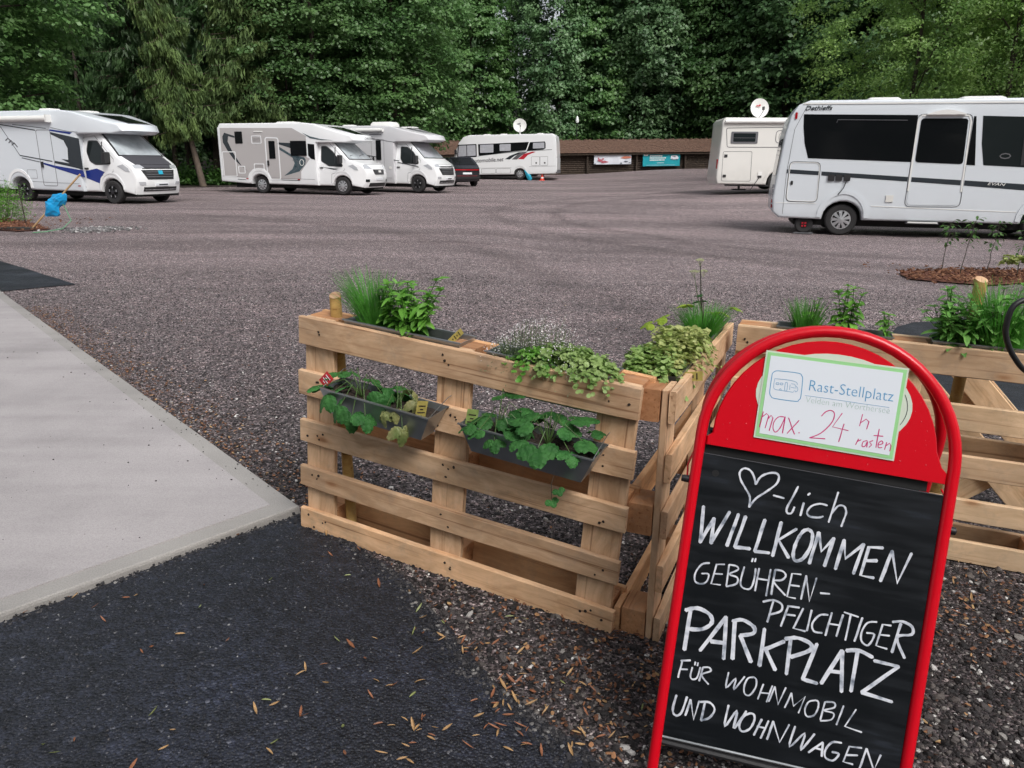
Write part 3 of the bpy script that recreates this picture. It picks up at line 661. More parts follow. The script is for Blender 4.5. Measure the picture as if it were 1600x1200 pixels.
# bits of dry leaf all over the gravel, gathered along the slab edge and the asphalt edge
P = []
for k in range(5200):
    m = rnd.random()
    if m < .36:
        b = rnd.uniform(.0, 5.5); q = SLc + e2 * b - e1 * abs(rnd.gauss(.02, .16)); x, y = q.x, q.y
    elif m < .70: x, y = rnd.gauss(.35, .45), rnd.gauss(1.85, .30)
    elif m < .82: x, y = rnd.gauss(1.55, .35), rnd.gauss(2.2, .2)
    else:
        y = 1.2 + 7 * rnd.random() ** 1.5; x = rnd.uniform(-.7, .7) * y
    if in_poly(x, y, AS) or on_slab(x, y): continue
    P.append((x, y, terr(x, y) + .009, rnd.uniform(.004, .010), 1.0, rnd.uniform(.3, .8), .12, rnd.uniform(-.5, .5), rnd.uniform(-.5, .5), rnd.uniform(0, 6)))
gn_scatter('leaf_litter', P, M['litter'], 1, label='brown bits of dry leaf between the stones')

# fallen leaves one by one: slender, folded along the midrib
def leaf_mesh(name, L, W, mat, curl=.2, fold=.25, n=5, serr=0, tip=1.0):
    vs = []; fs = []
    for i in range(n + 1):
        t = i / n; w = W * math.sin(math.pi * min(1, t * .92 + .04)) ** .8 * (1 - .25 * t * tip)
        if serr and 0 < i < n: w *= 1 + (serr if i % 2 else -serr)
        x = L * t; z = curl * L * t * t
        vs += [(x, -w / 2, z + fold * w / 2), (x, 0, z), (x, w / 2, z + fold * w / 2)]
    for i in range(n):
        a = i * 3; fs += [(a, a + 3, a + 4, a + 1), (a + 1, a + 4, a + 5, a + 2)]
    mb = MB(); mb.add(vs, fs); return mb.mesh(name, mat, smooth=False)
FL = [[leaf_mesh('fallen_leaf', L, W, M[k], c, f) for L, W, c, f in ((.042, .010, .25, .5), (.034, .008, -.1, .6), (.038, .012, .5, .9))] for k in ('leafgreen', 'leaftan', 'leafrust')]
LV = [(-.661,2.485,0),(-.523,2.393,2),(-.634,2.338,1),(-.607,2.341,2),(-.522,2.229,0),(-.404,2.327,2),(-.325,2.165,1),(-.418,2.166,2),(-.287,2.042,0),(-.273,2.013,0),(-.278,1.963,2),(-.284,1.927,0),(-.379,1.894,0),(-.48,1.869,0),(-.434,1.846,2),(-.401,1.809,2),(-.272,1.839,1),(-.511,1.762,2),(-.54,1.733,1),(-.47,1.695,1),(-.314,1.696,2),(-.251,1.719,0),(-.243,1.683,0),(-.51,1.562,2),(-.33,1.553,2),(-.209,1.602,2),(-.22,1.567,1),(-.216,1.58,2),(-.196,1.537,2),(-.234,1.49,1),(-.238,1.501,2),(-.09,1.607,1),(-.072,1.546,1),(-.084,1.5,2),(-.023,1.572,2),(-.036,1.63,2),(-.018,1.624,2),(.027,1.522,1),(-.258,1.446,1),(-.237,1.452,0),(-.383,1.464,2),(.078,1.492,2),(-.169,1.972,2),(-.152,1.933,1),(-.125,1.897,2),(-.133,1.918,2),(-.196,1.999,0),(-.053,1.915,2),(-.004,1.885,1),(.035,2.063,0),(.135,1.972,2),(.083,1.919,2),(-.016,2.062,0),(-.009,2.102,2),(.049,1.796,0),(.138,1.782,0),(.156,1.799,1),(.209,1.765,0),(-.045,1.735,1),(-.033,1.761,2),(-.013,1.753,2),(.007,1.741,2),(.016,1.752,2),(.032,1.749,2),(-.006,1.722,1),(.022,1.689,1),(.041,1.67,1),(-.028,1.669,1),(-.015,1.682,1),(.084,1.642,0),(.299,1.826,2),(.2,1.605,1),(.24,1.584,2),(.253,1.59,2),(.245,1.572,1),(.186,1.546,1),(.233,1.744,2),(.321,1.725,2),(.203,1.852,2),(.071,1.725,2),(-.774,2.167,0),(-.963,2.131,2),(-.929,2.02,0),(-1.246,1.995,2),(-1.168,1.927,2),(-1.184,2.057,2),(-1.334,2.048,1),(-1.146,2.076,1),(-.944,1.871,1),(-.992,1.782,2),(-.98,1.816,2),(-.787,1.861,2),(-.595,1.614,0),(-.615,1.563,0),(-.553,1.468,0),(-.867,1.54,0),(-.798,1.498,1),(-1.003,1.467,2),(-1.035,1.418,0),(-.512,1.564,2),(-.542,1.736,1),(-.538,1.437,1),(-1.428,1.988,2),(-1.385,2.03,1)]
rnd = random.Random(5)
LV = [(a, b, 1 if (c == 0 and i % 3 == 0) else c) for i, (a, b, c) in enumerate(LV)]
for k in range(26): LV.append((rnd.uniform(.3, .75), rnd.uniform(1.55, 2.2), rnd.choice((1, 2, 2, 0))))
for k in range(40): LV.append((rnd.uniform(1.35, 1.9), rnd.uniform(1.9, 2.45), rnd.choice((1, 2, 2, 1))))
for k in range(14): LV.append((rnd.uniform(-1.6, -.2), rnd.uniform(1.2, 1.6), rnd.choice((1, 2, 0))))
for k in range(46):                     # small gatherings where the wind dropped them
    c = rnd.choice(((-.22, 1.55), (-.02, 1.70), (.02, 1.58), (-.14, 1.90), (.22, 1.58), (-.33, 1.70))); LV.append((rnd.gauss(c[0], .045), rnd.gauss(c[1], .04), rnd.choice((1, 2, 1))))
for x, y, c in LV:
    ona = in_poly(x, y, AS); me = FL[c][rnd.randrange(3)]
    o = link('fallen_leaf', me, asph if ona else ground, (x, y, terr(x, y) + (.019 if ona else .016)))
    o.rotation_euler = (rnd.uniform(-.5, .5), rnd.uniform(-.25, .05), rnd.uniform(0, 6.28)); s = rnd.uniform(.5, .85); o.scale = (s, s, s)
o = link('fallen_leaf', FL[0][0], slab, (-2.25, 2.94, zt + .006)); o.rotation_euler = (0, 0, .1)

# ================================================================== TREES
def quads(name, C, Nn, size, asp, mat, rng, bend=.25, tdir=None):
    """many small bent leaf faces: centres C, normals Nn"""
    n = len(C); Nn = Nn / np.linalg.norm(Nn, axis=1, keepdims=True)
    if tdir is None: t = rng.normal(size=(n, 3))
    else: t = tdir + rng.normal(size=(n, 3)) * .25
    t -= Nn * (t * Nn).sum(1, keepdims=True); t /= np.linalg.norm(t, axis=1, keepdims=True) + 1e-9
    b = np.cross(Nn, t); s = size * rng.uniform(.65, 1.35, (n, 1))
    v = np.empty((n, 4, 3), np.float32)
    v[:, 0] = C - t * s * .5; v[:, 1] = C + b * s * asp * .5 + Nn * s * bend * .3; v[:, 2] = C + t * s * .5 - Nn * s * bend * .3; v[:, 3] = C - b * s * asp * .5 + Nn * s * bend * .3
    me = bpy.data.meshes.new(name); me.vertices.add(4 * n); me.vertices.foreach_set('co', v.ravel())
    me.loops.add(4 * n); me.loops.foreach_set('vertex_index', np.arange(4 * n, dtype=np.int32))
    me.polygons.add(n); me.polygons.foreach_set('loop_start', np.arange(0, 4 * n, 4, dtype=np.int32)); me.polygons.foreach_set('loop_total', np.full(n, 4, np.int32))
    me.materials.append(mat); me.update(calc_edges=True); me.validate(); return me

def crown_mesh(name, seed, r, z0, h, clumps, per, size, mat, asp=.7, flat=.42, rc=(.45, 1.1), ragged=.35, low=.12, dens_pow=.45, up=.9):
    g = np.random.default_rng(seed)
    th = g.uniform(0, 2 * np.pi, clumps); t = g.uniform(0, 1, clumps)
    prof = np.clip(np.sin(np.pi * (t * (1 - low) + low * .98)), 0, 1) ** .55
    ph = g.uniform(0, 6.28, 6)
    wob = 1 + ragged * (.5 * np.sin(3 * th + ph[0] + 5 * t) + .35 * np.sin(5 * th + ph[1] - 9 * t) + .3 * np.sin(2 * th + ph[2] + 13 * t))
    rad = r * prof * wob * g.uniform(.25, 1, clumps) ** dens_pow
    cx = np.stack([rad * np.cos(th), rad * np.sin(th), z0 + h * t + .5 * np.sin(th * 4 + ph[3])], 1)
    rr = g.uniform(rc[0], rc[1], clumps)
    k = np.repeat(np.arange(clumps), per)
    d = g.normal(size=(len(k), 3)); d /= np.linalg.norm(d, axis=1, keepdims=True); d *= g.uniform(0, 1, (len(k), 1)) ** .5
    d[:, 2] *= flat
    outw = np.stack([np.cos(th), np.sin(th), np.zeros(clumps)], 1)[k]
    C = cx[k] + d * rr[k][:, None]
    C[:, 2] -= .35 * np.maximum(0, (d * outw).sum(1)) * rr[k]          # each spray hangs at its outer end
    Nn = np.array([0, 0, up]) + outw * .45 + d * .5 + g.normal(size=(len(k), 3)) * .45
    return quads(name, C.astype(np.float32), Nn, size, asp, mat, g), cx

def trunk_mesh(name, seed, h, r0, cx, mat, limbs=9, lean=0.0):
    rn = random.Random(seed); mb = MB(); pts = []; rs = []
    k = 9
    for i in range(k + 1):
        t = i / k; pts.append((rn.uniform(-.08, .08) * (i > 0) + lean * t, rn.uniform(-.08, .08) * (i > 0), h * t - .3 * (i == 0))); rs.append(r0 * (1.35 if i == 0 else 1) * (1 - .82 * t))
    mb.tube(pts, rs, 9)
    if cx is not None:
        for j in range(limbs):
            c = Vector([float(q) for q in cx[rn.randrange(len(cx))]]); z = min(h * .85, max(h * .15, c.z - Vector((c.x, c.y)).length * .55)); i = min(k - 1, int(z / h * k)); a = Vector(pts[i]).lerp(Vector(pts[i + 1]), .5)
            mid = a.lerp(c, .5) + Vector((rn.uniform(-.3, .3), rn.uniform(-.3, .3), .35)); mb.tube([a, mid, c], [r0 * .34, r0 * .2, .03], 6)
    return mb.mesh(name, mat, smooth=True, angle=80)

def spruce_mesh(name, seed, r, z0, h, mat, whorls=30, nb=8, size=.30, droop=.45, top=.06, tw=34):
    g = np.random.default_rng(seed); C = []; Nn = []; T = []; mb = MB()
    for i in range(whorls):
        t = i / (whorls - 1); z = z0 + h * t; L0 = r * ((1 - t) ** .75) * .96 + top * r
        for j in range(nb):
            th = g.uniform(0, 2 * np.pi); L = L0 * g.uniform(.6, 1.12); dz = z + g.uniform(-.25, .25)
            n = max(4, int(tw * L / r)); s = g.uniform(.12, 1, n); 
            x = np.cos(th) * L * s; y = np.sin(th) * L * s; zz = dz - droop * L * s ** 1.3 + .22 * L * s ** 4
            mb.tube([(0, 0, dz), (math.cos(th) * L * .5, math.sin(th) * L * .5, dz - droop * L * .5 ** 1.3), (math.cos(th) * L, math.sin(th) * L, dz - droop * L + .2 * L)], [.035, .02, .006], 4, cap=False)
            for q in range(6):       # hanging side twigs
                hang = g.uniform(0, .55 + .45 * (1 - t), n) * (1 - .45 * s); side = g.normal(0, .14 + .10 * L / r, n) * (1.1 - .6 * s)
                C.append(np.stack([x - np.sin(th) * side, y + np.cos(th) * side, zz - hang], 1))
                Nn.append(np.stack([g.normal(0, 1, n) + .5 * np.cos(th), g.normal(0, 1, n) + .5 * np.sin(th), g.normal(.35, .35, n)], 1))
                T.append(np.stack([np.cos(th) * .35 + g.normal(0, .3, n), np.sin(th) * .35 + g.normal(0, .3, n), np.full(n, -1.0)], 1))
    me = quads(name, np.concatenate(C).astype(np.float32), np.concatenate(Nn), size, .24, mat, g, tdir=np.concatenate(T))
    return me, mb.mesh('branches', M['barkpale'])

protos = {}
protos['maple'] = crown_mesh('crown', 1, 4.6, 2.4, 15, 820, 105, .155, M['f_maple'], rc=(.6, 1.25), flat=.34, asp=.85)
protos['maple2'] = crown_mesh('crown', 2, 4.0, 2.2, 15, 700, 72, .19, M['f_maple'], rc=(.55, 1.15), flat=.34, asp=.85)
protos['bright'] = crown_mesh('crown', 3, 4.4, .8, 14, 640, 95, .15, M['f_bright'], rc=(.55, 1.35), flat=.38, asp=.5, ragged=.6, up=.7, dens_pow=.3)
protos['dark'] = crown_mesh('crown', 4, 4.4, 1.2, 18, 720, 48, .30, M['f_dark'], rc=(.7, 1.4), asp=.75)
protos['blue'] = crown_mesh('crown', 5, 3.8, .6, 17, 760, 50, .27, M['f_blue'], rc=(.6, 1.2), asp=.6)
protos['round'] = crown_mesh('crown', 6, 4.2, 1.0, 14, 700, 52, .27, M['f_maple'], rc=(.6, 1.3), flat=.36, asp=.8)
trunks = {}
for k, (s, h, r0, lm) in dict(maple=(11, 14, .22, 14), maple2=(12, 13, .2, 12), bright=(13, 12, .14, 14), dark=(14, 16, .24, 10), blue=(15, 15, .17, 12), round=(16, 12, .2, 10)).items():
    trunks[k] = trunk_mesh('trunk', s, h, r0, protos[k][1], M['bark'], lm)
sp1, sb1 = spruce_mesh('needles', 21, 2.9, 3.6, 17, M['f_spruce'], whorls=30, nb=8, size=.36)
sp2, sb2 = spruce_mesh('needles', 22, 2.6, 4.4, 18, M['f_dark'], whorls=26, nb=7, size=.45, tw=26)
tk_sp = trunk_mesh('trunk', 23, 21, .24, None, M['barkpale']); tk_dk = trunk_mesh('trunk', 24, 22, .22, None, M['bark'])

def tree(kind, name, label, x, y, s=1, sz=1, rz=0, group=None):
    t = thing(name, label, 'tree', (x, y, terr(x, y) - .02), rz, group); t.scale = (s, s, s * sz)
    if kind == 'spruce': link('needles', sp1, t); tag(link('branches', sb1, t), kind='stuff'); link('trunk', tk_sp, t)
    elif kind == 'darkspruce': link('needles', sp2, t); tag(link('branches', sb2, t), kind='stuff'); link('trunk', tk_dk, t)
    else: link('crown', protos[kind][0], t); link('trunk', trunks[kind], t)
    return t
tree('maple', 'maple_tree', 'large maple overhanging the top left corner behind the blue striped motorhome', -22.2, 32.6, 1.12, 1.0, 0.4)
tree('spruce', 'spruce_tree', 'spruce with hanging yellow green shoots behind the grey motorhome', -13.4, 40.6, .95, 1.0, 1.2)
tree('spruce', 'spruce_tree', 'thinner spruce leaning beside the yellow green one, bare trunk to the ground', -15.3, 38.9, .55, 1.7, 2.9).rotation_euler = (0.02, -.17, 0)
tree('maple', 'maple_tree', 'bright maple rising behind the grey and white motorhome', -10.6, 43.2, 1.0, 1.0, 2.2)
tree('maple2', 'maple_tree', 'maple with a rounded right edge above the cream motorhome', -6.7, 45.6, .98, 1.0, .3)
tree('maple2', 'maple_tree', 'maple filling the gap above the second motorhome cab', -9.0, 49.5, 1.1, 1.0, 4.0)
tree('round', 'linden_tree', 'linden standing just right of the big maples above the shed roof', -3.7, 70.5, .95, 1.15, 1.0)
tree('blue', 'ash_tree', 'slender pale ash reaching into the small gap of sky', .6, 73.5, .85, 1.0, 3.0)
tree('blue', 'ash_tree', 'cool green ash above the rear end of the striped motorhome', 3.9, 70.8, 1.0, 1.1, 5.0)
tree('round', 'hornbeam_tree', 'hornbeam behind the white banner', 7.6, 72.0, .95, 1.15, .2)
tree('blue', 'ash_tree', 'dense ash above the turquoise banner', 11.2, 70.6, 1.12, 1.1, 1.6)
tree('dark', 'oak_tree', 'dark oak behind the turquoise banner', 14.8, 73.0, 1.0, 1.0, 2.6)
tree('round', 'linden_tree', 'linden above the right end of the shed', 17.7, 69.5, 1.0, 1.2, 4.1)
tree('dark', 'oak_tree', 'broad dark oak behind the white satellite dish at the right', 22.0, 66.0, 1.25, 1.0, 3.3)
tree('dark', 'oak_tree', 'dark oak squeezed between the dish and the bright trees', 26.5, 62.5, 1.15, 1.0, 5.3)
tree('bright', 'robinia_tree', 'bright robinia whose left edge stands above the white motorhome roof', 18.9, 38.8, .95, 1.1, .6)
tree('bright', 'robinia_tree', 'bright robinia above the entrance door of the nearest motorhome', 21.6, 35.8, 1.0, 1.05, 2.3)
tree('bright', 'robinia_tree', 'bright robinia at the right edge of the picture', 25.5, 33.8, 1.1, 1.05, 3.8)
tree('bright', 'robinia_tree', 'bright robinia set back between the other robinias', 25.5, 41.5, 1.15, 1.1, 5.2)
rnd = random.Random(31)
for x, y in ((-19.5, 42), (-24, 40), (-28, 43), (-22, 46.5), (-17.6, 47), (-20.5, 50.5), (-26.5, 50), (-31, 37.5), (-13.6, 49), (-15.5, 53.5), (-34, 44), (-12.2, 54.5)):
    tree('darkspruce', 'spruce_tree', 'tall dark spruce standing in the shade of the left woodland', x, y, rnd.uniform(.85, 1.1), 1, rnd.uniform(0, 6), 'dark spruces in the left woodland')
for k in range(34):
    x = -38 + 2.45 * k + rnd.uniform(-1, 1)
    if -5.0 < x < 7.5: continue
    y = 60 + rnd.uniform(0, 6) if x < -10 else 80 + rnd.uniform(-2, 6)
    if x > 28: y = 58 + rnd.uniform(0, 10)
    tree(rnd.choice(('dark', 'dark', 'blue', 'round')), 'woodland_tree', 'broadleaf tree deep in the woodland behind the front row', x, y, rnd.uniform(1.05, 1.35), rnd.uniform(1.0, 1.25), rnd.uniform(0, 6), 'trees deep in the woodland')
for k in range(12):
    x = -40 + 7.5 * k + rnd.uniform(-1, 1)
    if -8 < x < 11: continue
    tree('dark', 'woodland_tree', 'broadleaf tree deep in the woodland behind the front row', x, 96 + rnd.uniform(-3, 4), rnd.uniform(1.5, 1.8), rnd.uniform(1.0, 1.2), rnd.uniform(0, 6), 'trees deep in the woodland')
# unseen tree row added behind the viewer to darken the window reflections
for k in range(13):
    tree(rnd.choice(('maple2', 'dark', 'blue', 'round')), 'woodland_tree', 'broadleaf tree of the unseen row added behind the viewer for window reflections', -44 + 8 * k + rnd.uniform(-1, 1), -24 - 4 * math.cos(k) , rnd.uniform(1.1, 1.4), rnd.uniform(.9, 1.1), rnd.uniform(0, 6), 'added trees behind the viewer')
# thin bare trunks in the dark left wood
tkb = trunk_mesh('tree_trunk', 77, 15, .11, None, M['bark'])
for k in range(26):
    x = rnd.uniform(-33, -11); y = rnd.uniform(40.5, 56)
    if y < 37 + (x + 16) * 1.2: continue
    o = link('tree_trunk', tkb, None, (x, y, terr(x, y))); o.rotation_euler = (rnd.uniform(-.05, .05), rnd.uniform(-.05, .05), rnd.uniform(0, 6)); s = rnd.uniform(.7, 1.5); o.scale = (s, s, 1)
    tag(o, 'thin bare trunk in the shade of the left woodland', 'tree trunk', 'bare trunks in the left woodland')
# undergrowth along the wood edge
g = np.random.default_rng(9); C = []; Nn = []
EDGE = [(-34, 32.5), (-24, 33), (-19.5, 34.5), (-17, 38.6), (-14, 41), (-11.2, 44.5), (-9.6, 51), (-9.0, 62)]
for k in range(330):
    i = g.integers(0, len(EDGE) - 1); t = g.uniform(); x = EDGE[i][0] * (1 - t) + EDGE[i + 1][0] * t + g.normal(0, .5) - .8; y = EDGE[i][1] * (1 - t) + EDGE[i + 1][1] * t + abs(g.normal(0, 1.2)) + .3
    h = g.uniform(.15, .9) * (1.8 if g.uniform() < .15 else 1); n = 70
    d = g.normal(size=(n, 3)) * [.38, .38, .3]; C.append(np.array([x, y, terr(x, y) + h * .6]) + d * [1, 1, h]); Nn.append(d * .4 + [0, 0, .8] + g.normal(size=(n, 3)) * .4)
for k in range(170):
    x = g.uniform(17, 30); y = 33 + g.uniform(-2, 6); n = 70; h = g.uniform(.4, 1.6); d = g.normal(size=(n, 3)) * [.5, .5, .4]
    C.append(np.array([x, y, terr(x, y) + h * .6]) + d * [1, 1, h]); Nn.append(d * .4 + [0, 0, .8] + g.normal(size=(n, 3)) * .4)
for k in range(200):
    x = g.uniform(-9, 26); y = 66.5 + g.uniform(0, 4) + .1 * x; n = 60; h = g.uniform(1.2, 4.2); d = g.normal(size=(n, 3)) * [.7, .7, .35]
    C.append(np.array([x, y, terr(x, y) + h * .7]) + d * [1, 1, h * .6]); Nn.append(d * .4 + [0, 0, .8] + g.normal(size=(n, 3)) * .4)
o = link('undergrowth', quads('undergrowth', np.concatenate(C).astype(np.float32), np.concatenate(Nn), .19, .6, M['f_under'], g)); tag(o, 'green undergrowth along the edge of the wood and behind the shed', kind='stuff')

# ================================================================== SHED with shingle roof
sh = thing('log_shed', 'long low dark log shed with brown shingle roof at the back of the lot', 'shed', (0, 0, 0))
SH0 = Vector((-6.6, 60.7, .06)); hd = math.atan2(63.5 - 60.7, 16.5 + 6.6); sl = .0395
ux = Vector((math.cos(hd) * math.cos(sl), math.sin(hd) * math.cos(sl), math.sin(sl))); uy = Vector((-math.sin(hd), math.cos(hd), 0)); uz = Vector((0, 0, 1))
sh.matrix_world = Matrix(((ux.x, uy.x, uz.x, SH0.x), (ux.y, uy.y, uz.y, SH0.y), (ux.z, uy.z, uz.z, SH0.z), (0, 0, 0, 1)))
SL = 28.0; bay = 3.93; j0 = 0.62          # joints at j0 + k*bay
joints = [j0 + k * bay for k in range(-1, 7) if 0 <= j0 + k * bay <= SL] + [0.05, SL - .05]; joints.sort()
lg = lambda mb, a, b, y, z, r: mb.tube([(a, y, z), (b, y, z)], r, 10)
for a, b in zip(joints[:-1], joints[1:]):
    mb = MB()
    for k in range(13): lg(mb, a, b, 0.0 + random.uniform(-.008, .008), -.12 + .15 * k + .075, .078)
    mb.build('log_wall', M['greylog'], sh, smooth=True)
for a in joints:
    mb = MB()
    for k in range(13): mb.tube([(a, -.32 - random.uniform(0, .06), -.05 + .15 * k), (a, .3, -.05 + .15 * k)], .085, 9)
    mb.build('log_joint', M['greylog'], sh, smooth=True)
MB().box((SL / 2, 2.1, .8), (SL, .2, 1.9)).build('rear_wall', M['greylog'], sh)
MB().box((SL / 2, -.1, -.22), (SL + .2, .75, .22)).build('foundation', M['concrete_edge'], sh)
mb = MB(); ez, rz_, ey, ry_ = 1.78, 2.70, -.55, 1.05
mb.prism([(ey, ez - .06), (ry_, rz_ - .06), (2.6, ez + .1), (2.6, ez + .02), (ry_, rz_ - .16), (ey, ez - .14)], -.3, SL + .3, 'yz').build('roof', M['greylog'], sh)
mb = MB(); rn = random.Random(2); rows = 11
for i in range(rows):
    t = i / rows; y = ey + (ry_ - ey) * t; z = ez + (rz_ - ez) * t; x = -.35
    an = math.atan2(rz_ - ez, ry_ - ey)
    while x < SL + .3:
        wdt = rn.uniform(.09, .20); Lh = .30 + rn.uniform(-.04, .05); lift = rn.uniform(.012, .035)
        Mx = Matrix.Translation((x + wdt / 2, y + Lh * .4 * math.cos(an) - .05, z + Lh * .4 * math.sin(an) + lift)) @ Matrix.Rotation(an - .06, 4, 'X')
        mb.box((0, 0, 0), (wdt * .96, Lh, .022), M_=Mx); x += wdt
x = -.35
while x < SL + .3:                       # uneven ridge course
    wdt = rn.uniform(.09, .2); hh = rn.uniform(.0, .09)
    mb.box((x + wdt / 2, ry_ - .02, rz_ + .02 + hh / 2), (wdt * .95, .03, .12 + hh)); x += wdt
shg = mb.build('shingles', M['shingle'], sh); shg['kind'] = 'stuff'
def on_shed(px_x0, px_x1, z0, z1): return px_x0, px_x1, z0, z1
def banner(name, label, x0, x1, z0, z1, m, marks):
    t = thing(name, label, 'banner'); t.matrix_world = sh.matrix_world @ Matrix.Translation((x0, -.40, z0))
    W, H = x1 - x0, z1 - z0
    mb = MB(); k = 12; vs = []; fs = []
    for i in range(k + 1):
        for j in (0, 1):
            y = .02 * math.sin(i * 1.3 + j); vs += [(W * i / k, y, H * j), (W * i / k, y + .012, H * j)]
    for i in range(k): a = i * 4; fs += [(a, a + 4, a + 6, a + 2), (a + 1, a + 3, a + 7, a + 5), (a, a + 1, a + 5, a + 4), (a + 2, a + 6, a + 7, a + 3)]
    mb.add(vs, fs); mb.build('sheet', M[m], t, fixn=True)
    for nm, mm, shapes in marks:
        mb = MB()
        for s in shapes: mb.prism([(a * W, b * H) for a, b in s], -.034, -.028)
        mb.build(nm, M[mm], t)['kind'] = 'stuff'
    return t
def bars(rows, x0, h, lens, seed=1):
    rn = random.Random(seed); out = []
    for r_i, (z, L) in enumerate(zip(rows, lens)):
        x = x0
        while x < x0 + L:
            w = rn.uniform(.018, .034); sl_ = .3 * h
            out.append([(x, z), (x + w * .75, z), (x + w * .75 + sl_ * .1, z + h * rn.uniform(.75, 1)), (x + sl_ * .1, z + h)]); x += w * 1.12
    return out
blob = lambda cx, cy, rx, ry, n=9, s=0: [(cx + rx * math.cos(6.283 * k / n) * (1 + .25 * math.sin(3 * k + s)), cy + ry * math.sin(6.283 * k / n) * (1 + .25 * math.cos(2 * k + s))) for k in range(n)]
banner('advertising_banner', 'white banner with faded red and orange print on the shed wall', 12.9, 15.85, .68, 1.60, 'banner_w',
       [('red_print', 'banner_red', [blob(.16, .34, .07, .10), blob(.27, .20, .10, .10, 9, 1), blob(.24, .45, .03, .06), blob(.12, .5, .02, .05)]),
        ('orange_print', 'banner_org', [[(.70, .50), (.82, .66), (.99, .60), (.99, .50), (.82, .44)]]),
        ('dark_print', 'banner_dk', [blob(.86, .22, .06, .05), blob(.73, .08, .03, .06), blob(.96, .12, .03, .03), blob(.03, .05, .03, .03)])])
banner('advertising_banner', 'turquoise banner with white list and camper picture on the shed wall', 16.8, 19.78, .42, 1.53, 'banner_t',
       [('logo_square', 'banner_mark', [[(.02, .70), (.13, .70), (.13, .97), (.02, .97)]]), ('logo_mark', 'banner_dk', [blob(.075, .83, .025, .07)]),
        ('printed_lines', 'banner_mark', bars([.80, .65, .51, .37], .18, .09, [.30, .33, .42, .40]) + bars([.20], .38, .04, [.18], 4) + bars([.06], .10, .02, [.75], 6) + bars([.90], .74, .05, [.22], 5)),
        ('vehicle_print', 'banner_w', [[(.74, .50), (.76, .70), (.90, .72), (.96, .58), (.95, .46), (.80, .44)]]), ('vehicle_window', 'banner_dk', [[(.79, .60), (.79, .66), (.88, .66), (.88, .60)], blob(.79, .46, .018, .04), blob(.92, .46, .018, .04)])])
# garden lamp above the shed
t = thing('garden_lamp', 'small white globe lamp on a thin pole above the shed roof', 'lamp', (5.05, 64.6, terr(5, 64.6)))
MB().tube([(0, 0, 0), (0, 0, 3.9)], .03, 6).build('pole', M['blackplastic'], t)
MB().lathe([(.01, 4.42), (.09, 4.30), (.15, 4.05), (.11, 3.9), (.03, 3.86)], 'z', 12).build('globe', M['lampglass'], t, smooth=True)
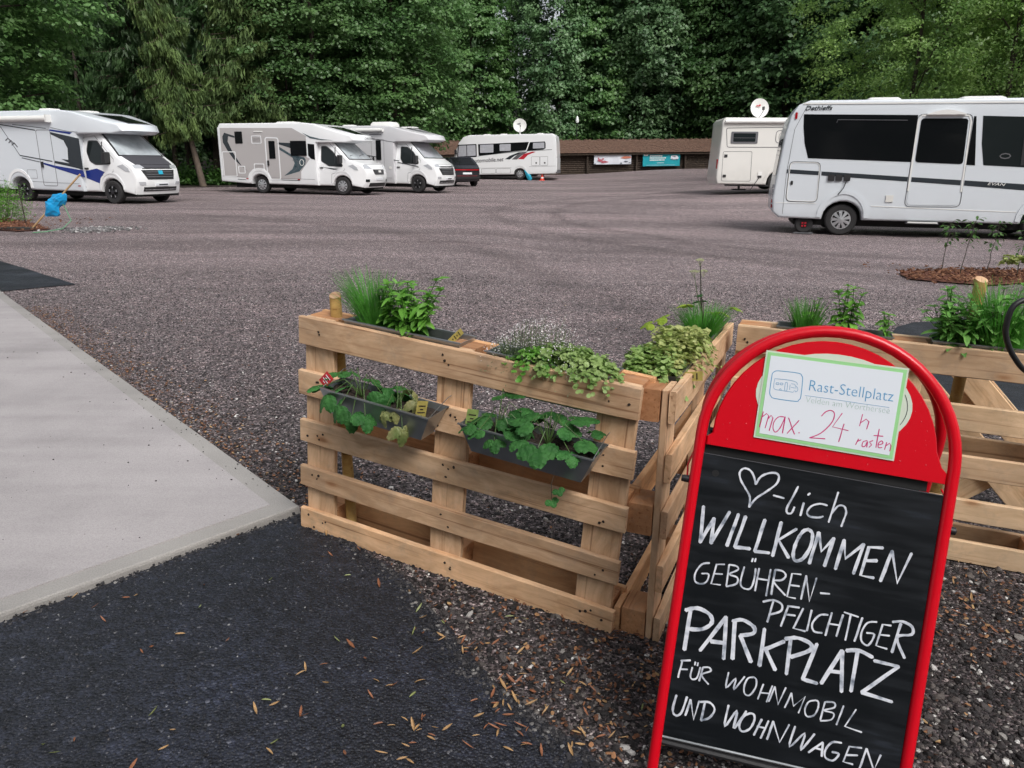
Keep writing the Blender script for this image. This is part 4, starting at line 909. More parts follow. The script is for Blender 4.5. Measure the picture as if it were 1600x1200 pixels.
# ================================================================== VEHICLES
class Shell:
    """closed vehicle body: side outline (x,z) counter-clockwise, half width W(x,z), plan bulge of the front, rounded edges r"""
    def __init__(s, outline, W, bulge=lambda x, z: 0, r=.06): s.o, s.W, s.b, s.r = outline, W, bulge, r
    def silh(s, P):
        n = len(P); out = []
        for i in range(n):
            a, b, c = P[i - 1], P[i], P[(i + 1) % n]
            n1 = Vector((b[1] - a[1], a[0] - b[0])); n2 = Vector((c[1] - b[1], b[0] - c[0]))
            n1 = n1.normalized() if n1.length > 1e-9 else n1; n2 = n2.normalized() if n2.length > 1e-9 else n2
            m = (n1 + n2); m = m.normalized() if m.length > 1e-6 else n1
            out.append(m / max(.6, m.dot(n1)))
        return out
    def surf(s, x, z, nx, nz, y, off=0):
        w = s.W(x, z); k = max(-1, min(1, y / max(w, 1e-3)))
        return (x + nx * (s.r + off) + s.b(x, z) * (1 - k * k), y, z + nz * (s.r + off))
    def build(s, name, mat, parent, ds=.16):
        P = dens(s.o, ds); nn = s.silh(P); mb = MB(); n = len(P)
        v, f = fill(P, ds * 1.6)
        for sd in (-1, 1):
            vs = [(x, sd * s.W(x, z), z) for x, z in v]
            mb.add(vs, [ff if sd < 0 else ff[::-1] for ff in f])
        row = []
        for a in (0, 22, 45, 68, 90): row.append((-1, R_(a)))
        ks = [('e', -1, R_(a)) for a in (0, 22, 45, 68, 90)] + [('m', k, 0) for k in (-.66, -.33, 0, .33, .66)] + [('e', 1, R_(a)) for a in (90, 68, 45, 22, 0)]
        vs = []
        for (x, z), nm in zip(P, nn):
            w = s.W(x, z); r = s.r
            for kind, sgn, a in ks:
                if kind == 'e': y = sgn * (w - r + r * math.cos(a)); off = r * math.sin(a)
                else: y = sgn * (w - r); off = r
                k = y / w
                vs.append((x + nm.x * off + s.b(x, z) * (1 - k * k), y, z + nm.y * off))
        m = len(ks)
        fs = [(i * m + j, ((i + 1) % n) * m + j, ((i + 1) % n) * m + j + 1, i * m + j + 1) for i in range(n) for j in range(m - 1)]
        mb.add(vs, [q[::-1] for q in fs])
        return mb.build(name, mat, parent, smooth=True, merge=True, fixn=True, angle=50)
    def patch(s, name, mat, parent, i, t0, t1, y0, y1, off=.012, yt0=None, yt1=None, nt_=6, ny=10, smooth=True):
        """a panel lying on outline segment i (front, roof), from t0 to t1 along it, y0..y1 across (yt* at the upper end)"""
        a, b = s.o[i], s.o[(i + 1) % len(s.o)]; d = Vector((b[0] - a[0], b[1] - a[1])).normalized(); nx, nz = d.y, -d.x
        yt0 = y0 if yt0 is None else yt0; yt1 = y1 if yt1 is None else yt1
        mb = MB(); vs = []
        for lay in (off, -.02):
            for p in range(nt_ + 1):
                t = t0 + (t1 - t0) * p / nt_; x, z = a[0] + (b[0] - a[0]) * t, a[1] + (b[1] - a[1]) * t
                l, r = y0 + (yt0 - y0) * p / nt_, y1 + (yt1 - y1) * p / nt_
                for q in range(ny + 1):
                    vs.append(s.surf(x, z, nx, nz, l + (r - l) * q / ny, lay))
        A = (nt_ + 1) * (ny + 1); fs = []
        for p in range(nt_):
            for q in range(ny):
                k = p * (ny + 1) + q; fs.append((k, k + 1, k + ny + 2, k + ny + 1))
        rim = [q for q in range(ny + 1)] + [p * (ny + 1) + ny for p in range(1, nt_ + 1)] + [nt_ * (ny + 1) + q for q in range(ny - 1, -1, -1)] + [p * (ny + 1) for p in range(nt_ - 1, 0, -1)]
        for k in range(len(rim)): u, v = rim[k], rim[(k + 1) % len(rim)]; fs.append((u, v, v + A, u + A))
        mb.add(vs, fs); return mb.build(name, mat, parent, smooth=smooth, fixn=True, angle=40)
    def side(s, name, mat, parent, P, sd=-1, off=.006, ds=.25, depth=.012, rnd_=0):
        """a panel on the side wall (window, door, decal) following the wall's surface"""
        if rnd_: P = round_poly(P, rnd_)
        A = sum(P[i][0] * P[(i + 1) % len(P)][1] - P[(i + 1) % len(P)][0] * P[i][1] for i in range(len(P)))
        if A < 0: P = P[::-1]
        P = dens(P, ds); v, f = fill(P, ds * 1.5); mb = MB(); n = len(P)
        mb.add([(x, sd * (s.W(x, z) + off), z) for x, z in v], f)
        mb.add([(x, sd * (s.W(x, z) + off), z) for x, z in P] + [(x, sd * (s.W(x, z) + off - depth), z) for x, z in P], [(i, (i + 1) % n, n + (i + 1) % n, n + i) for i in range(n)])
        return mb.build(name, mat, parent, fixn=True)
    def line(s, name, mat, parent, pts, wd, sd=-1, off=.004, closed=False, h=.004):
        """raised seam or rubber trim along a path on the side wall"""
        if closed: pts = pts + [pts[0]]
        mb = MB(); vs = []
        for i, p in enumerate(pts):
            a = pts[max(0, i - 1)]; b = pts[min(len(pts) - 1, i + 1)]
            if closed and i in (0, len(pts) - 1): a, b = pts[-2], pts[1]
            d = Vector((b[0] - a[0], b[1] - a[1])).normalized(); nx, nz = -d.y * wd / 2, d.x * wd / 2
            for sg in (1, -1):
                x, z = p[0] + sg * nx, p[1] + sg * nz; vs += [(x, sd * (s.W(x, z) + off + h), z), (x, sd * (s.W(x, z) - .004), z)]
        for i in range(len(pts) - 1):
            a = i * 4; fs = [(a, a + 4, a + 6, a + 2), (a, a + 1, a + 5, a + 4), (a + 2, a + 6, a + 7, a + 3)]
            mb.f += [tuple(q + len(mb.v) for q in f) for f in fs]
        mb.v += vs
        return mb.build(name, mat, parent, fixn=True)

def round_poly(P, r, k=4):
    out = []; n = len(P)
    for i in range(n):
        a, b, c = Vector(P[i - 1]), Vector(P[i]), Vector(P[(i + 1) % n])
        l1, l2 = (a - b), (c - b); q = min(r, l1.length * .45, l2.length * .45); p, s_ = b + l1.normalized() * q, b + l2.normalized() * q
        for j in range(k + 1):
            t = j / k; out.append(tuple(p * (1 - t) ** 2 + b * 2 * t * (1 - t) + s_ * t * t))
    return out
def rect(x0, x1, z0, z1): return [(x0, z0), (x1, z0), (x1, z1), (x0, z1)]
def arch(cx, zb, r, n=9):
    """points of a wheel arch cut into the lower edge, walking forward"""
    return [(cx - r * math.cos(math.pi * k / n), zb + max(0, (r * math.sin(math.pi * k / n))) * .98 + (.35 - zb) * math.sin(math.pi * k / n)) for k in range(n + 1)]

def wheel(parent, x, y, style='alloydark', r=.345, w=.23):
    sd = 1 if y > 0 else -1
    mb = MB(); prof = [(r * .60, -w * .44), (r * .72, -w * .5), (r * .93, -w * .47), (r, -w * .33), (r, w * .33), (r * .93, w * .47), (r * .72, w * .5), (r * .60, w * .44), (r * .60, -w * .44)]
    mb.lathe(prof, 'y', 28); wm = mb.build('wheel', M['tyre'], parent, smooth=True, fixn=True); wm.location = (x, y, r)
    mb = MB(); yo = sd * w * .30; mb.lathe([(.01, yo), (r * .60, yo)], 'y', 20); mb.build('rim_back', M['underbody'], wm)
    m2 = MB(); yo = sd * w * .40; r1 = r * .61
    m2.lathe([(r1 - .025, yo - sd * .03), (r1 - .02, yo + sd * .012), (r1, yo + sd * .012)], 'y', 28)
    nsp = 5 if style == 'alloydark' else 9
    for k in range(nsp):
        a = 2 * math.pi * k / nsp + .3
        for da in ((-.16, .16) if style == 'alloydark' else (0,)):
            ww = .028 if style == 'alloydark' else .055
            c, s_ = math.cos(a + da), math.sin(a + da); c0, s0 = math.cos(a), math.sin(a)
            p, q = Vector((c0 * .05, yo + sd * .02, s0 * .05)), Vector((c * (r1 - .015), yo, s_ * (r1 - .015))); d = (q - p).normalized(); nrm = d.cross(Vector((0, 1, 0))) * ww / 2
            th = Vector((0, sd * .014, 0)); wide = 1.5 if style != 'alloydark' else 1.0
            vs = [p - nrm * .7, p + nrm * .7, q + nrm * wide, q - nrm * wide]; m2.add(vs + [v + th for v in vs], [(0, 1, 2, 3), (7, 6, 5, 4), (0, 4, 5, 1), (1, 5, 6, 2), (2, 6, 7, 3), (3, 7, 4, 0)])
    m2.lathe([(.062, yo - sd * .01), (.058, yo + sd * .035), (.005, yo + sd * .042)], 'y', 14)
    m2.build('rim', M['alloy' if style != 'alloydark' else 'alloydark'] if style != 'two' else M['alloy'], wm, fixn=True)
    if style == 'alloydark':
        m3 = MB()
        for k in range(5):
            a = 2 * math.pi * k / 5 + .3; p = Vector((math.cos(a) * .14, yo + sd * .018, math.sin(a) * .14)); m3.box(p, (.03, .01, .07), M_=None)
        m3.build('rim_accent', M['alloy'], wm)
    return wm

def text_mesh(name, s, size, mat, shear=0.0, ext=.002, bold=0.0, space=1.0):
    c = bpy.data.curves.new(name, 'FONT'); c.body = s; c.size = size; c.extrude = ext; c.shear = shear; c.offset = bold; c.space_character = space
    c.fill_mode = 'BOTH'; c.resolution_u = 3
    o = bpy.data.objects.new(name, c); COL.objects.link(o)
    bpy.context.view_layer.update(); dg = bpy.context.evaluated_depsgraph_get()
    me = bpy.data.meshes.new_from_object(o.evaluated_get(dg)); me.materials.clear(); me.materials.append(mat)
    bpy.data.objects.remove(o); return me
def side_text(s, sh_, parent, name, x, z, size, mat, width=None, sd=-1, shear=0, bold=0, slope=0):
    me = text_mesh(name, s, size, mat, shear, .003, bold); o = link(name, me, parent)
    xs_ = [v.co.x for v in me.vertices]; wd = max(xs_) - min(xs_); sx = (width / wd) if width else 1
    y = sd * (sh_.W(x, z) + .012)
    if sd < 0: o.matrix_local = Matrix.Translation((x, y, z)) @ Matrix.Rotation(slope, 4, 'Y') @ Matrix.Rotation(R_(90), 4, 'X') @ Matrix.Diagonal((sx, 1, 1, 1))
    else: o.matrix_local = Matrix.Translation((x, y, z)) @ Matrix.Rotation(R_(180), 4, 'Z') @ Matrix.Rotation(slope, 4, 'Y') @ Matrix.Rotation(R_(90), 4, 'X') @ Matrix.Diagonal((sx, 1, 1, 1))
    return o
def place(t, X, Y, Z, hdg, pitch=0):
    t.matrix_world = Matrix.Translation((X, Y, Z)) @ Matrix.Rotation(R_(hdg), 4, 'Z') @ Matrix.Rotation(-pitch, 4, 'Y'); return t
def dish(t, x, y, z, r, yaw, mark=None):
    mb = MB(); mb.lathe([(.01, .10), (r * .4, .08), (r * .75, .035), (r, 0), (r * 1.01, .012), (r * .75, .05), (.01, .12)], 'y', 28)
    d = mb.build('satellite_dish', M['ivorytrim'], t, smooth=True, fixn=True); d.location = (x, y, z); d.rotation_euler = (R_(-8), 0, yaw)
    MB().tube([(0, .1, -.1), (0, .12, -r * .8), (0, .05, -r * 1.25)], .045, 8).build('dish_mount', M['ivorytrim'], d, smooth=True)
    MB().tube([(0, .02, -r * .95), (.02, -.30, -r * .55), (.02, -.34, -r * .35)], .016, 6).build('dish_arm', M['trimgrey'], d)
    MB().box((.02, -.34, -r * .22), (.07, .10, .12)).build('dish_receiver', M['blackplastic'], d)
    if mark:
        mb = MB()
        for cx, cz, rx, rz in ((-.1, .12, .10, .03), (.02, .15, .05, .05)): mb.prism([(r * (cx * 2) + rx * r * 2 * math.cos(6.28 * k / 8), r * cz * 2 + rz * r * 2 * math.sin(6.28 * k / 8)) for k in range(8)], .03, .045)
        mb.build('dish_emblem', M[mark], d)
def skylight(t, x, y, z, lx, ly, h=.10, name='roof_hatch'):
    mb = MB(); P = round_poly([(-lx / 2, -ly / 2), (lx / 2, -ly / 2), (lx / 2, ly / 2), (-lx / 2, ly / 2)], .09, 3); n = len(P)
    vs = [(a, b, 0) for a, b in P] + [(a * .97, b * .97, h * .6) for a, b in P] + [(a * .82, b * .82, h) for a, b in P]
    mb.add(vs, [(i, (i + 1) % n, n + (i + 1) % n, n + i) for i in range(n)] + [(n + i, n + (i + 1) % n, 2 * n + (i + 1) % n, 2 * n + i) for i in range(n)] + [tuple(range(2 * n, 3 * n))])
    o = mb.build(name, M['ivorytrim'], t, smooth=True, fixn=True); o.location = (x, y, z)
def mirror_arm(t, x, y, z):
    mb = MB(); sd = 1 if y > 0 else -1
    P = round_poly([(-.07, -.16), (.06, -.16), (.07, .16), (-.05, .17)], .04, 3)
    mb.prism(P, y + sd * .06, y + sd * .27); m = mb.build('wing_mirror', M['blackplastic'], t, fixn=True); m.location = (x, 0, z)
    MB().box((x, y + sd * .0, z - .12), (.10, .16, .06)).build('mirror_bracket', M['blackplastic'], t)

def semi_integrated(name, label, xf, L, rear, pose, cab='a', body='white', wheels='alloydark', cw=None, roof=2.70, capx=.35, capz=2.12, houseW=1.13):
    t = thing(name, label, 'motorhome'); place(t, *pose)
    xr = xf - L; xB = xf - 1.08
    # ---- cab
    if cab == 'a':   # blunt nosed van cab
        co = [(xB - .25, .40), *arch(xf, .40, .46), (xf + .74, .34), (xf + .80, .52), (xf + .82, .70), (xf + .74, 1.02), (xf + .66, 1.12), (xf + .26, 1.37), (xf - .50, 2.06), (xf - .80, 2.14), (xB - .25, 2.16)]
        iH, iW = 10 + 3, 10 + 5
    else:            # lower, longer bonnet
        co = [(xB - .25, .40), *arch(xf, .40, .46), (xf + .84, .34), (xf + .93, .50), (xf + .95, .78), (xf + .90, .98), (xf + .78, 1.12), (xf + .26, 1.31), (xf - .55, 2.02), (xf - .80, 2.10), (xB - .25, 2.12)]
    Wc = lambda x, z: 1.01 - .20 * max(0, (z - 1.15)) ** 1.15 - .15 * max(0, (x - xf - .25) / .65) ** 2
    bc = lambda x, z: .14 * sm(xf + .1, xf + .9, x) + .10 * sm(1.3, 1.6, z) * sm(xB, xf, x)
    C = Shell(co, Wc, bc, .05)
    ii = {k: j for j, k in enumerate(['sill'])}
    n0 = 11   # index of last arch point is 10
    C.build('cab', M['cabwhite'], t, .13)
    seg = dict(lowfront=11, front=12, front2=13, lip=14, bonnet=15, screen=16, header=17)
    # indices: 0 rear bottom, 1..10 arch, 11 bumper foot, 12, 13, 14, 15, 16 screen foot, 17 screen head
    C.patch('windscreen', M['screen'], t, 16, .05, .94, -.84, .84, .012, -.70, .70, ny=14)
    C.patch('windscreen_frame', M['blackplastic'], t, 16, .0, .985, -.91, .91, .005, -.76, .76, ny=14)
    if cab == 'a':
        C.patch('grille', M['blackplastic'], t, 13, .05, .92, -.52, .52, .015, -.66, .66)
        for z in (.25, .48, .70): C.patch('grille_bar', M['trimgrey'], t, 13, z, z + .06, -.50, .50, .024, -.56, .56)
        C.patch('lower_grille', M['blackplastic'], t, 11, .30, .98, -.66, .66, .012)
        C.patch('bumper_trim', M['alloy'], t, 11, .5, .6, -.62, .62, .016)
        C.patch('number_plate', M['plate'], t, 12, .12, .55, -.26, .26, .03)
        C.patch('plate_marks', M['darkdecal'], t, 12, .24, .44, -.16, .20, .034, ny=3)
        for sg in (-1, 1): C.patch('headlight', M['lens'], t, 14, .05, 1.0, sg * .52, sg * .84, .014, sg * .60, sg * .86); C.patch('fog_lamp', M['lens'], t, 12, .3, .8, sg * .60, sg * .80, .012, sg * .62, sg * .82)
    else:
        C.patch('grille', M['blackplastic'], t, 13, .0, .95, -.34, .34, .02, -.42, .42)
        for z in (.15, .42, .70): C.patch('grille_bar', M['trimgrey'], t, 13, z, z + .09, -.34, .34, .03, -.38, .38)
        C.patch('badge', M['ivorytrim'], t, 13, .35, .75, -.09, .09, .04)
        C.patch('lower_grille', M['blackplastic'], t, 11, .1, .95, -.62, .62, .015)
        C.patch('number_plate', M['plate'], t, 12, .3, .62, -.26, .26, .02)
        for sg in (-1, 1): C.patch('headlight', M['lens'], t, 14, .0, 1.0, sg * .46, sg * .84, .014, sg * .62, sg * .86); C.patch('fog_lamp', M['midglass'], t, 12, .05, .4, sg * .66, sg * .84, .014)
    for sg in (-1, 1): C.side('headlight_corner', M['lens'], t, [(xf + .30, 1.12), (xf + .56, .97), (xf + .70, .95), (xf + .66, 1.06), (xf + .50, 1.17)], sg, .012)
    if cab == 'a': C.patch('grille_surround', M['blackplastic'], t, 14, -.1, .35, -.60, .60, .010)
    C.patch('bonnet_seam', M['trimgrey'], t, 15, .02, .05, -.7, .7, .006)
    for sg in (-1, 1): C.line('door_seam', M['trimgrey'], t, [(xB + .02, .46), (xB + .02, 1.95), (xf - .62, 2.0), (xf + .16, 1.32), (xf + .12, .95), (xf - .46, .80), (xf - .50, .44)], .012, sg, .001)
    cwin = cw
    for sg in (-1, 1):
        C.side('cab_window', M['midglass'], t, cwin, sg, .008, rnd_=.05)
        C.line('window_frame', M['blackplastic'], t, round_poly(cwin, .05), .035, sg, .006, closed=True)
        C.line('window_bar', M['blackplastic'], t, [(xf - .32, cwin[0][1] - .02), (xf - .30, 1.2)], .03, sg, .012)
        MB().box((xB + .16, sg * (Wc(xB, 1.1) + .02), 1.04), (.14, .03, .04)).build('door_handle', M['blackplastic'], t)
        mirror_arm(t, xf - .02, sg * .93, 1.36)
    MB().tube([(xf + .18, -.62, 1.50), (xf + .10, -.1, 1.57)], .012, 5).build('wiper', M['blackplastic'], t); MB().tube([(xf + .20, .05, 1.50), (xf + .10, .55, 1.57)], .012, 5).build('wiper', M['blackplastic'], t)
    # ---- house with the moulded roof cap over the cab
    ho = [(-rear, .50), (xr - .52, .42), *arch(xr, .42, .47), (xB - .03, .40), (xB - .03, capz - .02), (capx - .22, capz), (capx, capz + .06), (capx - .06, capz + .17), (xB - .05, roof - .05), (xB - .55, roof), (-rear + .12, roof), (-rear, roof - .14)]
    xc = xB - .05
    Wh = lambda x, z: houseW - (.34 * max(0, (x - xc) / (capx - xc)) ** 2.0) - .02 * max(0, z - 2.3)
    bh = lambda x, z: .34 * sm(xc, capx, x)
    Hs = Shell(ho, Wh, bh, .05); Hs.build('living_body', M[body], t, .16)
    MB().box(((xr + xf) / 2 - .3, 0, .42), (L + 2.2, 1.7, .42)).build('chassis', M['underbody'], t)
    for x in (xr, xf): MB().box((x, 0, .62), (1.0, 1.5, .5)).build('wheel_housing', M['underbody'], t)
    for x in (xr, xf):
        for y in (-.90, .90): wheel(t, x, y, wheels)
    for sg in (-1, 1):
        Hs.line('wheel_arch_trim', M['cabwhite'], t, [(xr - .50 * math.cos(math.pi * k / 12), .42 + .54 * math.sin(math.pi * k / 12)) for k in range(13)], .09, sg, .012)
        Hs.line('skirt_seam', M['trimgrey'], t, [(-rear + .05, .66), (xr - .55, .62)], .01, sg, .001); Hs.line('skirt_seam', M['trimgrey'], t, [(xr + .55, .62), (xB - .1, .58)], .01, sg, .001)
        C.line('wheel_arch_trim', M['cabwhite'], t, [(xf - .47 * math.cos(math.pi * k / 12), .42 + .50 * math.sin(math.pi * k / 12)) for k in range(13)], .05, sg, .008)
    # rear wall details
    for sg in (-1, 1): MB().box((-rear - .06, sg * .95, .95), (.06, .14, .42)).build('tail_lamp', M['red_lamp'], t)
    i_cap = len(ho) - 5
    return t, C, Hs, ho

# ---- first motorhome: white with blue and anthracite decals
t, C, Hb, ho = semi_integrated('motorhome', 'white motorhome with blue and dark swooping decals and a charcoal bonnet cover', .06, 3.70, 5.6, (-12.0, 25.1, .005, -20), 'a', 'coolwhite', 'alloydark',
    [(-.80, 1.85), (-.44, 1.85), (.08, 1.29), (.10, 1.18), (-.475, 1.165), (-.70, 1.27), (-.84, 1.55)], capx=.34)
C.patch('bonnet_cover', M['cover'], t, 15, .0, 1.0, -.74, .74, .02, -.80, .80); C.patch('bonnet_cover', M['cover'], t, 14, .1, 1.0, -.50, .50, .022, -.6, .6)
C.patch('badge', M['cyan'], t, 13, .5, .85, -.08, .08, .04)
Hb.side('dark_graphic', M['darkdecal'], t, [(-2.02, 2.108), (-1.30, 1.99), (-1.30, 1.075), (-2.018, 1.186), (-2.003, 1.258), (-1.40, 1.185), (-1.716, 1.313), (-1.44, 1.29), (-1.40, 1.633), (-1.52, 1.86), (-2.01, 2.038)], off=.004)
Hb.side('dark_graphic', M['darkdecal'], t, [(-1.295, 1.99), (-.90, 1.915), (-.90, .999), (-1.295, 1.075)], off=.0045)
Hb.side('blue_graphic', M['bluedecal'], t, [(-2.496, 1.201), (-2.033, 1.114), (-.895, .982), (-.863, .768), (-1.169, .836), (-2.049, 1.042), (-2.482, 1.146)], off=.005)
C.side('blue_graphic', M['bluedecal'], t, [(-.92, .965), (-.46, 1.04), (-.16, .938), (-.36, .759), (-.42, .60), (-.92, .751)], off=.006)
Hb.side('blue_stripe', M['bluedecal'], t, [(-2.027, 2.189), (-1.12, 2.09), (-1.226, 2.04), (-2.028, 2.14)], off=.006)
for P_, wd in (([(-3.453, 1.413), (-2.107, 1.239)], .03), ([(-3.392, 1.34), (-2.645, 1.218)], .022), ([(-4.11, 2.283), (-3.453, 1.413)], .014), ([(-4.4, 2.38), (-2.636, 2.165)], .03), ([(-3.571, 2.343), (-2.172, 2.215)], .018), ([(-1.98, 2.24), (-1.28, 2.12), (-.9, 2.1)], .012)):
    Hb.line('pinstripe', M['darkdecal'], t, P_, wd, -1, .003, h=.003)
for a in range(3): Hb.line('bird_emblem', M['greydecal'], t, [(-3.98 + .12 * a, 1.86 - .07 * a), (-3.86 + .12 * a, 1.93 - .07 * a), (-3.74 + .12 * a, 1.84 - .09 * a)], .035, -1, .003)
Hb.line('entrance_door', M['trimgrey'], t, round_poly(rect(-2.62, -2.03, .50, 2.17), .07), .016, -1, .001, closed=True)
MB().box((-2.53, -1.155, 1.14), (.07, .04, .18)).build('door_handle', M['blackplastic'], t)
Hb.line('service_hatch', M['trimgrey'], t, round_poly(rect(-3.25, -2.85, .72, .98), .03), .008, -1, .001, closed=True)
Hb.side('side_marker', M['red_lamp'], t, rect(-1.18, -1.08, .50, .53), off=.008)
MB().tube([(-5.5, -1.22, 2.50), (-1.95, -1.22, 2.50)], .09, 12).build('rolled_awning', M['ivorytrim'], t, smooth=True)
MB().box((-1.93, -1.20, 2.50), (.06, .22, .22)).build('awning_cap', M['ivorytrim'], t)
skylight(t, -3.35, .1, 2.74, .55, .5, .14); skylight(t, -1.75, 0, 2.72, .8, .5, .06)
Hb.patch('roof_window', M['glass'], t, len(ho) - 5, .10, .80, -.42, .42, .012, -.52, .52)
Hb.patch('roof_window_frame', M['trimgrey'], t, len(ho) - 5, .04, .86, -.47, .47, .006, -.57, .57)
# ---- second: white and warm grey
t, C, Hb, ho = semi_integrated('motorhome', 'white motorhome with warm grey sides and teal swoosh decals', .02, 3.82, 5.70, (-6.5, 32.4, .03, -19.4), 'b', 'white', 'alloy',
    [(-.93, 1.86), (-.70, 1.85), (-.408, 1.66), (.06, 1.14), (.04, 1.09), (-.55, 1.12), (-.90, 1.30)], capx=.35, capz=2.06)
Hb.side('grey_panel', M['greyside'], t, [(-5.60, 2.575), (-2.108, 2.55), (-1.458, 2.24), (-1.50, 1.446), (-1.336, 1.38), (-1.783, .885), (-1.808, .57), (-3.20, .57), (-3.32, .80), (-3.55, .98), (-3.80, 1.02), (-4.10, .96), (-4.30, .80), (-4.40, .60), (-5.60, .657)], off=.004)
Hb.side('rear_swoosh', M['darkdecal'], t, [(-5.489, 2.231), (-5.383, 2.39), (-4.878, 2.252), (-4.886, 2.184), (-5.196, 2.253), (-5.249, 2.048), (-5.037, 1.613), (-4.661, 1.086), (-4.312, .835), (-4.716, 1.109), (-5.037, 1.36), (-5.291, 1.682), (-5.487, 2.003)], off=.008)
Hb.side('small_window', M['glass'], t, rect(-4.86, -4.50, 1.96, 2.43), off=.02, depth=.02, rnd_=.03)
Hb.line('entrance_door', M['white'], t, round_poly([(-3.40, .56), (-2.78, .56), (-2.78, 2.17), (-3.40, 2.19)], .10), .045, -1, .008, closed=True)
Hb.side('door_window', M['glass'], t, rect(-3.24, -2.95, 1.37, 2.06), off=.02, depth=.02, rnd_=.02)
MB().box((-3.31, -1.165, 1.20), (.07, .04, .2)).build('door_handle', M['blackplastic'], t)
Hb.side('large_window', M['glass'], t, rect(-2.20, -1.47, 1.49, 2.06), off=.03, depth=.03, rnd_=.02)
Hb.side('dark_band', M['darkdecal'], t, [(-2.76, 2.0), (-2.20, 1.98), (-2.20, 1.78), (-2.84, 1.95)], off=.009)
Hb.side('teal_swoosh', M['teal'], t, [(-2.74, 1.83), (-2.196, 1.54), (-1.817, 1.47), (-1.60, 1.43), (-1.53, 1.335), (-1.57, 1.156), (-1.865, .884), (-2.598, .704), (-2.187, .971), (-2.058, 1.197), (-2.149, 1.421), (-2.74, 1.72)], off=.009)
Hb.line('round_emblem', M['ivorytrim'], t, [(-1.72 + .10 * math.cos(k * .698), 1.23 + .12 * math.sin(k * .698)) for k in range(9)], .022, -1, .014, closed=True)
for zz in (0, 1): Hb.line('swoosh_line', M['trimgrey'], t, [(-2.1 - .05 * zz, 1.42 - .1 * zz), (-1.86 - .05 * zz, 1.25), (-1.9 - .08 * zz, 1.0), (-2.2, .86)], .010, -1, .012)
for nm, r_ in (('fridge_vent', rect(-4.05, -3.60, 1.97, 2.25)), ('fridge_vent', rect(-4.02, -3.55, .90, 1.16)), ('garage_door', rect(-5.56, -4.92, .66, 1.63)), ('service_hatch', rect(-4.81, -4.50, .79, 1.06))):
    Hb.line(nm, M['white'], t, round_poly(r_, .03), .035, -1, .008, closed=True)
for z0 in (1.97, .90):
    for k in range(4): Hb.line('vent_slat', M['greyside'], t, [(-4.0, z0 + .06 + .05 * k), (-3.6, z0 + .06 + .05 * k)], .012, -1, .012)
Hb.side('gutter_light', M['ivorytrim'], t, rect(-3.92, -3.50, 2.40, 2.44), off=.03, depth=.03)
Hb.side('pillar_panel', M['glass'], t, [(-1.40, 1.955), (-1.10, 1.93), (-1.10, 1.34), (-1.282, 1.381), (-1.40, 1.50)], off=.010)
C.side('dark_wedge', M['darkdecal'], t, [(-.87, 1.06), (-.45, 1.03), (-.13, 1.00), (-.33, .965)], off=.009)
Hb.side('cap_stripe', M['teal'], t, [(-1.636, 2.372), (-1.272, 2.23), (-.80, 2.13), (-.3, 2.08), (-.75, 2.08), (-1.277, 2.16)], off=.008)
for k in range(2): Hb.side('side_marker', M['red_lamp'], t, rect(-4.47 + 2.5 * k, -4.36 + 2.5 * k, .55, .59), off=.010)
for a, b in ((-4.9, -4.5), (-2.75, -1.85)): Hb.line('pinstripe', M['darkdecal'], t, [(a, .545), (b, .53)], .018, -1, .008)
skylight(t, -3.0, 0, 2.74, 1.0, .6, .10); skylight(t, -5.0, 0, 2.72, .5, .5, .06)
Hb.patch('roof_window', M['glass'], t, len(ho) - 5, .10, .80, -.44, .44, .012, -.56, .56)
side_text('CHAUSSON', Hb, t, 'cap_lettering', .03, 2.13, .12, M['greydecal'], width=.01, sd=-1)
for o in list(t.children):
    if o.name.startswith('cap_lettering'): o.matrix_local = Matrix.Translation((.44 + .30, -.36, 2.13)) @ Matrix.Rotation(R_(90 - 8), 4, 'Z') @ Matrix.Rotation(R_(80), 4, 'X') @ Matrix.Diagonal((1.0, 1, 1, 1)); 
# ---- third: cream white behind it
t, C, Hb, ho = semi_integrated('motorhome', 'cream white motorhome with thin dark lines and a silver blind behind its windscreen', .02, 3.7, 5.6, (-3.75, 34.9, .06, -23), 'a', 'silverside', 'alloydark',
    [(-.82, 1.88), (-.50, 1.86), (-.20, 1.66), (.06, 1.29), (.08, 1.19), (-.66, 1.20), (-.80, 1.40)], capx=.34, capz=2.14)
Hb.line('entrance_door', M['trimgrey'], t, round_poly([(-2.17, .60), (-1.55, .60), (-1.53, 2.18), (-2.17, 2.20)], .05), .012, -1, .001, closed=True)
Hb.side('door_window', M['glass'], t, rect(-1.93, -1.68, 1.33, 2.15), off=.02, depth=.02, rnd_=.02)
Hb.line('pinstripe', M['greydecal'], t, [(-4.2, 2.35), (-2.147, 2.215), (-.97, 2.06)], .022, -1, .003); Hb.line('pinstripe', M['darkdecal'], t, [(-4.4, 1.83), (-2.876, 1.588), (-.80, 1.294)], .035, -1, .003)
C.line('pinstripe', M['darkdecal'], t, [(-.95, 1.24), (-.4, 1.15), (.1, 1.05)], .03, -1, .008)
Hb.side('model_lettering', M['greydecal'], t, rect(-2.25, -1.65, 2.37, 2.40), off=.006)
Hb.side('water_cap', M['ivorytrim'], t, round_poly(rect(-1.3, -1.18, .95, 1.07), .05), off=.015)
MB().box((-2.07, -1.155, 1.38), (.07, .04, .16)).build('door_handle', M['blackplastic'], t)
MB().tube([(-5.4, -1.22, 2.56), (-1.5, -1.22, 2.56)], .08, 12).build('rolled_awning', M['ivorytrim'], t, smooth=True)
skylight(t, -2.15, 0, 2.72, 1.15, .7, .22, 'air_conditioner'); skylight(t, -4.0, 0, 2.72, .6, .5, .12); skylight(t, -.9, 0, 2.68, .7, .5, .05)
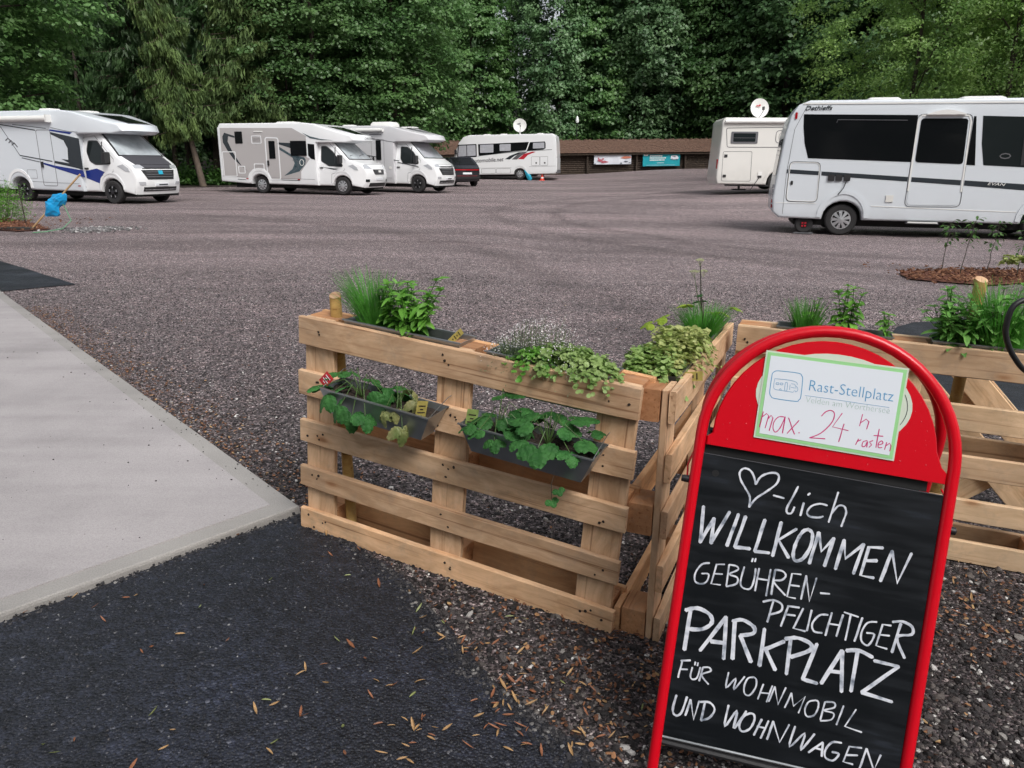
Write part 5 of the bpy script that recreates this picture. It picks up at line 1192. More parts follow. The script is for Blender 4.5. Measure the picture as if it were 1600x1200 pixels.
C.patch('windscreen_blind', M['blind'], t, 16, .10, .90, -.78, .78, .016, -.66, .66)
Hb.patch('roof_window', M['trimgrey'], t, len(ho) - 5, .35, .80, -.34, .34, .010, -.40, .40)

# ---- fully integrated (bus shaped) motorhomes
def integrated(name, label, pose, L, xfw, rear, front, roof, W0, body, wheels, sill=.40, rearo=None, wh_r=.345, taper=True):
    t = thing(name, label, 'motorhome'); place(t, *pose)
    xr = xfw - L
    fo = [(front - .25, sill - .02), (front, sill + .12), (front + .02, .95), (front - .12, 1.30), (front - .62, roof - .45), (front - .95, roof - .12), (front - 1.35, roof)]
    ro = rearo or [(-rear + .28, roof), (-rear + .12, roof - .12), (-rear + .05, roof - .5), (-rear, 1.3), (-rear, sill + .15), (-rear + .12, sill + .02)]
    o = [*arch(xr, sill, .47), *arch(xfw, sill, .47), *fo, *ro]
    Wf = lambda x, z: W0 - (.22 * max(0, (x - front + 1.2) / 1.2) ** 2) - .02 * max(0, z - 2.3)
    bf = lambda x, z: .25 * sm(front - 1.0, front, x)
    S = Shell(o, Wf, bf, .05); S.build('body', M[body], t, .16)
    MB().box(((xr + xfw) / 2, 0, .40), (L + 2.0, 1.7, .40)).build('chassis', M['underbody'], t)
    for x in (xr, xfw):
        MB().box((x, 0, .62), (1.0, 1.5, .5)).build('wheel_housing', M['underbody'], t)
        for y in (-W0 + .20, W0 - .20): wheel(t, x, y, wheels, wh_r)
    iw = 20 + 3
    S.patch('windscreen', M['screen'], t, iw, .03, .97, -W0 + .22, W0 - .22, .012, -W0 + .2, W0 - .2, ny=14)
    S.patch('grille', M['blackplastic'], t, iw - 2, .3, .8, -.6, .6, .012)
    for sg in (-1, 1): S.patch('headlight', M['lens'], t, iw - 2, .35, .8, sg * .66, sg * .88, .014); mirror_arm(t, front - .35, sg * (W0 - .1), 1.9)
    for sg in (-1, 1): S.line('wheel_arch_trim', M[body], t, [(xr - .50 * math.cos(math.pi * k / 14), sill + .56 * math.sin(math.pi * k / 14)) for k in range(15)], .09, sg, .014); S.line('wheel_arch_trim', M[body], t, [(xfw - .50 * math.cos(math.pi * k / 14), sill + .56 * math.sin(math.pi * k / 14)) for k in range(15)], .09, sg, .014)
    return t, S, o
# striped one at the back, seen from its left side
t, S, o = integrated('motorhome', 'white bus shaped motorhome with red, grey and black stripes parked by the shed', (-3.6, 57.5, .12, 170.5, -.02), 4.45, .17, 6.85, .62, 2.98, 1.15, 'white', 'alloy', wh_r=.38)
sd = 1
S.side('window_band', M['glass'], t, [(-1.34, 2.41), (-2.47, 2.44), (-4.949, 2.507), (-4.744, 1.969), (-3.249, 1.831), (-1.461, 1.63), (-1.36, 1.70)], sd, .006)
S.side('window_band', M['glass'], t, [(-5.016, 2.486), (-6.055, 2.52), (-6.11, 2.40), (-6.11, 2.07), (-5.955, 1.985), (-4.80, 1.92)], sd, .006)
for r_ in ([(-1.48, 2.36), (-2.44, 2.39), (-2.43, 1.845), (-1.47, 1.83)], [(-2.88, 2.38), (-3.665, 2.40), (-3.66, 1.94), (-2.875, 1.93)], [(-5.24, 2.44), (-6.03, 2.457), (-6.03, 2.076), (-5.22, 2.06)]):
    S.side('window_with_blind', M['blind'], t, r_, sd, .016, rnd_=.05)
S.side('driver_window_frame', M['glass'], t, [(.14, 2.40), (-1.23, 2.43), (-1.23, 1.56), (.22, 1.52)], sd, .008, rnd_=.06)
S.side('driver_window', M['blind'], t, [(.06, 2.33), (-1.16, 2.36), (-1.16, 1.64), (.14, 1.60)], sd, .014, rnd_=.04)
S.line('window_bar', M['blackplastic'], t, [(-.52, 2.35), (-.52, 1.62)], .05, sd, .018)
S.side('black_stripe', M['darkdecal'], t, [(-3.242, 1.38), (-3.587, 1.601), (-4.201, 1.817), (-4.54, 1.844), (-3.927, 1.596), (-3.583, 1.356)], sd, .006)
S.side('grey_stripe', M['greydecal'], t, [(-3.72, 1.354), (-4.097, 1.658), (-4.472, 1.845), (-4.878, 1.871), (-4.402, 1.589), (-4.094, 1.349)], sd, .006)
S.side('red_stripe', M['reddecal'], t, [(-4.162, 1.368), (-4.606, 1.715), (-5.215, 1.866), (-5.417, 1.844), (-4.876, 1.647), (-4.57, 1.362)], sd, .006)
S.line('pinstripe', M['darkdecal'], t, [(-4.743, 1.905), (-6.557, 1.973)], .03, sd, .004); S.line('pinstripe', M['darkdecal'], t, [(-1.3, 1.62), (-3.2, 1.80), (-4.7, 1.93)], .03, sd, .008)
side_text('BSautomobile.net', S, t, 'side_lettering', -.53, 1.16, .38, M['greydecal'], width=2.6, sd=1, shear=.2, bold=.004, slope=-.035)
for r_ in (rect(-6.26, -5.72, .93, 1.52), rect(-5.70, -5.11, .93, 1.52), rect(-2.56, -1.54, .43, .75), rect(-3.62, -2.62, .43, .75)): S.line('service_hatch', M['trimgrey'], t, round_poly(r_, .05), .016, sd, .001, closed=True)
for x in (-5.45, -6.05): S.side('hatch_lock', M['blackplastic'], t, round_poly(rect(x - .05, x + .05, 1.05, 1.15), .03), sd, .014)
S.line('skirt_seam', M['trimgrey'], t, [(-.4, .80), (-3.7, .80)], .014, sd, .001); S.line('skirt_seam', M['trimgrey'], t, [(-4.95, .86), (-6.8, .88)], .014, sd, .001)
MB().box((-6.87, 1.02, 1.15), (.05, .14, .75)).build('tail_lamp', M['red_lamp'], t); MB().box((-6.87, -1.02, 1.15), (.05, .14, .75)).build('tail_lamp', M['red_lamp'], t); MB().box((-6.88, 0, .5), (.10, 2.1, .22)).build('rear_bumper', M['trimgrey'], t)
dish(t, -4.17, .2, 3.66, .46, R_(-170), 'greydecal')
for x in (-1.8, -3.0, -5.6): skylight(t, x, 0, 3.02, .5, .5, .09)
MB().box((-5.9, .8, .22), (.06, .06, .44)).build('support_leg', M['blackplastic'], t); MB().box((-5.9, .8, .03), (.3, .25, .05)).build('support_pad', M['blackplastic'], t)
# cream one far right
t, S, o = integrated('motorhome', 'ivory motorhome with a small framed window, parked behind the nearest one', (13.97, 31.85, .33, -4.3), 3.56, 0, 5.86, 1.1, 2.68, 1.1, 'cream', 'alloydark', sill=.28,
    rearo=[(-5.70, 2.68), (-5.79, 2.58), (-5.80, 2.0), (-5.86, .9), (-5.88, .48), (-5.84, .30)])
S.line('moulding', M['trimgrey'], t, round_poly([(-5.68, 2.34), (-1.2, 2.42), (-1.2, 1.65), (-5.60, 1.635)], .08), .022, -1, .004, closed=True)
S.side('window_frame', M['trimgrey'], t, rect(-5.48, -4.46, 1.77, 2.21), -1, .02, depth=.03, rnd_=.04); S.side('window', M['midglass'], t, rect(-5.39, -4.55, 1.84, 2.15), -1, .03, depth=.02, rnd_=.03)
for z in (1.98,): S.line('window_rail', M['greydecal'], t, [(-5.38, z), (-4.56, z)], .014, -1, .034)
S.line('emblem_frame', M['trimgrey'], t, round_poly(rect(-3.78, -3.0, 1.80, 2.26), .14), .02, -1, .006, closed=True); S.line('emblem_frame', M['trimgrey'], t, round_poly(rect(-3.66, -2.9, 1.88, 2.18), .12), .012, -1, .006, closed=True)
S.side('emblem', M['trimgrey'], t, rect(-3.5, -3.3, 1.99, 2.05), -1, .008)
S.line('garage_door', M['trimgrey'], t, round_poly([(-5.72, .36), (-4.60, .36), (-4.63, 1.48), (-5.73, 1.47)], .06), .014, -1, .001, closed=True)
for z in (1.26, .50): S.side('door_latch', M['blackplastic'], t, rect(-5.68, -5.56, z, z + .10), -1, .02, depth=.03)
S.side('supply_box', M['ivorytrim'], t, rect(-4.33, -4.19, .58, .72), -1, .03, depth=.04); S.side('supply_box_base', M['blackplastic'], t, rect(-4.33, -4.19, .50, .575), -1, .03, depth=.04)
MB().tube([(-4.27, -1.14, .52), (-4.45, -1.2, .25), (-4.6, -1.2, .03)], .012, 6).build('cable', M['blackplastic'], t)
MB().box((-5.90, -.98, 1.0), (.07, .12, .36)).build('tail_lamp', M['red_lamp'], t)
MB().tube([(-5.75, -1.16, 2.58), (-.8, -1.16, 2.60)], .07, 10).build('rolled_awning', M['ivorytrim'], t, smooth=True)
MB().box((-4.9, -.5, .12), (.08, .08, .24)).build('support_leg', M['blackplastic'], t); MB().box((-4.9, -.5, .03), (.5, .3, .05)).build('support_pad', M['blackplastic'], t)
MB().box((-4.6, -.95, .20), (1.9, .10, .06)).build('tow_bar', M['blackplastic'], t)
dish(t, -4.2, .2, 3.16, .37, R_(8), 'reddecal')
# nearest one at the right
t, S, o = integrated('motorhome', 'large white motorhome with black window band at the right, partly cut off by the frame', (11.0, 17.9, -.225, -15.5), 4.0, .62, 4.88, 1.75, 2.86, 1.15, 'coolwhite', 'alloy', sill=.40,
    rearo=[(-4.30, 2.86), (-4.50, 2.78), (-4.64, 2.56), (-4.72, 2.2), (-4.82, 1.25), (-4.86, .80), (-4.84, .52), (-4.72, .42)])
S.side('window_band', M['glass'], t, [(-4.42, 2.619), (-2.11, 2.585), (-2.11, 1.615), (-4.235, 1.684), (-4.29, 1.85), (-4.341, 2.005), (-4.399, 2.345)], -1, .006)
S.line('window_rail', M['greydecal'], t, [(-3.72, 2.44), (-3.70, 2.50), (-2.3, 2.48)], .012, -1, .010)
dr = [(-2.071, 2.559), (-1.091, 2.552), (-1.062, .72), (-2.085, .70)]
S.side('entrance_door', M['coolwhite'], t, dr, -1, .008, rnd_=.10)
S.side('door_glass', M['glass'], t, [(-2.035, 2.515), (-1.13, 2.51), (-1.10, 1.578), (-2.04, 1.613)], -1, .016, rnd_=.07)
S.line('door_frame', M['ivorytrim'], t, [(-2.092, 1.0), (-2.088, 2.45), (-2.03, 2.575), (-1.13, 2.57), (-1.07, 2.45), (-1.045, 1.0)], .035, -1, .014)
S.line('door_gap', M['blackplastic'], t, round_poly([(-2.11, 2.60), (-1.05, 2.595), (-1.02, .685), (-2.12, .665)], .12), .010, -1, .004, closed=True)
S.side('dark_panel', M['glass'], t, [(-1.03, 2.552), (-.985, 2.551), (-.86, 1.555), (-1.03, 1.566)], -1, .006)
S.side('cab_side_window', M['midglass'], t, [(-.86, 2.56), (1.05, 2.50), (1.30, 1.47), (-.70, 1.561), (-.80, 2.0)], -1, .006)
S.line('window_bar', M['blackplastic'], t, [(-.02, 2.5), (.02, 1.56)], .06, -1, .012)
S.line('steering_wheel', M['trimgrey'], t, [(-.32 + .1 * math.cos(k * .785), 1.75 + .05 * math.sin(k * .785)) for k in range(8)], .02, -1, .008, closed=True)
for P_ in ([(-4.66, 1.441), (-4.63, 1.44), (-4.63, 1.352), (-4.66, 1.354)], [(-4.60, 1.439), (-3.97, 1.404), (-3.97, 1.318), (-4.60, 1.35)], [(-3.915, 1.40), (-2.13, 1.303), (-2.13, 1.205), (-3.915, 1.313)]):
    S.side('dark_stripe', M['darkdecal'], t, P_, -1, .005)
S.side('dark_stripe', M['darkdecal'], t, [(-2.06, 1.299), (-1.08, 1.248), (-1.08, 1.14), (-2.06, 1.20)], -1, .012)
S.side('dark_stripe', M['darkdecal'], t, [(-1.01, 1.245), (1.2, 1.12), (1.2, .98), (-1.01, 1.135)], -1, .005)
S.line('service_door', M['blackplastic'], t, round_poly([(-4.61, 1.61), (-3.955, 1.60), (-3.94, .726), (-4.62, .735)], .11), .010, -1, .002, closed=True)
S.line('service_door_trim', M['ivorytrim'], t, round_poly([(-4.595, 1.595), (-3.97, 1.585), (-3.955, .742), (-4.605, .75)], .11), .014, -1, .003, closed=True)
S.side('hatch_lock', M['blackplastic'], t, round_poly(rect(-4.55, -4.50, 1.10, 1.19), .02), -1, .016)
for x in (-3.70, -3.54, -3.37): S.side('supply_socket', M['blackplastic'], t, round_poly(rect(x - .068, x + .068, 1.20, 1.335), .02), -1, .035, depth=.04)
MB().tube([(-3.37, -1.20, 1.24), (-3.42, -1.19, 1.05), (-3.52, -1.18, .90)], .010, 6).build('cable', M['blackplastic'], t)
S.side('vent_plate', M['cream'], t, rect(-2.52, -2.37, .76, .905), -1, .02, depth=.02)
MB().box((-1.72, -1.12, .32), (.64, .16, .04)).build('entrance_step', M['trimgrey'], t); MB().box((-1.72, -1.205, .335), (.60, .02, .03)).build('step_edge', M['ivorytrim'], t)
mb = MB(); n_ = 12; mb.prism([(-1.94 + .74 * k / n_, 2.60 + .085 * math.sin(math.pi * k / n_)) for k in range(n_ + 1)] + [(-1.20, 2.585), (-1.94, 2.585)], -1.24, -1.14); mb.build('door_canopy_lamp', M['ivorytrim'], t, fixn=True)
S.side('marker_lamp', M['red_lamp'], t, round_poly(rect(-4.60, -4.55, 2.52, 2.66), .02), -1, .02, depth=.03)
S.line('skirt_seam', M['ivorytrim'], t, [(-2.80, .665), (.08, .60)], .016, -1, .003); S.line('skirt_seam', M['ivorytrim'], t, [(-4.84, .70), (-3.95, .70)], .014, -1, .003); S.line('roof_gutter', M['ivorytrim'], t, [(-4.45, 2.84), (.4, 2.82)], .03, -1, .01)
S.line('corner_seam', M['trimgrey'], t, [(-4.66, .45), (-4.66, 1.35), (-4.58, 2.3), (-4.40, 2.72)], .008, -1, .001)
S.patch('rear_window', M['glass'], t, len(o) - 5, .1, .95, -.75, .75, .012)
for k in range(5): MB().box((-4.90, -.98, .62 + .11 * k), (.05, .12, .08)).build('tail_lamp', M['red_lamp' if k < 2 else 'lens'], t)
side_text('Dethleffs', S, t, 'maker_lettering', -4.41, 2.705, .13, M['darkdecal'], width=.56, sd=-1, shear=.3, bold=.0015)
side_text('EVAN', S, t, 'model_lettering', -.57, 1.155, .085, M['ivorytrim'], width=.34, sd=-1, shear=.3, slope=.05)
skylight(t, -2.75, -.5, 2.90, .7, .6, .08); skylight(t, -.8, -.5, 2.90, .9, .6, .08)
MB().tube([(-4.45, -.75, .42), (-4.40, -.78, .30)], .03, 8).build('support_leg', M['trimgrey'], t)
# spare wheel trolley tyre under the tail
t2 = thing('jockey_wheel', 'small black wheel with red hub standing under the tail of the nearest motorhome', 'wheel'); t2.matrix_world = t.matrix_world @ Matrix.Translation((-4.16, -1.0, .02))
mb = MB(); mb.lathe([(.09, -.05), (.17, -.06), (.20, -.03), (.20, .03), (.17, .06), (.09, .05)], 'y', 20, (0, 0, .20)); mb.build('tyre', M['tyre'], t2, smooth=True, fixn=True)
mb = MB(); mb.lathe([(.01, -.05), (.10, -.045)], 'y', 12, (0, 0, .20)); mb.build('hub_back', M['underbody'], t2)
mb = MB()
for k in range(4): mb.box((.045 * math.cos(k * 1.57 + .78), -.056, .20 + .045 * math.sin(k * 1.57 + .78)), (.04, .012, .04))
mb.build('hub', M['reddecal'], t2); MB().box((0, -.02, .006), (.42, .2, .02)).build('base_plate', M['trimgrey'], t2)
# ---- dark car seen from behind
t = thing('parked_car', 'black estate car seen from behind between the cream motorhome and the striped one', 'car'); place(t, -3.55, 43.9, .07, 118)
xf, xr = 1.25, -1.45
o = [(-2.15, .34), *arch(xr, .30, .38), *arch(xf, .30, .38), (2.05, .30), (2.15, .55), (2.05, .80), (1.05, .98), (.30, 1.40), (-.2, 1.47), (-1.5, 1.42), (-2.05, 1.02), (-2.22, .92), (-2.22, .60), (-2.20, .42)]
Wf = lambda x, z: .92 - .42 * max(0, z - .95) ** 1.1 - .14 * max(0, (abs(x) - 1.4) / .8) ** 2
S = Shell(o, Wf, lambda x, z: -.10 * sm(-1.3, -2.2, x) + .1 * sm(1.3, 2.1, x), .05); S.build('body', M['blackpaint'], t, .12)
MB().box((0, 0, .36), (3.6, 1.4, .25)).build('underside', M['underbody'], t)
for x in (xr, xf):
    MB().box((x, 0, .5), (.8, 1.3, .36)).build('wheel_housing', M['underbody'], t)
    for y in (-.78, .78): wheel(t, x, y, 'alloydark', .33, .22)
N0 = 21
for sg in (-1, 1): S.side('side_window', M['glass'], t, [(.95, 1.0), (.25, 1.34), (-.3, 1.40), (-1.4, 1.34), (-1.75, 1.05)], sg, .008, rnd_=.06); MB().box((.75, sg * .98, 1.02), (.12, .2, .13)).build('wing_mirror', M['blackpaint'], t)
ir = o.index((-1.5, 1.42)); S.patch('rear_window', M['glass'], t, ir, .08, .85, -.56, .56, .01, -.66, .66); S.patch('roof_spoiler', M['blackpaint'], t, ir, -.08, .05, -.6, .6, .03)
il = o.index((-2.22, .92)); S.patch('light_bar', M['red_lamp'], t, il, .05, .22, -.70, .70, .014, ny=12); S.patch('number_plate', M['plate'], t, il, .55, .85, -.26, .26, .016); S.patch('bumper', M['blackplastic'], t, il + 1, -.1, .9, -.78, .78, .03); S.patch('reflector_strip', M['reddecal'], t, il + 1, .1, .16, -.6, .6, .034)
for z in (.72,): S.line('chrome_line', M['alloy'], t, [(1.9, .62), (-2.0, .60)], .015, -1, .006)

# ---- small things on the lot
t = thing('traffic_cone', 'small red and white traffic cone beside the striped motorhome', 'cone', (2.0, 55.6, terr(2.0, 55.6)), 0)
MB().box((0, 0, .02), (.36, .36, .04)).build('base', M['cone'], t); MB().lathe([(.14, .04), (.035, .50), (.0, .51)], 'z', 16).build('cone_body', M['cone'], t, smooth=True)
MB().lathe([(.118, .15), (.088, .26)], 'z', 16).build('white_band', M['conewhite'], t); MB().lathe([(.069, .33), (.052, .40)], 'z', 16).build('white_band', M['conewhite'], t)
mb = MB(); rn = random.Random(4); n_ = 10
prof = [(-.32, .72), (-.20, .66), (-.05, .50), (.12, .38), (.22, .10), (.15, .0), (-.05, .05), (-.15, .25), (-.24, .45)]
vs = [(x, -.10 + rn.uniform(-.03, .03), z) for x, z in prof] + [(x * 1.05 + .03, .12 + rn.uniform(-.04, .04), z * .96) for x, z in prof]; k_ = len(prof)
mb.add(vs + [(0, -.2, .33), (.02, .2, .3)], [(i, (i + 1) % k_, k_ + (i + 1) % k_, k_ + i) for i in range(k_)] + [(i, 2 * k_, (i + 1) % k_) for i in range(k_)] + [(k_ + (i + 1) % k_, 2 * k_ + 1, k_ + i) for i in range(k_)])
o_ = mb.build('folded_sunshade', M['cyan'], None, fixn=True); o_.location = (1.05, 55.7, terr(1, 55.7)); tag(o_, 'bright turquoise folded cloth standing beside the traffic cone', 'cloth')
t = thing('broom', 'wooden handled rake leaning out of the mulch bed at the left', 'broom')
A = Vector((-9.16, 14.77, .03)); Bp = Vector((-8.0, 14.6, 1.04)); MB().tube([A, Bp], .017, 8).build('handle', M['broomwood'], t, smooth=True)
mb = MB(); mb.prism(round_poly([(-9.78, 14.62), (-9.2, 14.58), (-9.05, 14.74), (-9.2, 14.92), (-9.7, 14.86)], .08), .02, .055, 'xy'); mb.build('flat_head', M['blackplastic'], t, fixn=True)
rn = random.Random(8); mb = MB(); bl = A.lerp(Bp, .27); bh_ = A.lerp(Bp, .66); rings = 9; seg_ = 12; vs = []
for i in range(rings):
    tt = i / (rings - 1); c = bl.lerp(bh_, tt) + Vector((.03 * math.sin(tt * 7) + .02, 0, -.02)); rr = (.03, .07, .11, .12, .10, .08, .095, .07, .025)[i]
    for k in range(seg_): a = 6.283 * k / seg_; f_ = 1 + .35 * math.sin(3 * a + i) * rn.uniform(.4, 1); vs.append(c + Vector((math.cos(a) * rr * f_ * .9, math.sin(a) * rr * f_ * .6, -math.cos(a) * rr * f_ * .9 + rn.uniform(-.015, .015))))
mb.add(vs, [(i * seg_ + k, i * seg_ + (k + 1) % seg_, (i + 1) * seg_ + (k + 1) % seg_, (i + 1) * seg_ + k) for i in range(rings - 1) for k in range(seg_)] + [tuple(range(seg_)), tuple(range((rings - 1) * seg_, rings * seg_))])
o_ = mb.build('plastic_bag', M['bluebag'], None, fixn=True); tag(o_, 'bright blue plastic bag knotted round the rake handle', 'bag')
o_ = MB().tube([bh_ + Vector((-.1, 0, -.08)), (-8.42, 14.7, .42), (-8.32, 14.65, .20), (-8.42, 14.5, .06), (-8.62, 14.3, .02), (-8.8, 14.2, .01)], .010, 6).build('string', M['string']); tag(o_, 'green string hanging from the blue bag to the gravel', 'string')
o_ = MB().tube([(-9.69, 15.47, 0), (-9.62, 15.3, .72)], .009, 6).build('plant_stake', M['metalstake']); tag(o_, 'thin dark stake standing upright in the left mulch bed', 'stake')
# ================================================================== PALLETS
def plank_mesh(name, L, T, H, mat, seed=0, bev=.0025):
    """board: long along x, thick along y, wide along z; slightly wavy sawn edges, chamfered arrises"""
    rn = random.Random(seed); k = max(2, int(L / .12)); vs = []; fs = []
    sec = [(-T / 2, -H / 2 + bev), (-T / 2 + bev, -H / 2), (T / 2 - bev, -H / 2), (T / 2, -H / 2 + bev), (T / 2, H / 2 - bev), (T / 2 - bev, H / 2), (-T / 2 + bev, H / 2), (-T / 2, H / 2 - bev)]
    ph = rn.uniform(0, 6)
    for i in range(k + 1):
        x = L * i / k; wz = .0012 * math.sin(ph + 5 * x) + rn.uniform(-.0006, .0006); wy = .0008 * math.sin(ph + 3 * x); e = (.0015 if i in (0, k) else 0)
        for y, z in sec: vs.append((x + (rn.uniform(-.001, .001) if i in (0, k) else 0), y * (1 - e / T * 2) + wy, z * (1 - e / H * 2) + wz))
    n = 8
    for i in range(k): fs += [(i * n + j, (i + 1) * n + j, (i + 1) * n + (j + 1) % n, i * n + (j + 1) % n) for j in range(n)]
    fs += [tuple(range(n)), tuple(k * n + j for j in range(n - 1, -1, -1))]
    mb = MB(); mb.add(vs, fs); return mb.mesh(name, mat, fixn=True)
def nail_disc(mb, x, z, y, r):
    n = 7; k = len(mb.v); a0 = random.uniform(0, 6)
    vs = [(x + r * math.cos(6.283 * j / n + a0) * random.uniform(.7, 1.2), y, z + r * math.sin(6.283 * j / n + a0) * random.uniform(.7, 1.2)) for j in range(n)]
    mb.add(vs + [(v[0], y + .002, v[2]) for v in vs], [tuple(range(n))] + [(j, (j + 1) % n, n + (j + 1) % n, n + j) for j in range(n)])
def pallet(name, label, mw, L, slats, wood, group=None, nails=True, seed=1, xs=(.0, .535, 1.08), cw=.12):
    """stood on its long edge. local x along, y away from the deck side, z up. slats: (z0, z1) of the deck boards"""
    t = thing(name, label, 'pallet'); t.matrix_world = mw
    if group: t['group'] = group
    rn = random.Random(seed); T = .022
    for i, (z0, z1) in enumerate(slats):
        a, b = rn.uniform(-.003, .003), rn.uniform(-.003, .003)
        o = link('slat', plank_mesh('slat', L + b - a, T, z1 - z0, M[wood], seed * 10 + i), t, (a, T / 2, (z0 + z1) / 2)); o.rotation_euler = (0, rn.uniform(-.003, .003), 0)
    for i, x in enumerate(xs):
        o = link('crosser', plank_mesh('crosser', .795, T - .0008, cw, M[wood], seed * 10 + 20 + i), t, (x + .001, T * 1.5 + .0006, .002))
        o.matrix_local = Matrix.Translation((x + cw / 2, T * 1.5 + .0006, .002)) @ Matrix.Rotation(R_(-90), 4, 'Y')
        for z0, z1 in ((.0, .098), (.348, .446), (.70, .798)):
            bl = link('block', plank_mesh('block', cw - .004, .077, z1 - z0, M['block'], seed * 10 + 30 + i, .003), t, (x + .002, T * 2 + .0392, (z0 + z1) / 2 + .001))
    for z0, z1 in ((.001, .097), (.350, .447), (.702, .800)):
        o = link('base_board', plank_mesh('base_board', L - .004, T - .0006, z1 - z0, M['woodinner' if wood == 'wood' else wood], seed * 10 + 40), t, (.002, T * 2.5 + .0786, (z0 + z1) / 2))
    if nails:
        mb = MB()
        for z0, z1 in slats:
            for x in xs:
                for k in range(rn.choice((2, 3, 4))):
                    nail_disc(mb, x + cw * rn.uniform(.18, .85), z0 + (z1 - z0) * rn.uniform(.2, .8), -.0012, rn.uniform(.0032, .0055))
        nn = mb.build('nail_heads', M['nail'], t); nn['kind'] = 'stuff'
    return t
mA = frame_m((-.7721, 2.5578, .0061), -.4486, -.079, .0126)
pallet('wooden_pallet', 'front wooden pallet stood on its long edge, four planters on and in it', mA, 1.2,
       [(.0, .084), (.172, .252), (.346, .430), (.520, .610), (.702, .800)], 'wood', seed=1, xs=(.012, .535, 1.068))
mC0 = frame_m((.318, 2.065, -.103), 1.17, -.02, 0.0)
mC = mC0 @ Matrix.Translation((0, -.1435, 0))
pallet('wooden_pallet', 'wooden pallet running away from the viewer between the front one and the rear one', mC, 1.2,
       [(.0, .090), (.175, .265), (.350, .440), (.525, .615), (.705, .800)], 'wood', seed=2, nails=False, xs=(.004, .535, 1.076))
mB = frame_m((.843, 2.872, -.087), -.387, -.022, 0.0)
mB = mB @ Matrix.Translation((.0, 0, 0))
pallet('wooden_pallet', 'pale wooden pallet stood on edge behind the red sign', mB, 1.2,
       [(.0, .082), (.163, .245), (.328, .412), (.503, .597), (.698, .800)], 'woodpale', seed=3, xs=(.0, .535, 1.08))
# a narrow pallet section propped diagonally behind the pale one
def propped_frame():
    t = thing('wooden_pallet', 'narrow pale pallet section propped diagonally behind the pale upright pallet', 'pallet')
    t.matrix_world = frame_m((1.66, 3.02, .50), -.45, -R_(47), .0)
    for i, z in enumerate((.13, -.02, -.25)):
        link('slat', plank_mesh('slat', (.70, .84, .62)[i], .022, .098, M['woodpale'], 300 + i), t, ((.06, 0, -.02)[i], .011, z))
    for i, x in enumerate((.22, .52)):
        o = link('crosser', plank_mesh('crosser', .48, .021, .09, M['woodpale'], 320 + i), t); o.matrix_local = Matrix.Translation((x, .034, -.30)) @ Matrix.Rotation(R_(-90), 4, 'Y')
        for z in (.13, -.25): link('block', plank_mesh('block', .116, .077, .098, M['block'], 330 + i), t, (x - .058, .084, z))
    for i, z in enumerate((.13, -.25)): link('base_board', plank_mesh('base_board', .70, .021, .097, M['woodpale'], 340), t, (.02, .134, z))
propped_frame()
def post(label, x, y, z0, z1, r, lean=(0, 0), cut=.45):
    t = thing('round_post', label, 'post')
    mb = MB(); k = 14; pts = [(x + lean[0] * i / k, y + lean[1] * i / k, z0 + (z1 - z0) * i / k) for i in range(k + 1)]
    mb.tube(pts, [r * (1 + .02 * math.sin(i * 2.1)) for i in range(k)] + [r * .985], 20, cap=False); mb.v = [(v[0], v[1], v[2] + (cut * (v[1] - pts[-1][1]) if i_ >= 14 * 20 else 0)) for i_, v in enumerate(mb.v)]; o = mb.build('shaft', M['post'], t, smooth=True)
    mb = MB(); p = Vector(pts[-1]); ring = [p + Vector((r * .985 * math.cos(6.283 * j / 20), r * .985 * math.sin(6.283 * j / 20), cut * r * .985 * math.sin(6.283 * j / 20) + .0008)) for j in range(20)]
    mb.add(ring, [tuple(range(20))]); mb.build('sawn_top', M['wood'], t)
pw = mA @ Vector((.088, .085, .87)); pb = mA @ Vector((.165, .085, .03))
post('round wooden post rising through the left end of the front pallet', pb.x, pb.y, -.05, pw.z, .0195, (pw.x - pb.x, pw.y - pb.y))
pq = mB @ Vector((.86, .09, 1.05))
post('round wooden post among the chives on the pale pallet behind the sign', pq.x - .06, pq.y + .11, -.12, pq.z - .035, .021, (.06, .03))

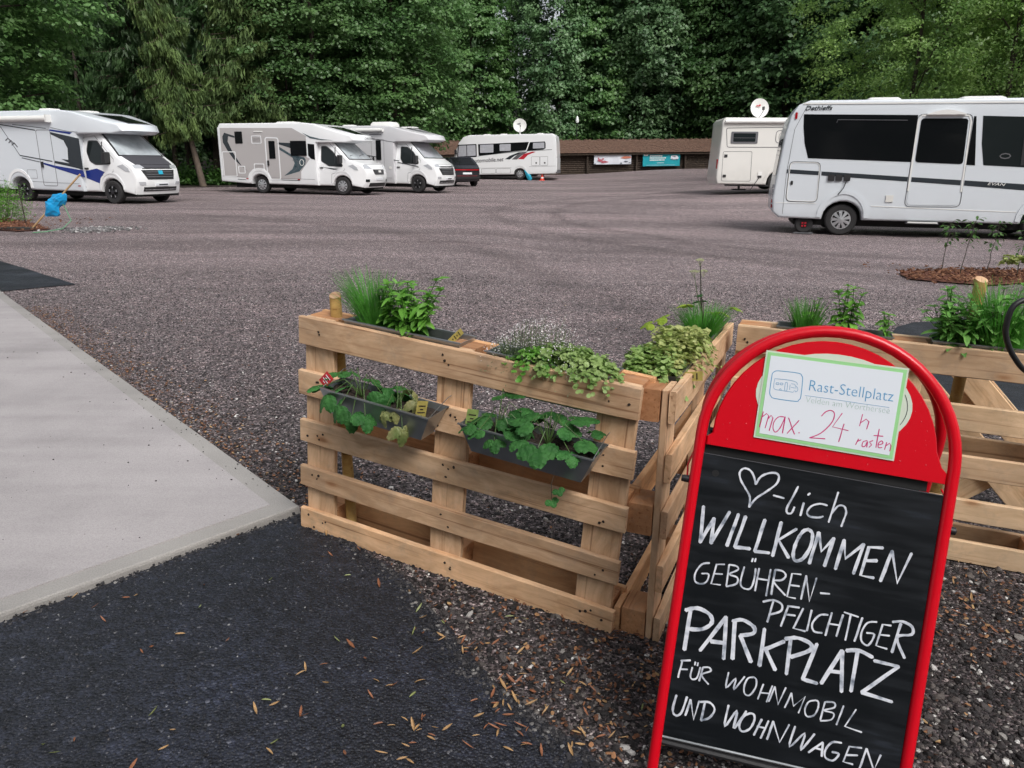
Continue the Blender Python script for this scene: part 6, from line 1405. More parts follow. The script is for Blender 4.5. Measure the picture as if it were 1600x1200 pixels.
# ================================================================== PLANTERS
def planter(label, mw, L, w=.13, h=.095, taper=.035, tp=.02, soil=.072, cards=()):
    """galvanised trough: rim length L along x, width along y, tapered; origin at the middle of the rim's front left corner, z=0 at the rim"""
    t = thing('metal_planter', label, 'planter'); t.matrix_world = mw
    ro = [(0, 0), (L, 0), (L, w), (0, w)]; bo = [(taper, tp), (L - taper, tp), (L - taper, w - tp), (taper, w - tp)]
    e = .002; ri_ = [(e, e), (L - e, e), (L - e, w - e), (e, w - e)]; bi = [(taper + e, tp + e), (L - taper - e, tp + e), (L - taper - e, w - tp - e), (taper + e, w - tp - e)]
    vs = [(x, y, 0) for x, y in ro] + [(x, y, -h) for x, y in bo] + [(x, y, 0) for x, y in ri_] + [(x, y, -h + e) for x, y in bi]
    q = lambda a, b: [(a + i, a + (i + 1) % 4, b + (i + 1) % 4, b + i) for i in range(4)]
    mb = MB(); mb.add(vs, q(0, 4) + q(0, 8) + q(8, 12) + [(4, 5, 6, 7), (12, 13, 14, 15)]); mb.build('trough', M['zinc'], t, fixn=True)
    mb = MB(); mb.box((L / 2, -.003, .001), (L + .006, .007, .004)); mb.box((L / 2, w + .003, .001), (L + .006, .007, .004)); mb.build('rim', M['zinc'], t)
    # lumpy soil
    k1, k2 = 22, 6; f = soil / h; rn = random.Random(int(L * 1000)); vs = []; zz = -h + soil
    c = (h - soil) / h
    for i in range(k1 + 1):
        for j in range(k2 + 1):
            x = (taper * c + .004) + (L - 2 * taper * c - .008) * i / k1; y = (tp * c + .004) + (w - 2 * tp * c - .008) * j / k2
            vs.append((x, y, zz + rn.uniform(-.006, .007)))
    mb = MB(); mb.add(vs, [(i * (k2 + 1) + j, (i + 1) * (k2 + 1) + j, (i + 1) * (k2 + 1) + j + 1, i * (k2 + 1) + j + 1) for i in range(k1) for j in range(k2)]); mb.build('soil', M['soil'], t)
    return t
T_ = Matrix.Translation
P1 = mA @ T_((.170, .026, .812)); planter('galvanised planter with chives and mint on top of the front pallet', P1, .44, w=.095, h=.12, tp=.008)
P2 = mA @ T_((.70, .026, .806)); planter('galvanised planter under the creeping plants on top of the front pallet', P2, .40, w=.095, h=.12, tp=.008)
P3 = mA @ T_((.185, -.118, .618)) @ Matrix.Rotation(R_(1.5), 4, 'X') @ Matrix.Rotation(R_(1.5), 4, 'Y'); planter('left hanging planter with wilting strawberry leaves on the front pallet', P3, .41, w=.112, h=.088)
P4 = mA @ T_((.70, -.118, .618)) @ Matrix.Rotation(R_(2.0), 4, 'X') @ Matrix.Rotation(R_(1), 4, 'Y'); planter('right hanging planter with fresh strawberry leaves on the front pallet', P4, .42, w=.112, h=.088)
P5 = mC @ T_((.14, .026, .806)); planter('planter of variegated creeping plants on the near end of the middle pallet', P5, .42, w=.095, h=.12, tp=.008)
P6 = mC @ T_((.70, .026, .812)); planter('planter with chives and celery on the far end of the middle pallet', P6, .40, w=.095, h=.12, tp=.008)
P7 = mB @ T_((.14, .026, .806)); planter('planter half hidden by the top of the red sign', P7, .40, w=.095, h=.12, tp=.008)
P8 = mB @ T_((.665, .026, .810)); planter('planter with mint and chives at the right end of the pale pallet', P8, .44, w=.095, h=.12, tp=.008)
# hooks of the hanging planters
for Pm, L, wh in ((P3, .41, 'left'), (P4, .42, 'right')):
    for x in (.004, L - .004):
        o = MB().tube([Pm @ Vector((x, .0, -.004)), Pm @ Vector((x, .055, .012)), Pm @ Vector((x, .118, .03)), Pm @ Vector((x, .138, .03))], .0014, 5).build('wire_hook', M['zinc'])
        tag(o, 'thin wire hook at the %s end of the %s hanging planter' % ('left' if x < .1 else 'right', wh), 'hook', 'wire hooks of the hanging planters')
def card(label, mw, w, h, mat, stripes=True):
    t = thing('plant_label', label, 'label'); t.matrix_world = mw
    MB().box((0, 0, h / 2), (w, .0012, h)).build('card', M[mat], t)
    mb = MB()
    for z in (.25, .42, .58, .75): mb.box((0, -.001, h * z), (w * (.5 + .25 * math.sin(z * 20)), .001, h * .05))
    mb.build('print', M['soil' if mat != 'ply_red' else 'paper'], t)
card('red plant label stuck at the left end of the left hanging planter', P3 @ T_((-.012, .03, .0)) @ Matrix.Rotation(R_(40), 4, 'Y'), .034, .05, 'ply_red')
card('yellow plant label in the right end of the left hanging planter', P3 @ T_((.36, .03, -.03)) @ Matrix.Rotation(R_(55), 4, 'Z') @ Matrix.Rotation(R_(8), 4, 'Y'), .035, .065, 'ply_yellow')
card('green and yellow plant label in the left end of the right hanging planter', P4 @ T_((.020, .03, -.03)) @ Matrix.Rotation(R_(35), 4, 'Z') @ Matrix.Rotation(R_(6), 4, 'Y'), .034, .07, 'ply_green')
card('tan plant label lying at the right end of the chives planter', P1 @ T_((.38, .04, -.015)) @ Matrix.Rotation(R_(60), 4, 'Z') @ Matrix.Rotation(R_(52), 4, 'Y'), .022, .055, 'ply_yellow')
card('yellow plant label half buried in the variegated plants', P5 @ T_((.08, .01, -.02)) @ Matrix.Rotation(R_(-70), 4, 'Z') @ Matrix.Rotation(R_(85), 4, 'Y'), .03, .07, 'ply_yellow')

# ================================================================== PLANTS
def leafshape(name, L, W, mat, curl=-.15, fold=.3, n=5, serr=0): return leaf_mesh(name, L, W, mat, curl, fold, n, serr)
HL = {k: [leafshape('leaf', L, W, M[k], c, f, 6, s) for L, W, c, f, s in ((.030, .017, -.3, .35, .06), (.022, .013, -.1, .5, .06), (.038, .020, -.5, .3, .08))] for k in ('herb', 'mint')}
def herb(label, cat, mw, mat='herb', stems=9, H=.14, spread=.07, seed=1, lf=1.0, name='mint_plant'):
    t = thing(name, label, cat); t.matrix_world = mw; rn = random.Random(seed); sb = MB()
    for s in range(stems):
        a = rn.uniform(0, 6.283); q = spread * rn.uniform(.25, 1.15); h = H * rn.uniform(.55, 1.08); nodes = max(3, int(h / .019)); pts = []
        bx, by = rn.uniform(-.02, .02), rn.uniform(-.01, .01)
        for i in range(nodes + 1): u = i / nodes; pts.append(Vector((bx + math.cos(a) * q * u ** 1.4, by + math.sin(a) * q * .7 * u ** 1.4, h * u)))
        sb.tube(pts, .0013, 5)
        for i in range(1, nodes + 1):
            u = i / nodes
            for k in range(2 if i < nodes else 4):
                yaw = (i % 2) * 1.57 + k * (3.14 if i < nodes else 1.57) + a + rn.uniform(-.3, .3)
                o = link('leaf', HL[mat][rn.randrange(3)], t, pts[i]); o.rotation_euler = (rn.uniform(-.4, .4), rn.uniform(-.5, .25) - .35 * (i == nodes), yaw); s_ = lf * rn.uniform(.7, 1.15) * (1.1 - .35 * (u > .85)); o.scale = (s_, s_, s_)
    tag(sb.build('stems', M['stem'], t), kind='stuff')
    return t
def chives(label, mw, n=190, H=.13, spread=.05, base=.018, seed=1, lean=(0, 0)):
    rn = random.Random(seed); mb = MB()
    for k in range(n):
        a = rn.uniform(0, 6.283); rb = base * math.sqrt(rn.random()); h = H * rn.uniform(.6, 1.1); q = spread * rn.random() ** .8 * 1.1; p0 = Vector((math.cos(a) * rb, math.sin(a) * rb * .8, 0)); seg = 4; c = (math.cos(a), math.sin(a)); w = .0011 * rn.uniform(.8, 1.2); vs = []
        for i in range(seg + 1):
            u = i / seg; p = p0 + Vector((c[0] * q * u ** 1.6 + lean[0] * u * u, c[1] * q * .8 * u ** 1.6 + lean[1] * u * u, h * u * (1 - .12 * u * q / spread))); ww = w * (1 - .75 * u ** 2)
            for j in range(3): b = 2.094 * j + a; vs.append((p.x + ww * math.cos(b), p.y + ww * math.sin(b), p.z))
        mb.add(vs, [(i * 3 + j, i * 3 + (j + 1) % 3, (i + 1) * 3 + (j + 1) % 3, (i + 1) * 3 + j) for i in range(seg) for j in range(3)])
    t = thing('chives_plant', label, 'plant'); t.matrix_world = mw
    o = mb.build('blades', M['chive'], t); o['kind'] = 'stuff'; return t
soilz = -.05
chives('bushy chives in the top left planter of the front pallet', P1 @ T_((.085, .045, soilz)), 420, .215, .11, .034, 1, (-.03, 0))
herb('leafy mint beside the chives on the front pallet', 'plant', P1 @ T_((.225, .045, soilz)), 'herb', 22, .205, .105, 2, 1.3)
herb('small side shoots of mint between chives and the big mint', 'plant', P1 @ T_((.155, .05, soilz)), 'herb', 6, .16, .045, 12, .9)
# alyssum: haze of fine stems with white florets
def cloud_plant(name, label, cat, mw, lx, ly, H, n, mat, lsize, asp=.6, florets=0, droop=0.0, seed=1, fsize=.003, z0=-.02):
    g = np.random.default_rng(seed); t = thing(name, label, cat); t.matrix_world = mw
    X = g.uniform(0, lx, n); edge = np.sin(np.pi * X / lx) ** .5; Y = g.normal(0, ly / 2, n); Z = z0 + H * g.uniform(0, 1, n) ** .8 * edge * np.exp(-(Y / ly) ** 2) - droop * np.maximum(0, np.abs(Y) - ly * .45) * 1.6
    C = np.stack([X, Y, Z], 1); Nn = np.stack([g.normal(0, .5, n), g.normal(0, .5, n) + Y / ly * .6, np.ones(n)], 1)
    me = quads('leaves', C.astype(np.float32), Nn, lsize, asp, M[mat], g); o = link('leaves', me, t); o['kind'] = 'stuff'
    if florets:
        k = florets; X = g.uniform(0, lx, k); Y = g.normal(0, ly * .6, k); Z = z0 + H * (.55 + .75 * g.uniform(0, 1, k)) * np.sin(np.pi * np.clip(X / lx, .05, .95)) ** .5
        Nn = np.stack([g.normal(0, .6, k), g.normal(0, .6, k), np.ones(k)], 1)
        o = link('flowers', quads('flowers', np.stack([X, Y, Z], 1).astype(np.float32), Nn, fsize, 1.0, M['floret'], g), t); o['kind'] = 'stuff'
        mb = MB()
        for i in range(min(k, 260)): x, y, z = X[i], Y[i], Z[i]; mb.tube([(x * .8 + lx * .1, y * .3, z0), (x, y, z)], .0005, 3, cap=False)
        o = mb.build('stems', M['stem'], t); o['kind'] = 'stuff'
    return t
cloud_plant('alyssum_plant', 'airy white flowering alyssum in the right planter of the front pallet', 'plant', P2 @ T_((.005, .045, -.02)), .30, .085, .125, 1600, 'grey_green', .008, .35, 1500, .1, 5, .0038)
def creeper(name, label, mw, lx, ly, H, n, mat, size, seed, hang=.05, mats=None):
    """rounded leaves on short trailing shoots that spill over the rim"""
    g = np.random.default_rng(seed); t = thing(name, label, 'plant'); t.matrix_world = mw; C = []; Nn = []
    sb = MB()
    for s in range(n):
        x0, y0 = g.uniform(.02, lx - .02), g.uniform(-ly * .4, ly * .4); a = g.uniform(0, 6.28); L = g.uniform(.03, .10); k = int(L / .008) + 2; pts = []
        for i in range(k):
            u = i / (k - 1); x = x0 + math.cos(a) * L * u; y = y0 + math.sin(a) * L * u; over = max(0, abs(y) - ly * .5)
            z = H * (g.uniform(.25, 1)) * math.sin(math.pi * min(1, max(0, x / lx))) ** .4 * (1 - over * 8) - over * 1.4 * hang / .05 + .012 * math.sin(3.14 * u)
            z = max(z, -hang - .02); pts.append((x, y, z))
            for j in range(2): C.append((x + g.normal(0, .004), y + g.normal(0, .004), z + g.normal(0, .003))); Nn.append((math.cos(a) * .3 + g.normal(0, .4), math.sin(a) * .3 + g.normal(0, .4) - (.7 if y < -ly * .5 else 0), 1.0))
    C = np.array(C, np.float32); Nn = np.array(Nn)
    # round leaves: hexagonal fans
    m = len(C); Nn /= np.linalg.norm(Nn, axis=1, keepdims=True); r = g.normal(size=(m, 3)); tt = r - Nn * (r * Nn).sum(1, keepdims=True); tt /= np.linalg.norm(tt, axis=1, keepdims=True); bb = np.cross(Nn, tt)
    sz = size * g.uniform(.55, 1.3, (m, 1)); K = 7; V = np.empty((m, K + 1, 3), np.float32); V[:, 0] = C - Nn * sz * .12
    for j in range(K): V[:, j + 1] = C + (tt * math.cos(6.283 * j / K) + bb * math.sin(6.283 * j / K) * .85) * sz * .5
    F = np.array([[0, j + 1, (j + 1) % K + 1] for j in range(K)]); idx = (np.arange(m)[:, None, None] * (K + 1) + F[None]).reshape(-1)
    me = bpy.data.meshes.new('leaves'); me.vertices.add(m * (K + 1)); me.vertices.foreach_set('co', V.ravel()); me.loops.add(len(idx)); me.loops.foreach_set('vertex_index', idx.astype(np.int32))
    me.polygons.add(m * K); me.polygons.foreach_set('loop_start', np.arange(0, m * K * 3, 3, dtype=np.int32)); me.polygons.foreach_set('loop_total', np.full(m * K, 3, np.int32)); me.materials.append(M[mat]); me.update(calc_edges=True)
    o = link('leaves', me, t); o['kind'] = 'stuff'; return t
creeper('creeping_plant', 'pale round leaved creeper spilling over the front board of the front pallet', P2 @ T_((.13, .04, -.01)), .27, .10, .05, 95, 'jenny', .0155, 7, .026)
creeper('creeping_plant', 'fresh green trailing shoots at the left foot of the pale creeper', P2 @ T_((.10, .03, -.01)), .12, .09, .035, 26, 'herb', .015, 8, .03)
creeper('variegated_plant', 'cream and green variegated plant on the near end of the middle pallet', P5 @ T_((.02, .05, -.01)), .44, .14, .10, 190, 'variegated', .018, 9, .05)
creeper('creeping_plant', 'green trailing plant at the front corner of the middle pallet', P5 @ T_((-.02, .09, -.015)), .22, .14, .07, 90, 'jenny', .019, 10, .06)
# strawberries: three toothed leaflets on an arching stalk
def trifoliate(name, s, mat, seed, droop=.2):
    rn = random.Random(seed); mb = MB()
    for a in (-1.25, 0, 1.25):
        n = 9; L = s * (1.0 if a == 0 else .92); W = s * .88; vs = []; 
        for i in range(n + 1):
            t = i / n; w = W * (math.sin(math.pi * (t * .90 + .06)) ** .65) * (1 + (.09 if i % 2 else -.05)); x = s * .06 + L * t; z = -droop * L * t * t + .02 * s * math.sin(i * 2.2)
            for q in (-.5, -.25, 0, .25, .5): vs.append((x + (.10 * s * abs(q) * 2 if i % 2 else 0) * .3, w * q, z + s * (.16 * abs(q) * 2 - .22 * (abs(q) * 2) ** 2) + .012 * s * ((i + int(abs(q) * 4)) % 2)))
        R = Matrix.Rotation(a, 3, 'Z') @ Matrix.Rotation(rn.uniform(-.2, .2), 3, 'X')
        mb.add([R @ Vector(v) for v in vs], [(i * 5 + j, (i + 1) * 5 + j, (i + 1) * 5 + j + 1, i * 5 + j + 1) for i in range(n) for j in range(4)])
    return mb.mesh(name, mat, smooth=False)
TF = [trifoliate('leaf', .036, M['straw'], k, d) for k, d in ((1, .15), (2, .35), (3, .7))]; TW = [trifoliate('leaf', .026, M['wilt'], 5, 1.2)]
def strawberry(label, mw, leaves, seed, hang=0):
    t = thing('strawberry_plant', label, 'plant'); t.matrix_world = mw; rn = random.Random(seed); sb = MB()
    for (dx, dy, dz, s, kind, tilt) in leaves:
        p1 = Vector((dx, dy, dz)); mid = Vector((dx * .45, dy * .45, max(dz, .02) + .035)); sb.tube([(0, 0, 0), mid * .6 + Vector((0, 0, .004)), mid, p1], [.0018, .0016, .0014, .0012], 5)
        me = (TW if kind == 'w' else TF)[0 if kind == 'w' else kind]; o = link('leaf', me, t, p1)
        yaw = math.atan2(dy, dx) + rn.uniform(-.5, .5); s *= 1.22; o.rotation_euler = (rn.uniform(-.3, .3), tilt * .8, yaw); o.scale = (s, s, s)
    sb.build('stalks', M['jenny'] if False else M['stem'], t); return t
strawberry('drooping strawberry plant at the left of the left hanging planter', P3 @ T_((.13, .05, -.02)), [(-.13, -.03, .02, 1.25, 1, .4), (-.09, -.05, .005, 1.2, 2, .7), (-.11, .02, .05, 1.1, 0, .1), (-.07, .04, .055, 1.0, 1, -.1), (-.03, -.07, -.01, 1.15, 2, .9), (.02, -.075, -.025, 1.1, 2, 1.0), (.065, -.07, -.02, 1.15, 1, .8), (.0, .05, .04, .9, 0, .1), (.09, -.02, .045, 1.15, 2, 1.1), (.06, .03, .04, 1.0, 1, .3), (-.05, -.02, .03, .9, 0, .5)], 1)
strawberry('half wilted strawberry plant in the middle of the left hanging planter', P3 @ T_((.27, .05, -.02)), [(.03, .03, .055, 1.1, 'w', .4), (.06, .0, .04, 1.0, 'w', .8), (-.02, -.05, .0, 1.0, 'w', .9), (.055, -.06, -.03, 1.25, 'w', .9), (.0, .03, .04, 1.0, 2, .6), (-.04, .03, .045, 1.1, 1, .1), (.02, -.04, .015, .9, 'w', .6)], 2)
strawberry('small fresh strawberry plant at the left of the right hanging planter', P4 @ T_((.10, .05, -.02)), [(-.055, -.05, .03, 1.0, 1, .4), (-.03, -.06, .02, .85, 0, .5), (.0, .05, .095, 1.25, 0, -.1), (.03, .01, .05, 1.35, 0, .15), (-.02, -.01, .045, 1.2, 1, .1), (.06, -.03, .03, 1.0, 0, .3), (.05, .05, .06, 1.0, 1, -.2), (.08, .02, .03, 1.0, 2, .4), (.02, -.055, .0, .85, 1, .6)], 3)
strawberry('large fresh strawberry plant at the right of the right hanging planter', P4 @ T_((.265, .05, -.02)), [(-.05, -.02, .07, 1.4, 0, .1), (.06, .04, .085, 1.45, 0, -.15), (-.015, .04, .075, 1.2, 1, -.1), (.0, -.075, .025, 1.45, 0, .5), (-.06, -.06, .03, .95, 1, .5), (.10, .0, .045, 1.2, 1, .2), (.085, -.05, .025, 1.0, 1, .4), (-.09, .0, .035, 1.1, 0, .3), (.04, .0, .07, 1.2, 0, .2), (.11, .05, .055, .9, 1, -.1), (-.05, .05, .05, 1.0, 2, .0)], 4)
t = thing('strawberry_runner', 'strawberry runner with two small leaves dangling below the right hanging planter', 'plant'); t.matrix_world = P4 @ T_((.31, .01, -.07))
MB().tube([(0, 0, 0), (.0, -.02, -.03), (.005, -.02, -.08)], .0009, 4).build('stalk', M['stemdark'], t); MB().tube([(.002, -.02, -.06), (.02, -.02, -.045)], .0008, 4).build('stalk', M['stem'], t)
for p, s in (((.005, -.02, -.082), .62), ((.022, -.02, -.043), .55)): o = link('leaf', TF[0], t, p); o.scale = (s, s, s); o.rotation_euler = (.3, .5, -1.2 + s)
# middle pallet, far end
chives('dense round chives on the far end of the middle pallet', P6 @ T_((.13, .045, soilz)), 560, .165, .125, .05, 21)
chives('small chives clump hidden behind the red arch', P7 @ T_((.10, .045, soilz)), 300, .16, .07, .035, 22)
def celery():
    t = thing('celery_plant', 'tall flowering celery with a dark stem above the dense chives', 'plant'); t.matrix_world = P6 @ T_((.17, .045, soilz)); rn = random.Random(9)
    MB().tube([(0, 0, 0), (0, .01, .10), (-.012, .02, .17), (-.02, .025, .245), (-.035, .03, .31)], [.0035, .003, .0026, .002, .0016], 6).build('stem', M['stemdark'], t)
    MB().tube([(-.005, .01, .11), (-.03, .03, .18), (-.055, .045, .27)], [.002, .0014, .001], 5).build('stem', M['stem'], t)
    mb = MB()
    for c in ((-.035, .03, .315), (-.058, .045, .275), (-.005, .02, .272)):
        for k in range(26): a, q = rn.uniform(0, 6.28), .016 * math.sqrt(rn.random()); mb.box((c[0] + q * math.cos(a), c[1] + q * math.sin(a), c[2] + .010 - q * .35), (.0045, .0045, .004), rz=a)
        for k in range(7): a = k * .9; mb.tube([(c[0], c[1], c[2] - .018), (c[0] + .012 * math.cos(a), c[1] + .012 * math.sin(a), c[2] + .006)], .0005, 3)
    tag(mb.build('flower_head', M['umbel'], t), kind='stuff')
    Ym = trifoliate('leaf', .040, M['yellowleaf'], 8, .3)
    for (a, b, c), s, yaw in (((-.055, .14, .10), 1.1, 1.5), ((-.075, .19, .075), 1.0, 2.0), ((-.03, .07, .15), .9, .6), ((.04, -.05, .12), .95, -.6), ((.09, -.09, .135), .9, -1.1), ((.02, .03, .16), .8, .2), ((-.02, .02, .19), .7, 1.8), ((.07, -.02, .11), .9, 0)):
        o = link('leaf', Ym if s > .85 else TF[0], t, (a, b, c)); o.scale = (s, s, s); o.rotation_euler = (rn.uniform(-.3, .3), .2, yaw)
        MB().tube([(0, 0, .02), (a * .5, b * .5, c * .8), (a, b, c)], .0012, 4).build('leaf_stalk', M['stemdark'], t)
celery()
# rear pallet
herb('upright mint just left of the top of the red arch', 'plant', P7 @ T_((.235, .045, soilz)), 'herb', 10, .20, .045, 31, 1.2)
herb('small mint sprigs peeking out left of the arch', 'plant', P7 @ T_((.12, .05, soilz)), 'herb', 4, .15, .02, 32, .9)
herb('single mint shoot right of the top of the red arch', 'plant', P7 @ T_((.385, .045, soilz)), 'herb', 4, .13, .02, 33, 1.0)
herb('broad bushy mint in the planter right of the sign', 'plant', P8 @ T_((.10, .045, soilz)), 'mint', 24, .18, .12, 34, 1.4)
herb('tall leaning mint behind the bushy one', 'plant', P8 @ T_((.05, .06, soilz)), 'mint', 8, .24, .05, 35, 1.2)
chives('tall chives at the right edge of the picture', P8 @ T_((.215, .05, soilz)), 620, .27, .13, .06, 36)
herb('mint growing through the tall chives at the right edge', 'plant', P8 @ T_((.20, .035, soilz)), 'mint', 12, .24, .09, 37, 1.25)
# saplings in the right bed
SAPL = leafshape('leaf', .075, .045, M['sapleaf'], -.3, .25, 5, .05)
SAPD = leafshape('leaf', .07, .042, M['sapleaf'], -.3, .25, 5, .05)
def sapling(label, x, y, H, seed, n=34, low=.45, lean=0.0):
    t = thing('sapling', label, 'sapling', (x, y, terr(x, y) + .02)); rn = random.Random(seed); pts = [(lean * (i / 8) ** 1.3 + rn.uniform(-.008, .008), rn.uniform(-.01, .01), H * i / 8) for i in range(9)]
    MB().tube(pts, [.007 - .0006 * i for i in range(9)], 6).build('stem', M['stemdark'], t); tw = MB()
    for k in range(n):
        u = low + (1 - low) * rn.random() ** .8; i = min(7, int(u * 8)); p = Vector(pts[i]).lerp(Vector(pts[i + 1]), u * 8 - i); a = rn.uniform(0, 6.28); L = rn.uniform(.03, .15) * (1.25 - u * .6); q = p + Vector((math.cos(a) * L, math.sin(a) * L, rn.uniform(-.02, .05)))
        tw.tube([p, q], .0018, 4); o = link('leaf', rn.choice((SAPL, SAPD)), t, q); o.rotation_euler = (rn.uniform(-.5, .5), rn.uniform(-.1, .6), a); s = rn.uniform(.7, 1.15); o.scale = (s, s, s)
    tag(tw.build('twigs', M['stemdark'], t), kind='stuff')
sapling('leftmost sapling in the right mulch bed, leafy top', 6.34, 11.35, .72, 1, 40, .5, .04)
sapling('second sapling in the right mulch bed, thin dark crooked stem', 6.45, 11.05, .80, 2, 30, .5, .10)
sapling('third sapling in the right mulch bed, leaning right', 7.02, 11.35, .74, 3, 40, .5, .06)
sapling('fourth sapling in the right mulch bed, with a low side twig', 7.27, 11.05, .84, 4, 60, .28, .05)
sapling('sapling half cut by the right edge of the picture', 7.75, 11.3, .9, 5, 70, .3, .08)
o = creeper('bed_plant', 'low yellow flowering plant between the saplings', Matrix.Translation((6.75, 10.7, terr(6.7, 10.7) + .22)), .55, .3, .12, 26, 'variegated', .05, 12, .02)
# bushy plant in the left bed
g = np.random.default_rng(44); t = thing('shrub', 'feathery light green shrub at the left edge before the first motorhome', 'shrub', (-11.35, 16.7, 0)); C = []; Nn = []
for k in range(150):
    a, q = g.uniform(0, 6.28), g.uniform(0, 1) ** .5; c = np.array([math.cos(a) * q * .95, math.sin(a) * q * .6, g.uniform(.12, .95) * (1 - .35 * q)]); d = g.normal(size=(44, 3)) * [.12, .12, .09]; C.append(c + d); Nn.append(g.normal(size=(44, 3)) * .6 + [0, 0, .7])
link('foliage', quads('foliage', np.concatenate(C).astype(np.float32), np.concatenate(Nn), .055, .28, M['herb'], g), t); mb = MB()
for k in range(26): a, q = g.uniform(0, 6.28), g.uniform(0, .8); mb.tube([(math.cos(a) * q * .7, math.sin(a) * q * .4, 0), (math.cos(a) * q, math.sin(a) * q * .6, g.uniform(.5, .85))], .006, 4)
tag(mb.build('stems', M['stemdark'], t), kind='stuff')
# ================================================================== RED PAVEMENT SIGN
sO = Vector((.44068, 1.64383, .68011)); su = Vector((.955338, -.2905, -.054221)); sv = Vector((.124515, .229301, .965358)); sn = su.cross(sv).normalized(); sv = sn.cross(su).normalized()
mS = Matrix(((su.x, -sn.x, sv.x, sO.x), (su.y, -sn.y, sv.y, sO.y), (su.z, -sn.z, sv.z, sO.z), (0, 0, 0, 1)))   # local: x right, y into the sign, z up the panel
sg = thing('pavement_sign', 'red pavement sign with chalk lettering on a black board and an arched top', 'sign'); sg.matrix_world = mS
cx_, cz_, Rr = .2518, .032, .2615
def arch_path(y, bl, br, R=Rr, cz=cz_, cx=cx_, n=28, yend=0.0):
    pts = [(cx - R, y + yend, bl)]
    pts += [(cx - R, y + yend * (1 - k / 6) , bl + (cz - bl) * k / 6) for k in range(1, 6)]
    pts += [(cx - R * math.cos(math.pi * k / n), y, cz + R * math.sin(math.pi * k / n)) for k in range(n + 1)]
    pts += [(cx + R, y + yend * k / 6, cz + (br - cz) * k / 6) for k in range(1, 6)] + [(cx + R, y + yend, br)]
    return pts
MB().tube(arch_path(.0, -.805, -.780), .0125, 16).build('front_frame', M['red'], sg, smooth=True)
# rear leaf hinged at the arch: same frame swung back
a2 = R_(29); mR = Matrix.Translation((0, .031, .276)) @ Matrix.Rotation(a2, 4, 'X') @ Matrix.Translation((0, 0, -.27))
rf = MB().tube(arch_path(.0, -.835, -.81, R=Rr - .001), .0125, 16).build('rear_frame', M['red'], sg, smooth=True); rf.matrix_local = mR
rb = MB().box((.2518, .0, -.36), (.498, .014, .70)).build('rear_board', M['board'], sg); rb.matrix_local = mR
# red head plate
P = [(.004, .006), (.4995, .0), (.4995, .024), (.489, .034)] + [(.2455 + .232 * math.cos(math.pi * k / 24), .034 + .238 * math.sin(math.pi * k / 24)) for k in range(1, 24)] + [(.0145, .034), (.004, .026)]
mb = MB(); n = len(P); cxp, czp = .25, .1
vs = [(a, -.004, b) for a, b in P] + [(a + (cxp - a) * .012, -.008, b + (czp - b) * .012) for a, b in P] + [(a, .012, b) for a, b in P]
mb.add(vs, [(i, (i + 1) % n, n + (i + 1) % n, n + i) for i in range(n)] + [tuple(range(n, 2 * n))] + [(i, 2 * n + i, 2 * n + (i + 1) % n, (i + 1) % n) for i in range(n)] + [tuple(range(3 * n - 1, 2 * n - 1, -1))]); mb.build('head_plate', M['red'], sg, fixn=True)
# chalkboard and its carrier behind
mb = MB(); mb.prism([(.001, -.680), (.5005, -.6655), (.5005, -.0235), (.001, -.014)], -.0035, .006); mb.build('chalkboard', M['board'], sg, fixn=True)
mb = MB(); mb.prism([(.001, -.014), (.470, -.0225), (.470, .0), (.001, .006)], .009, .016); mb.build('slot_backing', M['rubber'], sg, fixn=True)
mb = MB(); mb.prism([(.001, -.0150), (.5005, -.0245), (.5005, -.0232), (.001, -.0137)], -.0045, -.0034); mb.build('board_edge', M['greydecal'], sg)
MB().tube([(-.002, .002, -.686), (.503, .002, -.671)], .0045, 8).build('lower_rail', M['zinc'], sg)
MB().tube([(.0, .006, -.70), (.503, .006, -.69)], .008, 8).build('cross_bar', M['blackplastic'], sg)
mb = MB(); mb.lathe([(.0, -.0040), (.0078, -.0040)], 'y', 14, (.0342, 0, -.0562)); mb.build('screw_hole', M['rubber'], sg)
for x, z in ((-.026, -.0806), (.5275, -.0954)):
    sd_ = -1 if x < 0 else 1
    mb = MB(); mb.lathe([(.0, -.012 ), (.0075, -.011), (.0085, -.004), (.0085, .006), (.005, .008)], 'x', 12, (0, .006, 0)); b_ = mb.build('bolt_cap', M['rubber'], sg, smooth=True); b_.location = (x + sd_ * .002, 0, z); 
    MB().tube([(x + sd_ * .001, .01, z + .005), (x + sd_ * .004, .03, z + .03), (x - sd_ * .008, .09, z + .075)], .0022, 6).build('stay_wire', M['red'], sg)
MB().tube([(.004, .012, .002), (-.006, .014, .075)], .010, 8).build('rubber_buffer', M['rubber'], sg)
# oval sticker under the paper
mb = MB(); mb.prism([(.2545 + .160 * math.cos(6.283 * k / 40), .145 + .100 * math.sin(6.283 * k / 40)) for k in range(40)], -.0092, -.0084); mb.build('oval_sticker', M['oval'], sg, fixn=True)
mb = MB()
for k in range(-7, 8): a = k * .1; b = (k + 1) * .1; mb.prism([(.2545 + r_ * 1.6 * math.cos(q), .145 + r_ * math.sin(q)) for r_, q in ((.0935, a), (.0943, a), (.0943, b), (.0935, b))], -.0097, -.0093)
mb.build('sticker_line', M['darkdecal'], sg)
